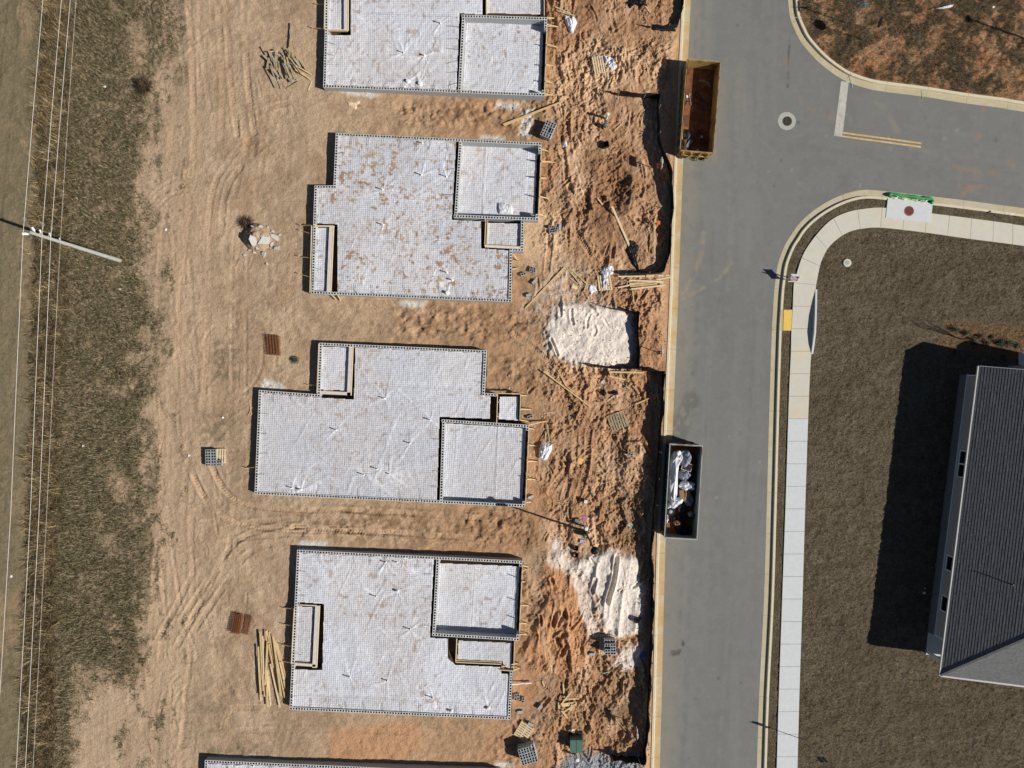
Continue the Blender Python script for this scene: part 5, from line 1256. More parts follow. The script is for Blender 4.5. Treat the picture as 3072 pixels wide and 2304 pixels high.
B_ = [((1834.5, 622), (1892, 747), 0.15, 0.06, 'long yellow plank leaning down to the black cloth heap', 0.25, 0.05),
      ((1793, 596), (1807, 614), 0.08, 0.04, 'short plank by the upper end of the long leaning plank', 0, 0), ((1716, 656), (1711, 697), 0.05, 0.04, 'thin dark stick right of the second foundation porch', 0, 0),
      ((1694, 802), (1575, 926), 0.11, 0.05, 'longest plank of the open V, running down to the left', 0, 0), ((1700, 803), (1738, 848), 0.10, 0.04, 'inner right plank of the open V', 0, 0.02), ((1708, 804), (1761, 852), 0.10, 0.04, 'outer right plank of the open V', 0, 0),
      ((1711, 834), (1728, 848), 0.08, 0.04, 'short offcut between the planks of the open V', 0, 0), ((1764, 836), (1752, 876), 0.07, 0.04, 'narrow stick left of the wrapped pallet', 0, 0), ((1716, 858), (1732, 865), 0.26, 0.03, 'square plywood offcut under the open V', 0, 0),
      ((1853, 831), (2014, 828), 0.09, 0.04, 'top straight plank reaching the kerb', 0.05, 0.05), ((1853, 864), (2014, 832), 0.10, 0.04, 'slanting plank crossing the bundle to the kerb', 0.10, 0.12), ((1887, 842), (1987, 846), 0.13, 0.05, 'upper wide plank of the bundle near the kerb', 0, 0),
      ((1888, 852), (1990, 849), 0.14, 0.05, 'middle wide plank of the bundle near the kerb', 0, 0), ((1890, 861), (1970, 852), 0.12, 0.05, 'lower short plank of the bundle near the kerb', 0, 0), ((1892, 869), (1994, 857), 0.12, 0.06, 'lowest plank of the bundle near the kerb', 0.02, 0.02), ((1898, 872), (1902, 911), 0.07, 0.04, 'short upright-lying stick under the kerbside bundle', 0, 0),
      ((1630, 1114), (1773, 1222.5), 0.09, 0.05, 'long straight plank slanting below the white sand', 0, 0), ((1674, 1110), (1697, 1157), 0.07, 0.03, 'upper half of the bent strip beside the long slanting plank', 0.05, 0.03), ((1697, 1157), (1730, 1183), 0.07, 0.03, 'lower half of the bent strip beside the long slanting plank', 0.03, 0.1),
      ((1825.5, 1116), (1930, 1118), 0.12, 0.05, 'plank lying along the fence corner under the white sand', 0, 0), ((1824, 1127), (1874, 1139), 0.10, 0.05, 'shorter slanting plank under the fence corner', 0, 0), ((1869, 1151), (1888, 1167), 0.11, 0.04, 'left offcut of the small pair below the fence corner', 0, 0), ((1874, 1163), (1888, 1156), 0.05, 0.04, 'little cross stick on the offcut below the fence corner', 0.04, 0.04),
      ((1898, 1158), (1908, 1168), 0.09, 0.04, 'right offcut of the small pair below the fence corner', 0, 0), ((1909, 1212), (1952, 1192), 0.09, 0.05, 'plank pointing at the black fence, right of the broken pallet', 0, 0), ((1820, 1204), (1842, 1188), 0.06, 0.03, 'splintered stick beside the black bucket', 0, 0),
      ((1509, 374), (1688, 306), 0.10, 0.05, 'upper of two long boards lying by the top foundation corner', 0.05, 0.1), ((1512, 378), (1648, 322), 0.09, 0.04, 'lower of two long boards lying by the top foundation corner', 0, 0),
      ((1668, 24), (1712, 42), 0.06, 0.04, 'upper thin stick by the cement bag', 0.1, 0.1), ((1672, 34), (1722, 50), 0.06, 0.04, 'lower thin stick by the cement bag', 0.1, 0.15), ((1936, 20), (1951, 39), 0.05, 0.04, 'stick below the black cloth at the top edge', 0.1, 0), ((1843, 393), (1864, 373), 0.05, 0.04, 'pale stick right of the pedestals in the upper lot', 0, 0),
      ((1689.5, 2050), (1692, 2072), 0.09, 0.04, 'short pale stick, lone, right of the fourth foundation', 0, 0), ((1652, 2003), (1656, 2018), 0.09, 0.04, 'upper of two short pale sticks near the fourth foundation', 0, 0), ((1627, 2043), (1633, 2060), 0.09, 0.04, 'lower of two short pale sticks near the fourth foundation', 0, 0),
      ((1962, 660), (1963, 760), 0.06, 0.05, 'thin batten standing along the inside of the black fence', 0.3, 0.2), ((1633, 1240), (1660, 1236), 0.05, 0.03, 'small stick east of the third foundation porch', 0.03, 0), ((1641, 1272), (1649, 1325), 0.07, 0.04, 'stick touching the top of the large white bag', 0.1, 0.2), ((1634, 1330), (1638, 1290), 0.06, 0.04, 'second stick poking from the large white bag', 0.3, 0), ((1668, 1330), (1613, 1345), 0.05, 0.03, 'thin lath left of the large white bag', 0, 0),
      ((1625, 634), (1640, 625), 0.05, 0.03, 'splinter east of the garage bay of the second foundation', 0, 0), ((748, 1200), (755, 1245), 0.07, 0.04, 'upright stick of the small cross left of the third foundation', 0, 0.05), ((756, 1220), (746, 1245), 0.06, 0.04, 'short stick of the small cross left of the third foundation', 0.05, 0)]
for (p, q, wd, th, lb, za, zb) in B_:
    board('plank', p, q, wd, th, M['lumber'] if len(lb) % 2 else M['lumber2'], lb, None, za, zb)
c_ = cr(1450, 1850, 3.403)
for (a, b, c, d, wd, lb, z) in ((815, 680, 825, 820, .11, 'plank pointing straight up from the star of offcuts', 0.05), (905, 745, 790, 885, .11, 'plank slanting up to the right from the star of offcuts', .12), (865, 835, 975, 835, .07, 'thin level stick at the right of the star of offcuts', .10), (772, 868, 775, 942, .16, 'thick block at the left of the star of offcuts', 0.0),
                                (800, 890, 948, 872, .26, 'widest board in the middle of the star of offcuts', 0.05), (818, 950, 945, 862, .09, 'stick lying across the wide board of the star of offcuts', .14), (880, 955, 915, 900, .28, 'square offcut at the lower right of the star of offcuts', 0.0), (797, 950, 860, 1030, .12, 'plank pointing down to the right from the star of offcuts', 0.02), (860, 840, 815, 855, .18, 'short wide offcut near the centre of the star of offcuts', 0.02)):
    board('offcut', c_(a, b), c_(c, d), wd, 0.05, M['lumber'], lb, 'star of offcuts on the lower dirt lot', z, z)
board('plywood_square', (1733, 1380), (1748, 1387), 0.42, 0.03, M['plywood'], 'yellow plywood square lying right of the large white bag', None)

# ------------------------------------------------------------------ pallets
def pallet(corners, label, n=7, mt=None, z0=0.0):
    P = [G(*c) for c in corners]; c = sum(P, Vector()) / 4
    t_ = thing('pallet', label, 'pallet', c)
    u = (P[1] - P[0] + P[2] - P[3]) / 2; v = (P[3] - P[0] + P[2] - P[1]) / 2
    U = u.normalized(); V = v.normalized(); U.z = V.z = 0
    mt = mt or M['lumber2']
    for k in range(3):
        mb = MB(); o = V * (v.length * (k - 1) * 0.46)
        mb.beam(o - u / 2 + Vector((0, 0, 0.065)), o + u / 2 + Vector((0, 0, 0.065)), 0.05, 0.09); mb.build('stringer', mt, t_)
    for k in range(n):
        mb = MB(); o = U * (u.length * ((k + 0.5) / n - 0.5) * 0.98)
        mb.beam(o - v / 2 + Vector((0, 0, 0.121 + z0)), o + v / 2 + Vector((0, 0, 0.121 + z0)), u.length / n * 0.62, 0.02); mb.build('deck_board', mt, t_)
    return t_
pallet([(1773, 174), (1816, 166), (1826, 217), (1782, 224)], 'weathered pallet with white plastic at its end, north of the pedestals', 6)
pallet([(1788, 828), (1833, 824), (1837.5, 870), (1797, 873)], 'pallet half covered by white plastic, beside the kerbside plank bundle', 6)
pallet([(1818, 1250), (1871, 1228), (1887, 1277), (1834.5, 1295)], 'broken pallet alone on the dirt in the middle of the lots', 7, M['oldwood'])
pallet([(1567, 2160), (1538.5, 2202), (1577, 2228), (1601, 2184)], 'tilted pallet between the fourth foundation and the big block stack', 7)
pallet([(1797, 1902), (1842, 1905), (1840, 1965), (1795, 1960)], 'pallet under the block stack beside the lower white sand', 7)
pallet([(630, 1347), (680, 1345), (680, 1390), (628, 1390)], 'pallet with a half-used layer of blocks by the haul road', 7)

# ------------------------------------------------------------------ concrete blocks
def block_mesh():
    mb = MB(); Lx, Ly, hz = 0.39, 0.19, 0.19
    xs = [-Lx / 2, -Lx / 2 + .032, -.016, .016, Lx / 2 - .032, Lx / 2]; ys = [-Ly / 2, -Ly / 2 + .032, Ly / 2 - .032, Ly / 2]
    for z, flip in ((hz, False), (0.0, True)):
        for i in range(5):
            for j in range(3):
                if j == 1 and i in (1, 3): continue
                q = [(xs[i], ys[j], z), (xs[i + 1], ys[j], z), (xs[i + 1], ys[j + 1], z), (xs[i], ys[j + 1], z)]
                mb.add(q, [(0, 1, 2, 3) if not flip else (3, 2, 1, 0)])
    def sidef(x0, y0, x1, y1): mb.add([(x0, y0, 0), (x1, y1, 0), (x1, y1, hz), (x0, y0, hz)], [(0, 1, 2, 3)])
    sidef(xs[0], ys[0], xs[5], ys[0]); sidef(xs[5], ys[0], xs[5], ys[3]); sidef(xs[5], ys[3], xs[0], ys[3]); sidef(xs[0], ys[3], xs[0], ys[0])
    for i in (1, 3):
        a, b, c, d = xs[i], xs[i + 1], ys[1], ys[2]
        mb.mi = 1
        sidef(a, d, b, d); sidef(b, d, b, c); sidef(b, c, a, c); sidef(a, c, a, d)
        mb.mi = 0
    return mb
BM = [None]
def block(loc, rz, label, group, rot=None):
    if BM[0] is None:
        o = block_mesh().build('concrete_block', [M['block'], M['core']]); BM[0] = o.data
    else:
        o = bpy.data.objects.new('concrete_block', BM[0]); COL.objects.link(o)
    o.location = loc; o.rotation_euler = rot or (0, 0, rz)
    return tag(o, label, 'concrete block', group)
def stack(cx_, cy_, rz, rows, cols, layers, zb, label, group, gaps=(), topcut=0, seed=1):
    c = G(cx_, cy_); rr_ = random.Random(seed)
    for l in range(layers):
        for i in range(cols):
            for j in range(rows):
                if (l, i, j) in gaps or (l == layers - 1 and rr_.random() < topcut): continue
                x_ = (i - (cols - 1) / 2) * 0.40; y_ = (j - (rows - 1) / 2) * 0.20
                q = Vector((x_ + rr_.uniform(-.006, .006), y_ + rr_.uniform(-.005, .005), 0)); q.rotate(Matrix.Rotation(rz, 3, 'Z'))
                block(c + q + Vector((0, 0, zb + l * 0.192)), rz + rr_.uniform(-0.03, 0.03), 'block %s: %s course up, %s row, %s in row' % (label, ORD[l], ORD[j], ORD[i]), group)
stack(1644, 396, 1.15, 4, 3, 3, 0.02, 'in the second foundation stack', 'blocks stacked at the second foundation', topcut=0.12, seed=2)
stack(1583, 2250, 0.28 + 1.57, 6, 3, 4, 0.02, 'in the bottom edge stack', 'blocks in the bottom edge stack', topcut=0.1, seed=3)
stack(1826, 1930, 0.02, 5, 2, 4, 0.14, 'in the stack beside the sand', 'blocks stacked beside the sand', gaps=((3, 0, 4), (3, 1, 4), (3, 0, 2)), seed=4)
stack(646, 1372, 0.02, 6, 3, 1, 0.14, 'on the haul road pallet', 'blocks on the haul road pallet', gaps=((0, 2, 5), (0, 2, 4), (0, 2, 3), (0, 2, 2)), seed=5)
LB = [((1587, 663), -0.7, None, 'single block lying by the garage corner of the second foundation'), ((1654, 682), 0.0, None, 'left block of the small group east of the second foundation porch'), ((1668, 690), 1.4, None, 'middle block of the small group east of the second foundation porch'), ((1676, 682), 1.4, (1.57, 0, 1.5), 'tipped block of the small group east of the second foundation porch'), ((1656, 696), 0.05, None, 'lower block of the small group east of the second foundation porch'),
      ((1593, 808), 1.45, None, 'left of the two upright blocks east of the second foundation south end'), ((1603, 811), 1.45, None, 'right of the two upright blocks east of the second foundation south end'), ((1570, 823), 0.3, None, 'cracked block left of the upright pair near the second foundation'), ((1600, 843), 0.8, (1.57, 0, 0.8), 'single block fallen on its face below the upright pair'), ((1585, 882), 0.3, (1.57, 0, 0.3), 'lone block chunk near the long V plank'),
      ((1551, 2084), 0.15, None, 'upper block of the stacked pair east of the fourth foundation'), ((1550, 2094), 0.15, None, 'lower block of the stacked pair east of the fourth foundation'), ((1569, 2098), 1.4, None, 'third block, turned endwise, beside the pair east of the fourth foundation'), ((1560, 2130), 0.1, (1.57, 0, 0.1), 'block lying flat under the group east of the fourth foundation'),
      ((1594, 2167), -0.5, (1.57, 0, -0.5), 'pale block lying beside the tilted pallet'), ((1775, 1957), 0.2, (1.57, 0, 0.1), 'lone half block left of the tall stack by the sand'), ((1617, 2117), 0.9, (1.57, 0, 0.9), 'dark-edged block on the lower dirt lot, left of the offcuts'), ((1590, 1250), 0.3, None, 'block beside the third foundation porch'), ((1591, 1487), 0.2, (1.57, 0, 0.4), 'small block east of the third foundation south corner'), ((1890.6, 1362), -0.3, None, 'lone block left of the grey dumpster shadow')]
for (p, rz, rot, lb) in LB:
    g_ = G(*p); block(g_ + Vector((0, 0, 0.10 if rot else 0.005)), rz, lb, None, rot)

# ------------------------------------------------------------------ rubble mound, bushes
def twig_bush(px_, py_, rad, h_, label, n=260, mt=None, seed=1, cat='bush', leafmt=None, nl=0):
    g = G(px_, py_); t_ = thing('bush', label, cat, g); r = random.Random(seed)
    mb = MB()
    for k in range(n):
        a = r.uniform(0, 6.28); e = r.uniform(0.2, 1.35); L = h_ * r.uniform(0.5, 1.1)
        b = Vector((r.uniform(-.25, .25) * rad, r.uniform(-.25, .25) * rad, 0))
        m_ = b + Vector((math.cos(a) * math.cos(e) * rad * .5, math.sin(a) * math.cos(e) * rad * .5, math.sin(e) * L * .6))
        q = b + Vector((math.cos(a) * math.cos(e) * rad, math.sin(a) * math.cos(e) * rad, math.sin(e) * L)) + Vector((r.uniform(-.08, .08), r.uniform(-.08, .08), 0))
        mb.tube([b, m_, q], [0.012, 0.008, 0.003], 3, False)
    mb.build('twigs', mt or M['bark'], t_)
    if nl:
        lb = MB()
        for k in range(nl):
            a = r.uniform(0, 6.28); e = r.uniform(0.05, 1.5); q = rad * r.uniform(0.35, 1.0)
            c = Vector((math.cos(a) * math.cos(e) * q, math.sin(a) * math.cos(e) * q, 0.03 + math.sin(e) * h_ * r.uniform(0.4, 1.0)))
            d1 = Vector((r.uniform(-1, 1), r.uniform(-1, 1), r.uniform(-.6, .6))).normalized() * r.uniform(.02, .045); d2 = d1.cross(Vector((r.uniform(-1, 1), r.uniform(-1, 1), 1)).normalized()) * .6
            lb.add([c - d1, c - d2 * .7, c + d1, c + d2 * .7], [(0, 1, 2, 3)])
        lb.build('foliage', leafmt or M['leaf'], t_)
    return t_
twig_bush(438, 262, 0.75, 0.75, 'dark leafless bush where the weeds meet the haul road', 420, M['bark'], 3, leafmt=M['deadleaf'], nl=900)
twig_bush(742, 670, 0.6, 0.6, 'dark twiggy bush at the top left of the rubble mound', 260, M['bark'], 4, leafmt=M['deadleaf'], nl=400)
twig_bush(884, 1080, 0.35, 0.3, 'small green weed by the third foundation', 40, M['bark'], 5, leafmt=M['leaf'], nl=500)
def chunk(px_, py_, r_, label, grp, seed, h_=0.10):
    rr_ = random.Random(seed); g = G(px_, py_); n = rr_.randint(5, 7)
    asp_ = rr_.uniform(.45, .9); P = [(r_ * rr_.uniform(.6, 1.3) * math.cos(6.28 * k / n + rr_.uniform(-.3, .3)), asp_ * r_ * rr_.uniform(.6, 1.2) * math.sin(6.28 * k / n + rr_.uniform(-.3, .3))) for k in range(n)]
    mb = MB(); mb.prism(P, -h_ / 2, h_ / 2)
    o = mb.build('concrete_chunk', M['chunk'], loc=g + Vector((0, 0, h_ * .45)))
    o.rotation_euler = (rr_.uniform(-.35, .35), rr_.uniform(-.35, .35), rr_.uniform(0, 3))
    return tag(o, label, 'concrete chunk', grp)
c_ = cr(0, 0, 2.073)
for k, (a, b, r_) in enumerate(((1620, 1410, 13), (1575, 1500, 26), (1655, 1505, 30), (1710, 1475, 26), (1720, 1545, 17), (1640, 1580, 13), (1600, 1465, 11), (1665, 1415, 10), (1690, 1520, 12), (1570, 1410, 8), (1545, 1480, 10), (1660, 1640, 8), (1520, 1585, 7), (1600, 1545, 8), (1700, 1440, 9), (1740, 1460, 8), (1585, 1570, 8), (1630, 1470, 9), (1550, 1555, 7))):
    px_, py_ = c_(a, b); rm_ = r_ / 2.073 * S * 1.35
    chunk(px_, py_, rm_, 'pale concrete piece on the rubble mound, %s smallest by size, %s' % (ORD[k], ('left side' if a < 1640 else 'right side')) if r_ < 26 else ['large pale slab piece at the left middle of the rubble mound', 'largest slab piece near the centre of the rubble mound', 'large grey slab piece at the right of the rubble mound'][k % 3] if k in (1, 2, 3) else 'pale broken concrete piece on the round rubble mound by the haul road', None if k in (1, 2, 3) else 'broken concrete on the rubble mound', 70 + k, 0.06 + rm_ * .3)
rr_ = random.Random(9)
def sprinkle(n, box, label, grp, r0, r1, seed):
    q = random.Random(seed); xs_ = sorted(q.uniform(box[0], box[2]) for _ in range(n))
    for k in range(n):
        chunk(xs_[k], q.uniform(box[1], box[3]), q.uniform(r0, r1), label + ', %s from the left' % ORD[k], grp, seed * 100 + k, 0.06)
sprinkle(14, (1565, 345, 1600, 405), 'concrete bit left of the second foundation block stack', 'concrete bits by the block stack', 0.04, 0.10, 11)
sprinkle(9, (1505, 300, 1560, 335), 'concrete bit below the top foundation', 'concrete bits below the top foundation', 0.04, 0.09, 12)
sprinkle(8, (1490, 1120, 1545, 1175), 'concrete bit north of the third foundation porch', 'concrete bits by the third foundation porch', 0.04, 0.09, 13)
sprinkle(7, (1590, 1235, 1645, 1300), 'concrete bit east of the third foundation porch', 'concrete bits east of the third foundation', 0.04, 0.08, 14)

# rusty reinforcement ladders
def rebar_mat(corners, label, nb, layers=3):
    P = [G(*c) for c in corners]; c = sum(P, Vector()) / 4; u = (P[1] - P[0]); v = (P[3] - P[0])
    mb = MB(); r = random.Random(len(label))
    for l in range(layers):
        z = 0.04 + l * 0.07; sx_ = Vector((r.uniform(-.05, .05), r.uniform(-.05, .05), 0))
        for k in range(nb):
            a = P[0] - c + v * ((k + .5) / nb) + sx_ + Vector((0, 0, z)); mb.tube([a, a + u], 0.011, 5)
        for k in range(5):
            a = P[0] - c + u * ((k + .5) / 5) + sx_ + Vector((0, 0, z + .02)); mb.tube([a, a + v], 0.011, 5)
    return tag(mb.build('rebar_mats', M['rust_mat'], loc=c), label, 'rebar')
rebar_mat([(797, 1003), (840, 1006), (850, 1066), (802, 1064)], 'stack of rusty rebar mats by the upper haul road', 14, 4)
rebar_mat([(705, 1838), (733, 1842), (722, 1900), (694, 1897)], 'left stack of rusty rebar mats above the yellow plank pile', 11, 5)
rebar_mat([(738, 1843), (758, 1848), (742, 1906), (726, 1900)], 'right stack of rusty rebar mats above the yellow plank pile', 11, 2)

# ------------------------------------------------------------------ silt fences
def fence(pts, label, h_=0.72, seed=1, stepm=1.9):
    W = [G(*p) for p in pts]; o = W[0].copy(); t_ = thing('silt_fence', label, 'silt fence', o)
    r = random.Random(seed); path = resample([(w_.x, w_.y) for w_ in W], 0.25)
    mb = MB(); n = len(path); vs = []; fs = []
    q1 = offs(path, 0.006); q0 = offs(path, -0.006)
    for i in range(n):
        g = gz(*path[i]); top = h_ * (0.88 + 0.10 * math.sin(i * 0.8) * math.sin(i * .33) + r.uniform(-.05, .05))
        wv_ = 0.04 * math.sin(i * 0.55 + seed) + r.uniform(-.015, .015)
        a = Vector((q0[i][0], q0[i][1], 0)); b = Vector((q1[i][0], q1[i][1], 0)); nn = (b - a).normalized()
        for z, s_ in ((g - .12, 0), (g + .02, 0), (g + top * .5, wv_), (g + top, wv_ * 1.6)):
            p0 = a + nn * s_ - o; p1 = b + nn * s_ - o
            vs += [(p0.x, p0.y, z - o.z), (p1.x, p1.y, z - o.z)]
    for i in range(n - 1):
        A = 8 * i; B = 8 * i + 8
        for k in range(3):
            fs += [(A + 2 * k, B + 2 * k, B + 2 * k + 2, A + 2 * k + 2), (B + 2 * k + 1, A + 2 * k + 1, A + 2 * k + 3, B + 2 * k + 3)]
        fs += [(A + 6, B + 6, B + 7, A + 7)]
    fs += [(0, 2, 3, 1), (2, 4, 5, 3), (4, 6, 7, 5)]
    mb.add(vs, fs); mb.build('fabric', M['fabric'], t_)
    st_ = resample([(w_.x, w_.y) for w_ in W], stepm)
    for s_ in st_:
        g = gz(*s_); p = Vector((s_[0], s_[1], g)) - o; m2 = MB()
        m2.beam(p + Vector((.03, 0, -.2)), p + Vector((.04, 0.02, h_ * 1.08)), 0.04, 0.04); m2.build('stake', M['oldwood'], t_)
    return t_
fence([(2047, -120), (2045, 0), (2042, 50), (2032, 82), (1990, 88), (1950, 84)], 'northernmost black silt fence stub along the kerb, hooked at its end', 0.62, 1)
fence([(1853, 287), (1920, 292), (1972, 294), (1973, 360), (1972, 425), (1990, 470), (2008, 520), (2013, 580), (2012, 640), (2003, 766), (1994, 805), (1984, 822), (1930, 824), (1871, 828)], 'longest black silt fence, beside the rusty dumpster down to the kerbside planks', 0.92, 2)
fence([(1824, 925), (1870, 934), (1912, 938), (1913, 1020), (1914, 1108), (1850, 1106), (1773, 1101)], 'black silt fence wrapped round the upper white sand pile', 0.84, 3)
fence([(1914, 1109), (1986, 1116), (1986, 1175), (1979, 1280), (1968, 1430), (1955, 1587), (1950, 1671), (1955, 1731), (1952, 1900), (1949.5, 1938), (1946.6, 2032), (1940, 2160), (1932, 2272), (1880, 2272), (1828, 2266)], 'southern black silt fence, behind the grey dumpster to the bottom yard sign', 0.98, 4)

# ------------------------------------------------------------------ dumpsters
def dumpster(rim, zr, label, kind):
    zg = RZ
    P = [Vector((*WX(a, b, zr), 0)) for a, b in rim]      # NW NE SE SW
    c = sum(P, Vector()) / 4; v = ((P[0] + P[1]) / 2 - (P[3] + P[2]) / 2); L = v.length; w_ = ((P[1] - P[0]).length + (P[2] - P[3]).length) / 2
    rz = math.atan2(v.y, v.x) - math.pi / 2
    t_ = thing('dumpster', label, 'dumpster', (c.x, c.y, zg), rz)
    hh = zr - zg
    if kind == 'y': mi, mo, mr, mf = M['dump_in'], M['dump_y'], M['dump_rim'], M['dump_floor']
    else: mi, mo, mr, mf = M['dump_g'], M['dump_g'], M['dump_grim'], M['dump_floor']
    mb = MB(); mb.box((0, 0, 0.14), (w_ - .1, L - .1, 0.05)); mb.build('floor', mf, t_)
    for s_ in (-1, 1):
        mb = MB(); mb.mi = 0
        mb.box((s_ * (w_ / 2 - .03), 0, (hh + .1) / 2), (0.05, L - .02, hh - .1))
        mb.mi = 1
        k = -L / 2 + .4
        while k < L / 2 - .2:
            mb.box((s_ * (w_ / 2 + .028), k, hh / 2 - .02), (0.06, 0.09, hh - .34)); k += 0.61
        mb.build('side_wall', [mi, mo], t_)
    for s_, nm in ((1, 'end_wall'), (-1, 'tailgate')):
        mb = MB(); mb.mi = 0
        mb.box((0, s_ * (L / 2 - .03), (hh + .1) / 2), (w_ - .112, 0.05, hh - .1)); mb.mi = 1
        for k in (-.85, -.3, .3, .85):
            mb.box((k * w_ / 2.2, s_ * (L / 2 + .045), hh / 2), (0.10, 0.09, hh - .2))
        mb.box((0, s_ * (L / 2 + .047), hh * .45), (w_ * .93, 0.06, 0.10))
        mb.build(nm, [mi, mo], t_)
    mb = MB(); r_ = 0.095
    mb.box((-w_ / 2, 0, hh - .045), (r_, L + r_ - .01, .09)); mb.box((w_ / 2, 0, hh - .045), (r_, L + r_ - .01, .09))
    mb.box((0, L / 2, hh - .043), (w_ - r_, r_, .085)); mb.box((0, -L / 2, hh - .043), (w_ - r_, r_, .085))
    mb.build('rim', mr, t_)
    mb = MB()
    for s_ in (-1, 1): mb.box((s_ * .45, 0, .06), (.08, L - .1, .12))
    mb.build('skid_rails', mo, t_)
    for s_ in (-1, 1):
        for e_ in (-1, 1):
            mb = MB(); mb.tube([(s_ * .80 - .09, e_ * (L / 2 + .06), .10), (s_ * .80 + .09, e_ * (L / 2 + .06), .10)], .09, 14); mb.build('roller', M['iron'], t_)
    mb = MB(); mb.tube([(.15, -L / 2 - .12, .25), (.15, -L / 2 - .2, .1), (.33, -L / 2 - .2, .1), (.33, -L / 2 - .12, .25)], .025, 6); mb.build('hook_bar', M['iron'], t_)
    return t_, rz, c, w_, L
d1, rz1, c1, w1, L1 = dumpster([(2061, 176), (2164, 185), (2137, 458), (2044, 452)], 0.80, 'nearly empty rusty yellow dumpster standing on the road near the top', 'y')
d2, rz2, c2, w2, L2 = dumpster([(2010.5, 1333), (2108, 1338), (2089.7, 1618), (1996, 1614)], 0.86, 'grey dumpster full of bags and tyres standing on the road at mid height', 'g')
def inD(c, rz, x_, y_, z_):
    q = Vector((x_, y_, 0)); q.rotate(Matrix.Rotation(rz, 3, 'Z')); return Vector((c.x + q.x, c.y + q.y, RZ + z_))
def bagin(c, rz, x_, y_, z_, rx, ry, h_, mt, label, seed, name='rubbish_bag', rot=0.0):
    n = 26; rings = 12; mb = MB(); vs = []; fs = []
    for i in range(rings + 1):
        ph = math.pi * i / rings
        for k in range(n):
            th = 2 * math.pi * k / n
            d = Vector((math.sin(ph) * math.cos(th), math.sin(ph) * math.sin(th), math.cos(ph)))
            q = 1 + .26 * mnoise.noise(d * 1.8 + Vector((seed, 0, 0))) + .22 * (0.5 - abs(mnoise.noise(d * 4.5 + Vector((0, seed, 0)))))
            vs.append((d.x * rx * q, d.y * ry * q, (d.z * .5 + .5) * h_ * q))
    for i in range(rings):
        for k in range(n):
            k2 = (k + 1) % n; fs.append((i * n + k, (i + 1) * n + k, (i + 1) * n + k2, i * n + k2))
    mb.add(vs, fs); o = mb.build(name, mt, loc=inD(c, rz, x_, y_, z_)); o.rotation_euler = (0, 0, rz + rot)
    return tag(o, label, 'rubbish')
bagin(c2, rz2, -.66, .7, .16, .33, 1.75, 1.10, M['tarp'], 'long white tarp heaped against the left wall inside the grey dumpster', 1, 'white_tarp')
bagin(c2, rz2, -.50, 2.2, .16, .36, .65, 1.05, M['tarp'], 'crumpled white tarp in the top left corner of the grey dumpster', 2, 'white_tarp', -.3)
bagin(c2, rz2, .15, 2.3, .16, .42, .65, .95, M['bluewrap'], 'blue-grey bag at the top middle inside the grey dumpster', 3)
bagin(c2, rz2, .15, 1.15, .16, .38, .42, .9, M['bluewrap'], 'pale blue-grey bag below the picture frame in the grey dumpster', 4)
bagin(c2, rz2, .45, .35, .16, .55, .34, .85, M['tarp'], 'white wrap lying across the middle of the grey dumpster', 5)
bagin(c2, rz2, .62, -.65, .16, .35, .45, .6, M['bluewrap'], 'blue-grey bag right of the brown boxes in the grey dumpster', 6)
bagin(c2, rz2, -.42, -.95, .16, .62, .26, .85, M['tarp'], 'pale plastic strip above the tyres in the grey dumpster', 7, 'plastic_wrap', .55)
bagin(c2, rz2, -.95, -2.1, .16, .14, .35, .75, M['tarp'], 'white scrap against the left wall beside the tyres in the grey dumpster', 8, 'plastic_wrap')
bagin(c2, rz2, .35, -2.85, .16, .5, .4, .35, M['black'], 'black bag in the bottom right corner of the grey dumpster', 9)
for (x_, y_, ry, lb) in ((.05, -.35, .1, 'left brown cardboard box in the grey dumpster'), (.42, -.38, -.1, 'right brown cardboard box in the grey dumpster')):
    mb = MB(); mb.box((0, 0, .34), (.32, .75, .68)); mb.box((0.03, .1, .69), (.30, .3, .012), .1)
    o = mb.build('cardboard_box', M['card'], loc=inD(c2, rz2, x_, y_, .16)); o.rotation_euler = (0, 0, rz2 + ry); tag(o, lb, 'box')
t_ = thing('picture_frame', 'thin framed dark panel lying among the bags in the grey dumpster', 'panel', inD(c2, rz2, .25, 1.75, .98), rz2 - .25)
mb = MB(); mb.box((0, 0, 0), (.66, .5, .02)); mb.build('panel', M['black'], t_)
mb = MB(); mb.box((0, .26, .005), (.72, .03, .04)); mb.box((0, -.26, .005), (.72, .03, .04)); mb.box((-.345, 0, .004), (.03, .49, .04)); mb.box((.345, 0, .004), (.03, .49, .04)); mb.build('frame', M['lumber2'], t_)
def tyre(x_, y_, z_, R_, lb, tilt=(0, 0)):
    prof_ = []
    mb = MB(); n = 28; m_ = 12; rt_ = .13; vs = []; fs = []
    for i in range(n):
        th = 2 * math.pi * i / n
        for k in range(m_):
            ph = 2 * math.pi * k / m_; rr = R_ - rt_ + rt_ * math.cos(ph) * (1 if math.cos(ph) < 0 else .9)
            vs.append((rr * math.cos(th), rr * math.sin(th), .11 * math.sin(ph) + .11))
    for i in range(n):
        for k in range(m_):
            i2 = (i + 1) % n; k2 = (k + 1) % m_; fs.append((i * m_ + k, i2 * m_ + k, i2 * m_ + k2, i * m_ + k2))
    mb.add(vs, fs); o = mb.build('tyre', M['tyre'], loc=inD(c2, rz2, x_, y_, z_), smooth=True); o.rotation_euler = (tilt[0], tilt[1], 0)
    return tag(o, lb, 'tyre')
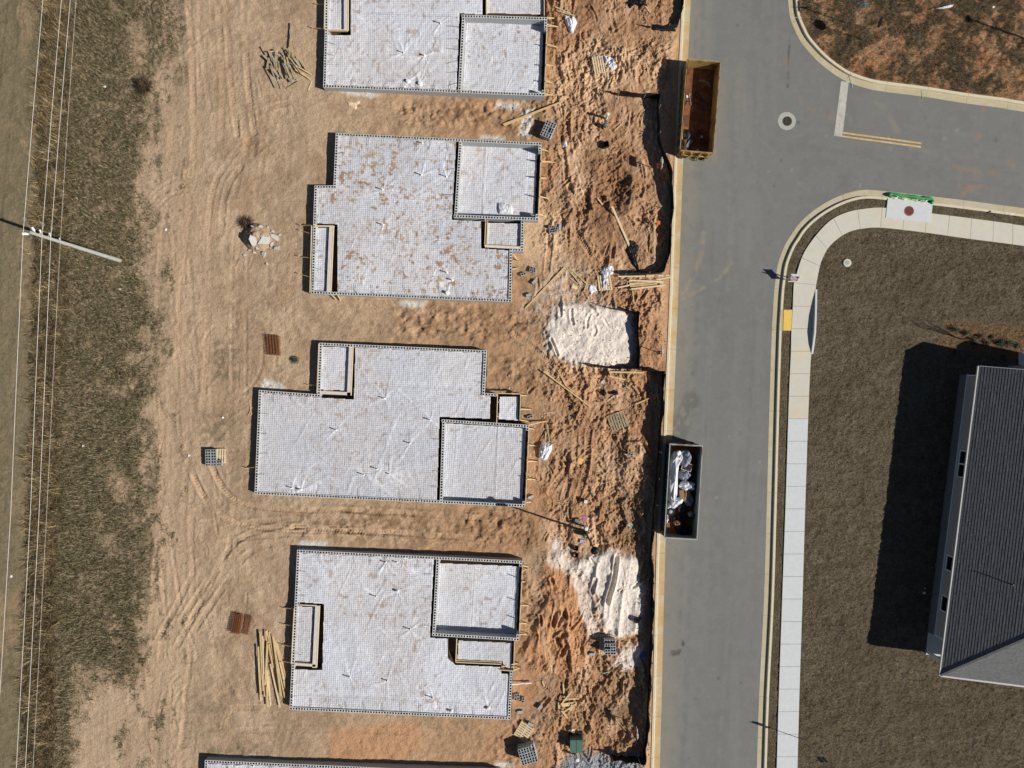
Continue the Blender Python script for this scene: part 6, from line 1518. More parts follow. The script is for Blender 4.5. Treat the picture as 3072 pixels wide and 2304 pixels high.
tyre(-.72, -1.55, .62, .33, 'topmost tyre, at the left wall, with a bright hub cap inside the grey dumpster', (.1, .12)); tyre(-.72, -1.6, .18, .34, 'tyre underneath the one with the hub cap in the grey dumpster'); tyre(.15, -1.35, .40, .36, 'tyre at the upper right of the tyre heap in the grey dumpster', (.1, 0)); tyre(.22, -2.02, .30, .36, 'tyre at the lower right of the tyre heap in the grey dumpster', (0, .15)); tyre(-.12, -2.25, .18, .36, 'lowest tyre at the bottom of the tyre heap in the grey dumpster')
mb = MB(); mb.lathe([(.20, 0), (.19, .05), (.10, .11), (.04, .13)], 20); tag(mb.build('hub_cap', M['steel'], loc=inD(c2, rz2, -.72, -1.55, .74)), 'shiny hub cap resting in the topmost tyre of the grey dumpster', 'hub cap')
# litter in the rusty dumpster
bagin(c1, rz1, -.85, -2.7, .16, .16, .75, .30, M['black'], 'long black bag in the bottom left corner of the rusty dumpster', 21)
bagin(c1, rz1, -.6, -1.7, .16, .28, .35, .22, M['black'], 'flat black bag above the blue board in the rusty dumpster', 22)
mb = MB(); mb.box((0, 0, .02), (.24, .62, .03)); o = mb.build('blue_board', M['bluewrap'], loc=inD(c1, rz1, -.32, -2.3, .2)); o.rotation_euler = (.1, 0, rz1 - .5); tag(o, 'pale blue board lying on the floor of the rusty dumpster', 'board')
mb = MB(); mb.box((0, 0, .02), (.07, 1.4, .05)); o = mb.build('plank', M['lumber'], loc=inD(c1, rz1, -.98, -1.6, .6)); o.rotation_euler = (.35, 0, rz1 + .1); tag(o, 'orange-brown plank leaning on the left wall inside the rusty dumpster', 'board')
for k, (x_, y_, lb) in enumerate(((.35, -1.6, 'upper wire coil on the floor of the rusty dumpster'), (.62, -2.1, 'lower wire coil on the floor of the rusty dumpster'))):
    mb = MB()
    for q in range(3): mb.tube([((.17 + .02 * q) * math.cos(th), (.17 + .02 * q) * math.sin(th), .02 + .02 * q) for th in np.linspace(0, 6.28, 22)], .008, 5, False)
    tag(mb.build('wire_coil', M['lampblack'], loc=inD(c1, rz1, x_, y_, .17)), lb, 'wire coil')
for k, (x_, y_, lb) in enumerate(((.55, -1.75, 'small white carton between the wire coils in the rusty dumpster'), (.35, -2.75, 'small white carton near the tailgate in the rusty dumpster'), (-.75, 1.1, 'small white scrap near the left wall in the rusty dumpster'))):
    mb = MB(); mb.box((0, 0, .04), (.12, .17, .08), .3); mb.box((0, 0, .083), (.13, .05, .008), .3); tag(mb.build('carton', M['white'], loc=inD(c1, rz1, x_, y_, .165)), lb, 'carton')

rz_ = random.Random(91)
for k in range(9):
    x_, y_ = rz_.uniform(-.9, .9), rz_.uniform(.2, 2.9); mb = MB(); mb.box((0, 0, .02), (rz_.uniform(.04, .10), rz_.uniform(.3, .9), .035)); o = mb.build('scrap_wood', M['oldwood'] if k % 2 else M['iron'], loc=inD(c1, rz1, x_, y_, .17 + k * .004)); o.rotation_euler = (0, 0, rz_.uniform(0, 3))
    tag(o, 'dark scrap strip, %s of nine on the upper floor of the rusty dumpster' % ORD[k], 'scrap', 'scrap strips in the rusty dumpster')
for k in range(10):
    x_, y_ = rz_.uniform(-.3, .9), rz_.uniform(-3.0, 2.9); bagin(c2, rz2, x_, y_, .16, rz_.uniform(.12, .26), rz_.uniform(.12, .3), rz_.uniform(.3, .6), M['card'] if k % 3 == 0 else (M['dump_g'] if k % 3 == 1 else M['black']), 'small dull lump of rubbish, %s of ten between bags in the grey dumpster' % ORD[k], 60 + k, 'rubbish_lump', rz_.uniform(0, 3))
# ------------------------------------------------------------------ utility pole and cables
pb = Vector((*WX(357, 781, 0), gz(*WX(357, 781, 0))))
tp_ = thing('power_pole', 'tall grey concrete power pole standing in the weeds on the left', 'power pole', pb)
HP = 9.25
mb = MB(); mb.lathe([(.15, -.3), (.145, 1.0), (.12, 5.0), (.09, HP)], 16); mb.build('pole', M['pole'], tp_, smooth=False)
mb = MB(); mb.lathe([(.11, 0), (.10, .05), (.03, .09)], 14, (0, 0, HP)); mb.build('pole_cap', M['steel'], tp_)
def insul(px_, py_, hz, nm='insulator', r_=.07, ln=.4, arm=True):
    """a ribbed insulator held out from the pole at height hz, seen at this photo pixel"""
    z = pb.z + hz; q = Vector((*WX(px_, py_, z), z)) - pb; a = Vector((0, 0, hz)); d = (q - a); d.z = 0
    if d.length < .05: d = Vector((-.2, .1, 0))
    D = d.normalized(); mb = MB()
    start = a + D * .1
    L = max(d.length - .1, .2)
    if arm: mb.tube([start, a + D * (.1 + L * .35)], .03, 8)
    n = 6
    pts = []; rad = []
    for k in range(n * 2 + 1):
        pts.append(a + D * (.1 + L * .35 + L * .65 * k / (n * 2))); rad.append(r_ if k % 2 else r_ * .55)
    mb.tube(pts, rad, 12); return mb.build(nm, M['insul'], tp_)
insul(66, 701, 9.0, r_=.085); insul(126, 706, 8.1, r_=.085); insul(152, 715, 7.35, r_=.085)
insul(95, 682, 8.75, 'arrester', .075); insul(118, 689, 8.2, 'arrester', .06); insul(147, 698, 7.45, 'arrester', .06)
insul(181, 723, 6.5, 'neutral_bracket', .03)
for (a, b, hz) in ((72, 656, 8.95), (127, 674, 8.1), (153, 684, 7.4)):
    z = pb.z + hz; q = Vector((*WX(a, b, z), z)) - pb; mb = MB()
    mb.tube([q + Vector((.09 * math.cos(t0), .09 * math.sin(t0), 0)) for t0 in np.linspace(0, 6.28, 14)], .018, 6, False); mb.tube([q + Vector((.05, -.1, 0)), Vector((0, 0, hz)) + Vector((-.15, .2, 0))], .009, 5); mb.build('line_clamp', M['steel'], tp_)
def cable(pts, hz, label, r_=.012):
    """pts: photo pixels down the picture; heights fall away from the pole in a shallow sag"""
    P = []
    for (a, b) in pts:
        dy = abs(b - 705) * S; h_ = hz - 0.9 * (1 - math.exp(-dy / 18)); z = h_; P.append(Vector((*WX(a, b, z), z)))
    Q = []
    for i in range(len(P) - 1):
        for k in range(6): Q.append(P[i] + (P[i + 1] - P[i]) * (k / 6))
    Q.append(P[-1]); o = Q[len(Q) // 2].copy(); mb = MB(); mb.tube([q - o for q in Q], r_, 6)
    return tag(mb.build('overhead_cable', M['cable'], loc=o), label, 'cable', 'overhead cables on the power pole')
cable([(142, -200), (127.5, 0), (97, 350), (68, 703), (50, 1100), (31, 1540), (0, 2056), (-30, 2500)], 9.1, 'leftmost overhead cable, held out beyond the pole top')
cable([(200, -200), (183, 0), (153, 350), (125, 705), (108, 1100), (90, 1540), (48, 2304), (36, 2500)], 8.2, 'second overhead cable from the left')
cable([(226, -200), (209.6, 0), (180, 350), (151.5, 712), (135, 1100), (116, 1540), (75, 2304), (63, 2500)], 7.5, 'third overhead cable from the left')
cable([(243, -200), (227, 0), (203, 350), (180, 722), (160, 1100), (139, 1540), (98, 2304), (86, 2500)], 6.6, 'thinnest, rightmost overhead cable, the lowest on the pole', .007)

# ------------------------------------------------------------------ street lamp, signs
def topof(px_, py_, hz, base):
    """world point at height hz above base that shows at the pixel"""
    z = base.z + hz; return Vector((*WX(px_, py_, z), z))
lb_ = G(1756.5, 1596)
t_ = thing('street_lamp', 'black street lamp with a round head, standing between the meter boxes', 'street lamp', lb_)
lt_ = 5.3
mb = MB(); mb.lathe([(.16, -.05), (.15, .25), (.09, .35), (.075, 1.0), (.055, lt_ - .4), (.05, lt_)], 14); mb.build('post', M['lampblack'], t_)
mb = MB(); mb.lathe([(.07, lt_ - .05), (.17, lt_ + .02), (.19, lt_ + .12), (.16, lt_ + .30)], 20); mb.build('lantern', M['glass'], t_)
mb = MB(); mb.lathe([(.17, lt_ + .28), (.27, lt_ + .30), (.25, lt_ + .36), (.12, lt_ + .44), (.04, lt_ + .52)], 24); mb.build('cap', M['lampblack'], t_)
# off-frame lamp whose shadow enters at the top right
g0 = Vector((*WX(3225, 166, -.42), -.42))
t_ = thing('street_lamp', 'black street lamp just outside the right edge, its shadow crossing the weedy lot', 'street lamp', g0)
mb = MB(); mb.lathe([(.14, -.05), (.10, .3), (.07, 1.0), (.06, 6.0)], 12); mb.build('post', M['lampblack'], t_)
mb = MB(); mb.lathe([(.17, 5.95), (.27, 6.0), (.24, 6.1), (.05, 6.25)], 20); mb.build('cap', M['lampblack'], t_)

def yardsign(px_, py_, label):
    b = G(px_, py_); t_ = thing('yard_sign', label, 'yard sign', b)
    mb = MB(); mb.box((0, 0, .75), (.045, .045, 1.7)); mb.build('post', M['oldwood'], t_)
    mb = MB(); mb.box((.045, -.02, 1.32), (.03, .74, .46)); mb.build('panel', M['white'], t_)
    mb = MB()
    mb.box((.045, -.16, 1.68), (.03, .03, .24)); mb.box((.045, .10, 1.68), (.03, .03, .24)); mb.box((.045, -.03, 1.79), (.03, .29, .03)); mb.build('rider_frame', M['white'], t_)
    fb = MB(); fb.box((-.15, -.1, 1.22), (.20, .26, .22)); o = fb.build('flyer_box', M['orange'], t_)
    fb = MB()
    for q in (-.06, .03): fb.box((-.15 + q, -.1, 1.334), (.035, .12, .004)); fb.box((-.15 + q + .01, -.1, 1.335), (.014, .05, .004))
    fb.build('lettering', M['white'], o)
    return t_
yardsign(1971.5, 506, 'white yard sign with orange flyer box, nearest the rusty dumpster')
yardsign(1972, 1056, 'white yard sign with orange flyer box, right of the upper white sand')
yardsign(1899.5, 2170, 'white yard sign with orange flyer box, at the bottom fence corner')
b = G(1969, 676); mb = MB(); mb.box((0, 0, .45), (.05, .04, .9)); t_ = thing('flagged_stake', 'stake with an orange tag beside the long black silt fence', 'stake', b); mb.build('stake', M['oldwood'], t_); mb = MB(); mb.box((0, 0, .86), (.20, .26, .03)); mb.box((0.01, 0, .885), (.15, .04, .02)); mb.build('tag', M['orange'], t_)

# stop sign and street-name sign on the corner lot
b = G(2589, 119); t_ = thing('stop_sign', 'octagonal sign on a steel post, edge-on, near the corner kerb', 'stop sign', b, rz=-0.12)
mb = MB(); mb.tube([(0, 0, -.2), (0, 0, 2.75)], .03, 8); mb.build('post', M['steel'], t_)
oc = [(.38 * math.cos(math.pi / 8 + k * math.pi / 4), .38 * math.sin(math.pi / 8 + k * math.pi / 4)) for k in range(8)]
mb = MB(); mb.add([(-.045, p[0], 2.45 + p[1]) for p in oc] + [(-.037, p[0], 2.45 + p[1]) for p in oc], [tuple(range(7, -1, -1)), tuple(range(8, 16))] + [(k, (k + 1) % 8, 8 + (k + 1) % 8, 8 + k) for k in range(8)])
mb.build('octagon_plate', M['darkwood'], t_)
b = G(2536.5, 68); t_ = thing('street_name_sign', 'street-name sign with crossed blades on a steel post at the corner', 'street sign', b, rz=-0.05)
mb = MB(); mb.tube([(0, 0, -.2), (0, 0, 2.45)], .03, 8); mb.build('post', M['steel'], t_)
mb = MB(); mb.box((0, 0, 2.52), (.85, .03, .16)); mb.build('blade', M['blue_sign'], t_); mb = MB(); mb.box((0, 0, 2.70), (.03, .75, .16), .1); mb.build('blade', M['blue_sign'], t_)
# sign seen from behind on the east verge
b = G(2420.5, 2222); t_ = thing('road_sign', 'road sign seen from behind on a thin steel post by the lower pavement', 'road sign', b)
mb = MB(); mb.tube([(0, 0, -.2), (0, 0, 2.9)], .024, 8); mb.build('post', M['steel'], t_); mb = MB(); mb.box((0, -.04, 2.52), (.55, .012, .72)); mb.build('plate', M['darkwood'], t_)

# realtor board by the kerb, with its printed face
b = G(2356, 838); t_ = thing('notice_board', 'white and purple notice board on white posts by the kerb corner', 'sign', b, rz=-0.03)
for nm, x_ in (('post', 0.0), ('post', .62)):
    mb = MB(); mb.box((x_, 0, .55), (.06, .06, 1.35)); mb.build(nm, M['white'], t_)
RX = Matrix.Rotation(math.radians(-42), 3, 'X')
def tilted(mb, c, d):
    q = RX @ Vector((c[0] - .31, c[1], c[2] - .92)) + Vector((.31, 0, .92)); mb.box(q, d, M4=RX)
mb = MB(); tilted(mb, (.31, -.02, .92), (.60, .035, .58)); fo = mb.build('board', M['purple'], t_)
mb = MB(); tilted(mb, (.31, -.02, 1.235), (.66, .05, .06)); tilted(mb, (.31, -.02, .605), (.66, .05, .06)); mb.build('rail', M['white'], t_)
mb = MB(); tilted(mb, (.34, -.041, 1.13), (.50, .006, .09)); tilted(mb, (.34, -.041, 1.00), (.34, .006, .045)); tilted(mb, (.31, -.041, .86), (.48, .006, .045)); tilted(mb, (.31, -.041, .74), (.40, .006, .045)); mb.build('lettering_bars', M['white'], fo)

# ------------------------------------------------------------------ pedestals, meter boxes, transformer
def riser(px_, py_, h_, label, lean=(0, 0), r_=.13):
    b = G(px_, py_); t_ = thing('service_riser', label, 'riser', b)
    mb = MB(); mb.tube([(0, 0, -.1), (lean[0], lean[1], h_)], .085, 12); mb.build('tube', M['pvc'], t_)
    mb = MB(); mb.lathe([(r_, h_ - .10), (r_, h_), (r_ * .7, h_ + .03)], 18, (lean[0], lean[1], 0)); mb.build('cap', M['white'], t_)
    return t_
riser(1818.5, 357, 1.0, 'white capped riser in the upper lot, above the green pedestal', r_=.11)
riser(1755, 1579, .95, 'white capped riser at the foot of the street lamp', r_=.14)
riser(1729, 2264, .78, 'white capped riser just below the green transformer box', r_=.135)
def pedestal(px_, py_, h_, label):
    b = G(px_, py_); t_ = thing('utility_pedestal', label, 'pedestal', b)
    mb = MB(); mb.box((0, 0, h_ * .4), (.22, .22, h_ * .8)); mb.build('body', M['teal'], t_)
    mb = MB(); mb.lathe([(.15, 0), (.15, .05), (.12, .10), (.06, .13)], 16, (0, 0, h_ * .8 + .002)); mb.build('dome', M['teal'], t_)
pedestal(1813, 380, .6, 'small green pedestal below the upper lot riser')
pedestal(1752, 1604, .62, 'small green pedestal just below the street lamp foot')
def pit(px_, py_, w_, l_, label, mt, rz=0.0, h_=.16, open_=True, lid=None):
    b = G(px_, py_); t_ = thing('meter_box', label, 'meter box', b, rz); mb = MB()
    if open_:
        for s_ in (-1, 1): mb.box((s_ * w_ / 2, 0, h_ / 2), (.03, l_, h_)); mb.box((0, s_ * l_ / 2, h_ / 2), (w_ - .03, .03, h_))
        mb.build('rim', mt, t_); mb = MB(); mb.box((0, 0, .01), (w_ - .03, l_ - .03, .02)); mb.build('pit_floor', M['black'], t_)
    else:
        mb.box((0, 0, h_ / 2), (w_, l_, h_)); mb.build('body', mt, t_); mb = MB(); mb.box((0, 0, h_ + .012), (w_ * .9, l_ * .9, .02)); mb.build('lid', lid or mt, t_)
pit(1816, 436, .42, .40, 'open black meter box in the upper lot below the pedestals', M['black'], .3, .3)
pit(1756, 1503, .24, .24, 'pale grey box standing alone above the street lamp cluster', M['steel'], -.15, .3, False, M['white'])
pit(1732, 1563, .42, .34, 'dark grey meter box left of the mauve lid', M['steel'], -.1, .22, False, M['dump_g'])
pit(1727.6, 1644, .34, .30, 'upper open black pit left of the street lamp head', M['black'], -.1)
pit(1727, 1665, .34, .30, 'lower open black pit on the edge of the white sand', M['black'], -.05)
pit(1870, 1572, .26, .34, 'open black meter box right of the street lamp', M['black'], .1)
def lid(px_, py_, w_, l_, mt, rz, label, grid=False):
    b = G(px_, py_); t_ = thing('box_lid', label, 'lid', b + Vector((0, 0, .03)), rz); mb = MB(); mb.box((0, 0, 0), (w_, l_, .035)); mb.build('plate', mt, t_)
    if grid:
        mb = MB()
        for k in range(4): mb.box((-.12 + k * .08, 0, .022), (.018, l_ * .8, .012))
        mb.box((0, .13, .0225), (w_ * .8, .018, .012)); mb.build('ribs', M['lilac'], t_)
    else:
        mb = MB(); mb.box((w_ * .3, -l_ * .1, .021), (.06, .09, .008)); mb.build('reader_port', M['iron'], t_)
lid(1754, 1557, .32, .42, M['mauve'], -.15, 'mauve ribbed lid lying right of the dark meter box', True)
lid(1748, 1625, .40, .27, M['lilac'], -.2, 'lilac lid lying below the green pedestal')
lid(1890, 1575, .36, .28, M['paleg'], -.35, 'pale green lid beside the black silt fence')
lid(1704, 1646, .32, .30, M['chunk'], -.6, 'grey lid tilted at the left edge of the sand')
lid(1930.5, 1965, .22, .46, M['bluebox'], -.35, 'bright blue plastic piece in the shade of the southern silt fence')
b = G(1692, 1097); mb = MB(); mb.lathe([(.13, 0), (.13, .06), (.10, .07), (.03, .10)], 20); tag(mb.build('round_cap', M['plywood'], loc=b), 'round orange-brown cap below the upper white sand', 'cap')
b = G(1845, 1180); t_ = thing('bucket', 'black bucket lying tipped beside white paper in the middle lot', 'bucket', b + Vector((0, 0, .14)), .2)
mb = MB(); mb.tube([(-.2, 0, 0), (.18, 0, 0)], [.11, .14], 16); mb.build('pail', M['black'], t_); mb = MB(); mb.tube([(.17, 0, 0), (.2, 0, 0)], .15, 16); mb.build('brim', M['dump_g'], t_)
tag(blob('torn_bag', jit((1814, 1179), 9, 9, 9, 88, .35), .2, M['black'], 44), 'torn black bag left of the tipped bucket', 'bag')
b = G(1544, 2048); t_ = thing('waste_pipe', 'white pipe sticking out east from the fourth foundation', 'pipe', b)
mb = MB(); mb.tube([(-.2, 0, .35), (1.0, .02, .12)], .045, 10); mb.build('tube', M['pvc'], t_); mb = MB(); mb.tube([(.72, 0, .17), (1.22, .05, .14)], .065, 12); mb.build('coupling', M['white'], t_)
b = G(1820, 2017); mb = MB(); mb.tube([(-.3, -.08, .06), (.3, .1, .08)], .045, 8); tag(mb.build('green_pipe', M['paleg'], loc=b), 'short pale green pipe right of the offcuts, below the sand', 'pipe')
b = G(1882, 2190); mb = MB(); mb.tube([(-1.3, 1.3, .08), (-.6, .5, .05), (-.1, -.05, .04)], .014, 5); tag(mb.build('bent_rod', M['lumber2'], loc=b), 'thin bent rod left of the bottom yard sign', 'rod')

b = G(1727, 2215); bz = b.z
P = [Vector((*WX(a, c_2, bz + .82), 0)) for a, c_2 in ((1711.5, 2222), (1748, 2222.5), (1747.5, 2259), (1711, 2258.5))]
cc = sum(P, Vector()) / 4
t_ = thing('transformer_box', 'dark green transformer cabinet on the bottom dirt lot', 'transformer', (cc.x, cc.y, bz))
mb = MB(); mb.box((0, 0, .36), (.84, .84, .78)); mb.build('cabinet', M['green'], t_)
mb = MB(); mb.prism([(-.45, -.45), (.45, -.45), (.45, .45), (-.45, .45)], .752, .82); mb.build('lid', M['green'], t_)
mb = MB(); mb.box((0, 0, .823), (.02, .9, .008)); mb.build('lid_seam', M['lampblack'], t_)
mb = MB(); mb.box((0, .1, -.02), (1.05, 1.25, .10)); mb.build('pad', M['black'], t_)

# ------------------------------------------------------------------ storm inlet, covers
zi = -.345
P = [Vector((*WX(a, c_2, zi), 0)) for a, c_2 in ((2664.4, 594.8), (2799, 610.6), (2793, 668.5), (2658, 653))]
cc = sum(P, Vector()) / 4
t_ = thing('storm_inlet', 'grey concrete storm inlet with a rusty round cover, set into the pavement', 'storm drain', (cc.x, cc.y, zi))
mb = MB(); mb.prism([(p - cc)[:2] for p in P][::-1], -.14, .012); mb.build('slab', M['conc_new'], t_)
q = Vector((*WX(2727.7, 632.8, zi), 0)) - cc
mb = MB(); mb.lathe([(.37, .010), (.37, .016), (.30, .018)], 32, (q.x, q.y, 0)); mb.build('frame', mat('rust_ring', (.30, .13, .10), .9, .1), t_)
mb = MB(); mb.lathe([(.30, .016), (.30, .026), (.28, .028)], 32, (q.x + .02, q.y + .01, 0)); mb.build('cover', M['ironrust'], t_)
sp = [WX(a, c_2, zi) for a, c_2 in ((2669, 588), (2671, 583), (2680, 581.5), (2700, 585.5), (2725, 587.5), (2745, 590), (2765, 594), (2785, 594), (2796, 597), (2799, 604), (2793, 609))]
SP = smooth_path([(a, b_) for a, b_ in sp], 4); o = Vector((*SP[len(SP) // 2], RZ + .13))
mb = MB(); mb.tube([Vector((a, b_, RZ + .15)) - o for a, b_ in SP], [.13 + .018 * math.sin(i * .7) for i in range(len(SP))], 14)
t_ = thing('filter_sock', 'green gravel-filled filter sock lying in front of the storm inlet', 'filter sock', o); mb.build('sock', M['sock'], t_, smooth=True)
for (a, c_2) in ((2689, 594), (2718, 598), (2751, 602), (2778, 604)):
    q = Vector((*WX(a, c_2, zi), RZ + .26)) - o; mb = MB(); r = random.Random(a)
    for k in range(5):
        d = Vector((r.uniform(-.16, .16), r.uniform(-.12, .12), r.uniform(-.04, .06))); mb.beam(q, q + d, .04, .012)
    mb.build('tie', M['white'], t_)
c0 = PZ(2361, 362.6, RZ); t_ = thing('manhole', 'round manhole with a pale concrete collar in the middle of the junction', 'manhole', c0)
mb = MB(); mb.lathe([(.66, -.02), (.66, .006), (.655, .007)], 44); mb.build('collar', mat('collar_concrete', (0.42, 0.42, 0.37), .9, .08), t_)
mb = MB(); mb.lathe([(.35, .0), (.35, .012), (.33, .013)], 36, (.03, -.01, 0)); co = mb.build('cover', M['iron'], t_)
mb = MB()
for r_ in (.12, .2, .28): mb.lathe([(r_, .013), (r_, .018), (r_ - .02, .0185)], 24, (.03, -.01, 0)) if False else mb.tube([(.03 + r_ * math.cos(t0), -.01 + r_ * math.sin(t0), .013) for t0 in np.linspace(0, 6.283, 30)], .007, 4, False)
mb.build('tread_rings', M['iron'], co)
b = G(2541.5, 788.5); t_ = thing('valve_cover', 'small round valve cover in a pale ring on the brown lawn', 'valve cover', b)
mb = MB(); mb.lathe([(.30, -.05), (.30, .05), (.27, .07)], 26); mb.build('collar', M['conc'], t_); mb = MB(); mb.lathe([(.15, .0), (.15, .078), (.12, .082)], 20, (0, 0, .0)); mb.build('cover', M['dump_grim'], t_)
b = G(3000, 655); t_ = thing('marker_post', 'thin grey marker post leaning over the strip beside the right-hand pavement', 'marker', b)
mb = MB(); mb.tube([(0, 0, -.1), (.25, .1, .85)], .02, 6); mb.build('rod', M['steel'], t_); mb = MB(); mb.box((.27, .1, .87), (.30, .08, .04), .5); mb.build('marker_head', M['white'], t_)

# ------------------------------------------------------------------ house on the right
t_ = thing('house', 'single-storey house with a dark shingle roof at the right edge', 'house', (*WX(2840, 1500, -.42), -.42))
ho = t_.location.copy(); ZG = -.42
SWc = Vector(WX(2753, 1979, ZG)); NWc = Vector(WX(2863, 1102, ZG))
v = (NWc - SWc).normalized(); u = Vector((v.y, -v.x)); LN = (NWc - SWc).length; WD = 9.8; OV = .52; HE = 2.7; TA = math.tan(math.radians(29))
def hp(a, b, z): q = SWc + u * a + v * b; return Vector((q.x - ho.x, q.y - ho.y, z))
# walls
mb = MB()
def wallbox(mb, a0, b0, a1, b1, z0, z1):
    P = [hp(a0, b0, 0), hp(a1, b0, 0), hp(a1, b1, 0), hp(a0, b1, 0)]; mb.prism([p[:2] for p in P], z0, z1)
wallbox(mb, OV + .06, OV + 1.6, WD - OV, LN - OV, -.1, HE - .02); mb.build('wall', M['siding'], t_)
mb = MB(); wallbox(mb, OV - .06, OV + 1.62, WD - OV + .02, LN - OV + .04, -.1, .86); mb.build('stone_skirt', M['stone'], t_)
mb = MB(); wallbox(mb, OV - .09, OV + 1.60, OV + .059, LN - OV + .06, .862, .92); wallbox(mb, OV + .02, LN - OV - .06, OV + .2, LN - OV + .015, .922, HE - .03); wallbox(mb, OV + .02, OV + 1.585, OV + .2, OV + 1.7, .922, HE - .03); mb.build('trim', M['white'], t_)
mb = MB(); wallbox(mb, OV, OV - .05, WD - OV, OV + 1.58, -.1, .10); mb.build('porch_slab', M['conc_new'], t_)
for a_ in (OV + .12, OV + 3.0):
    mb = MB(); P = [hp(a_ - .09, OV + .05, 0), hp(a_ + .09, OV + .05, 0), hp(a_ + .09, OV + .23, 0), hp(a_ - .09, OV + .23, 0)]; mb.prism([p[:2] for p in P], .1, HE - .05); mb.build('porch_post', M['white'], t_)
mb = MB(); wallbox(mb, .05, .05, WD - .05, LN - .05, HE - .04, HE + .0); mb.build('soffit', M['white'], t_)
# windows on the west wall (distance along the wall from the south corner)
def wy(px_, py_):
    q = Vector(WX(px_, py_, ZG + 1.7)); return (q - SWc).dot(v)
for k, (pa, pb2, dbl) in enumerate((((2905, 1353), (2881, 1434), True), ((2863, 1671), (2845, 1716), False), ((2848, 1792), (2825, 1839), False))):
    b0, b1 = sorted((wy(*pa), wy(*pb2)))
    fr = MB(); a_ = OV + .035
    def pc(fr, b_0, b_1, z0, z1, d0=.035, d1=.0): P = [hp(a_ - d0, b_0, 0), hp(a_ + .03, b_0, 0), hp(a_ + .03, b_1, 0), hp(a_ - d0, b_1, 0)]; fr.prism([p[:2] for p in P], z0, z1)
    pc(fr, b0, b1, 1.0, 1.08); pc(fr, b0, b1, 2.22, 2.30); pc(fr, b0, b0 + .08, 1.081, 2.219); pc(fr, b1 - .08, b1, 1.081, 2.219)
    if dbl: pc(fr, (b0 + b1) / 2 - .05, (b0 + b1) / 2 + .05, 1.081, 2.219)
    pc(fr, b0 + .08, b1 - .08, 1.64, 1.67, .02)
    f_ = fr.build('window', M['white'], t_)
    gl = MB(); P = [hp(a_ + .005, b0 + .05, 0), hp(a_ + .025, b0 + .05, 0), hp(a_ + .025, b1 - .05, 0), hp(a_ + .005, b1 - .05, 0)]; gl.prism([p[:2] for p in P], 1.05, 2.25); gl.build('pane', M['glass'], f_)
# roof: stepped courses of shingles on the west slope and the south hip
def slope(mb, P0, P1, up_h, inset0, inset1, ncourse_rise=.150, thick=.015, rnd=1):
    """P0->P1 eave line (plan), up_h horizontal unit direction up the slope; inset: how much each end moves in per metre of run"""
    r = random.Random(rnd); e = (P1 - P0); L = e.length; e = e.normalized(); run = 0.0; W2 = WD / 2
    k = 0
    while run < W2:
        r2 = min(run + ncourse_rise, W2)
        for (x_, z_) in ((0, 0),):
            a0 = inset0 * run; a1 = L - inset1 * run; b0 = inset0 * r2; b1 = L - inset1 * r2
            if a1 - a0 < .05: return
            # tabs of slightly different thickness
            pos = a0
            while pos < a1 - 1e-4:
                nx = min(pos + r.choice((.33, .5, .66)), a1)
                if a1 - nx < .1: nx = a1
                f0 = (pos - a0) / (a1 - a0); f1 = (nx - a0) / (a1 - a0)
                c0_ = b0 + (b1 - b0) * f0; c1_ = b0 + (b1 - b0) * f1
                th = thick * r.choice((.85, 1.0, 1.0, 1.2))
                A = P0 + e * pos + up_h * run; B = P0 + e * nx + up_h * run; Cc_ = P0 + e * c1_ + up_h * r2; D = P0 + e * c0_ + up_h * r2
                za = HE + run * TA; zb2 = HE + r2 * TA
                vs = [(A.x, A.y, za - .01), (B.x, B.y, za - .01), (B.x, B.y, za + th + .012), (A.x, A.y, za + th + .012), (Cc_.x, Cc_.y, zb2 + .012), (D.x, D.y, zb2 + .012)]
                mb.add(vs, [(0, 1, 2, 3), (3, 2, 4, 5), (0, 3, 5), (1, 4, 2)])
                pos = nx
        run = r2
c3 = lambda a, b: Vector(hp(a, b, 0)[:2] + (0,)) if False else Vector((hp(a, b, 0).x, hp(a, b, 0).y, 0))
U3 = Vector((u.x, u.y, 0)); V3 = Vector((v.x, v.y, 0))
mb = MB(); slope(mb, c3(0, LN), c3(0, 0), U3, 0, 1.0, rnd=1); west = mb.build('roof', M['shingle'], t_)
mb = MB(); slope(mb, c3(0, 0), c3(WD, 0), V3, 1.0, 1.0, rnd=2); mb.build('roof', M['shingle'], t_)
mb = MB(); slope(mb, c3(WD, 0), c3(WD, LN), -U3, 1.0, 0, rnd=3); mb.build('roof', M['shingle'], t_)
mb = MB(); zr_ = HE + WD / 2 * TA
A, B, Cq = hp(.1, LN - .6, HE), hp(WD - .1, LN - .6, HE), hp(WD / 2, LN - .6, zr_ - .06)
A2, B2, C2 = hp(.1, LN - .5, HE), hp(WD - .1, LN - .5, HE), hp(WD / 2, LN - .5, zr_ - .06)
mb.add([A, B, Cq, A2, B2, C2], [(0, 2, 1), (3, 4, 5), (0, 1, 4, 3), (1, 2, 5, 4), (2, 0, 3, 5)]); mb.build('gable', M['siding'], t_)
mb = MB(); mb.beam(hp(0, 0, HE + .03), hp(WD / 2, WD / 2, zr_ + .03), .16, .03); mb.beam(hp(WD, 0, HE + .03), hp(WD / 2, WD / 2, zr_ + .03), .16, .03); mb.beam(hp(WD / 2, WD / 2, zr_ + .03), hp(WD / 2, LN, zr_ + .03), .22, .03); mb.build('ridge_cap', M['shingle'], west)
mb = MB(); mb.beam(hp(-.05, -.05, HE - .04), hp(-.05, LN + .02, HE - .04), .11, .11); mb.beam(hp(0.01, -.06, HE - .04), hp(WD, -.06, HE - .04), .11, .11); mb.build('eave_gutter', M['gutter_m'], t_)
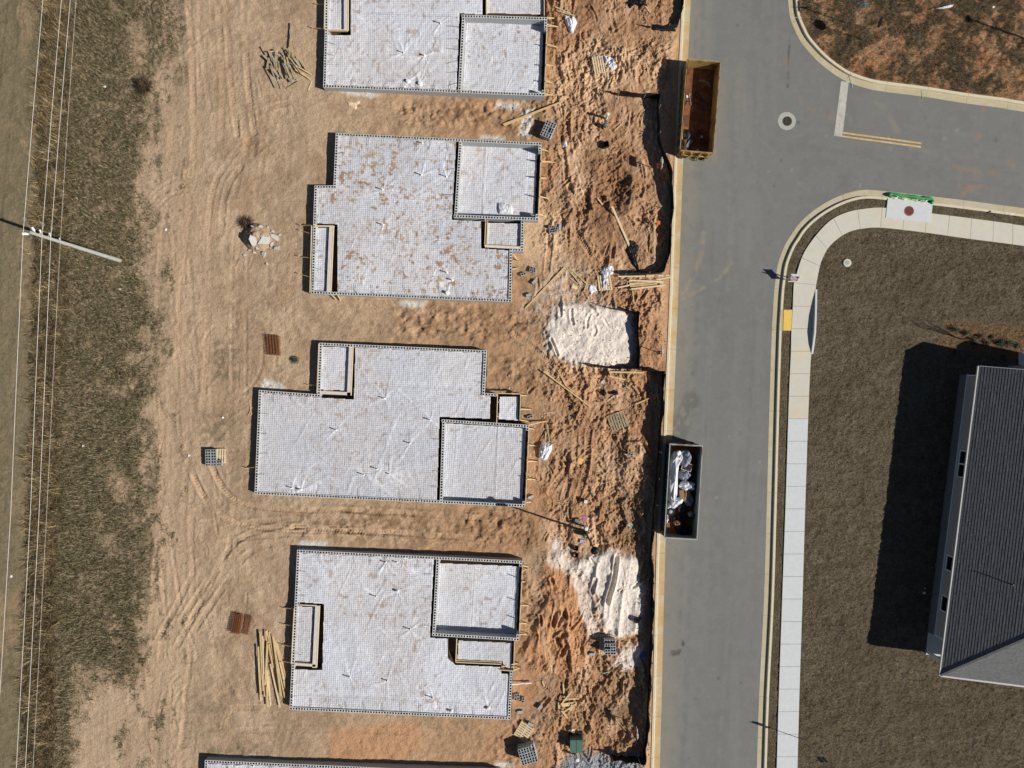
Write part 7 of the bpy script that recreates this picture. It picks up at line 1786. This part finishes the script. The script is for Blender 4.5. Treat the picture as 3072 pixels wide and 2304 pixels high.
mb = MB(); mb.beam(hp(.02, LN + .03, HE - .03), hp(WD / 2, LN + .03, zr_ - .04), .04, .16); mb.beam(hp(WD - .02, LN + .03, HE - .03), hp(WD / 2, LN + .03, zr_ - .04), .04, .16); mb.build('rake_board', M['white'], t_)
mb = MB(); mb.tube([hp(2.8, 7.2, HE + 2.8 * TA), hp(2.8, 7.2, HE + 2.8 * TA + .35)], .045, 10); mb.build('vent_pipe', M['lampblack'], t_)
# front wing beyond the frame: its gable gives the second peak of the shadow
mb = MB(); wallbox(mb, 3.9, LN - .4, 8.4, LN + .6, -.1, HE); mb.build('front_wing', M['siding'], t_)
mb = MB(); a0, a1 = 3.6, 8.7; mz = (a0 + a1) / 2; zt_ = HE + (a1 - a0) / 2 * TA
P = [hp(a0, LN - 2, HE), hp(a1, LN - 2, HE), hp(mz, LN - 2, zt_), hp(a0, LN + .9, HE), hp(a1, LN + .9, HE), hp(mz, LN + .9, zt_)]
mb.add(P, [(0, 2, 1), (3, 4, 5), (0, 1, 4, 3), (1, 2, 5, 4), (2, 0, 3, 5)]); mb.build('front_wing_roof', M['shingle'], t_)
# cleanout caps near the wall
for (a, c_2, r_, lb) in ((2773, 1779, .10, 'larger white cleanout cap in the shade of the house'), (2775, 1765, .05, 'smaller white cleanout cap in the shade of the house')):
    b = G(a, c_2); mb = MB(); mb.lathe([(r_, -.05), (r_, .06), (r_ * .8, .08), (r_ * .3, .085)], 16); tag(mb.build('cleanout_cap', M['white'], loc=b), lb, 'cleanout')

# ------------------------------------------------------------------ sapling and shrubs by the house
b = G(2884, 1017); t_ = thing('sapling', 'bare many-stemmed sapling throwing thin shadows near the house corner', 'tree', b)
mb = MB(); mb.tube([(0, 0, -.1), (0, 0, .35)], [.05, .04], 8); mb.build('trunk', M['bark'], t_)
cr_ = MB(); r = random.Random(4)
for k in range(6):
    a = r.uniform(0, 6.28); sp_ = r.uniform(.15, .55); pts = [Vector((0, 0, .25))]; h0 = r.uniform(2.0, 3.0)
    for j in range(1, 7): f = j / 6; pts.append(Vector((math.cos(a) * sp_ * f, math.sin(a) * sp_ * f, .25 + h0 * f)) + Vector((r.uniform(-.03, .03), r.uniform(-.03, .03), 0)))
    cr_.tube(pts, [.028 * (1 - i * .13) for i in range(7)], 5, False)
    for j in range(9):
        i = r.randint(2, 6); q = pts[i]; d = Vector((r.uniform(-.3, .3), r.uniform(-.3, .3), r.uniform(.15, .45))); cr_.tube([q, q + d * .6, q + d], [.008, .006, .002], 3, False)
cr_.build('crown', M['bark'], t_)
for k, (a, c_2, rd_, h_, lb) in enumerate(((2864, 989, .36, .5, 'dark glossy shrub nearest the bare sapling, upper left of the bed'), (2897, 1000, .34, .4, 'second shrub of the bed, right of the sapling foot'), (2925, 1026, .30, .35, 'shrub in the lower row, just right of the house shadow peak'), (2960, 1028, .30, .32, 'sparse shrub in the middle of the bed'), (2998, 1030, .35, .42, 'dense shrub left of the largest one in the bed'), (3022, 1030, .5, .6, 'largest dark shrub of the bed, right side'),
                                           (3050, 1036, .3, .35, 'brownish grass-like shrub at the right end of the bed'), (3012, 1072, .30, .35, 'shrub at the edge of the house shadow, right'), (2868, 1055, .26, .4, 'pale-leaved shrub catching the sun in the notch of the house shadow'), (2940, 1008, .2, .2, 'tiny silver shrub in the upper row'), (2975, 1012, .2, .2, 'tiny silver shrub right of the first tiny one'))):
    twig_bush(a, c_2, rd_, h_, lb, 40, M['bark'], 20 + k, 'shrub', M['leaf'], int(900 * rd_))
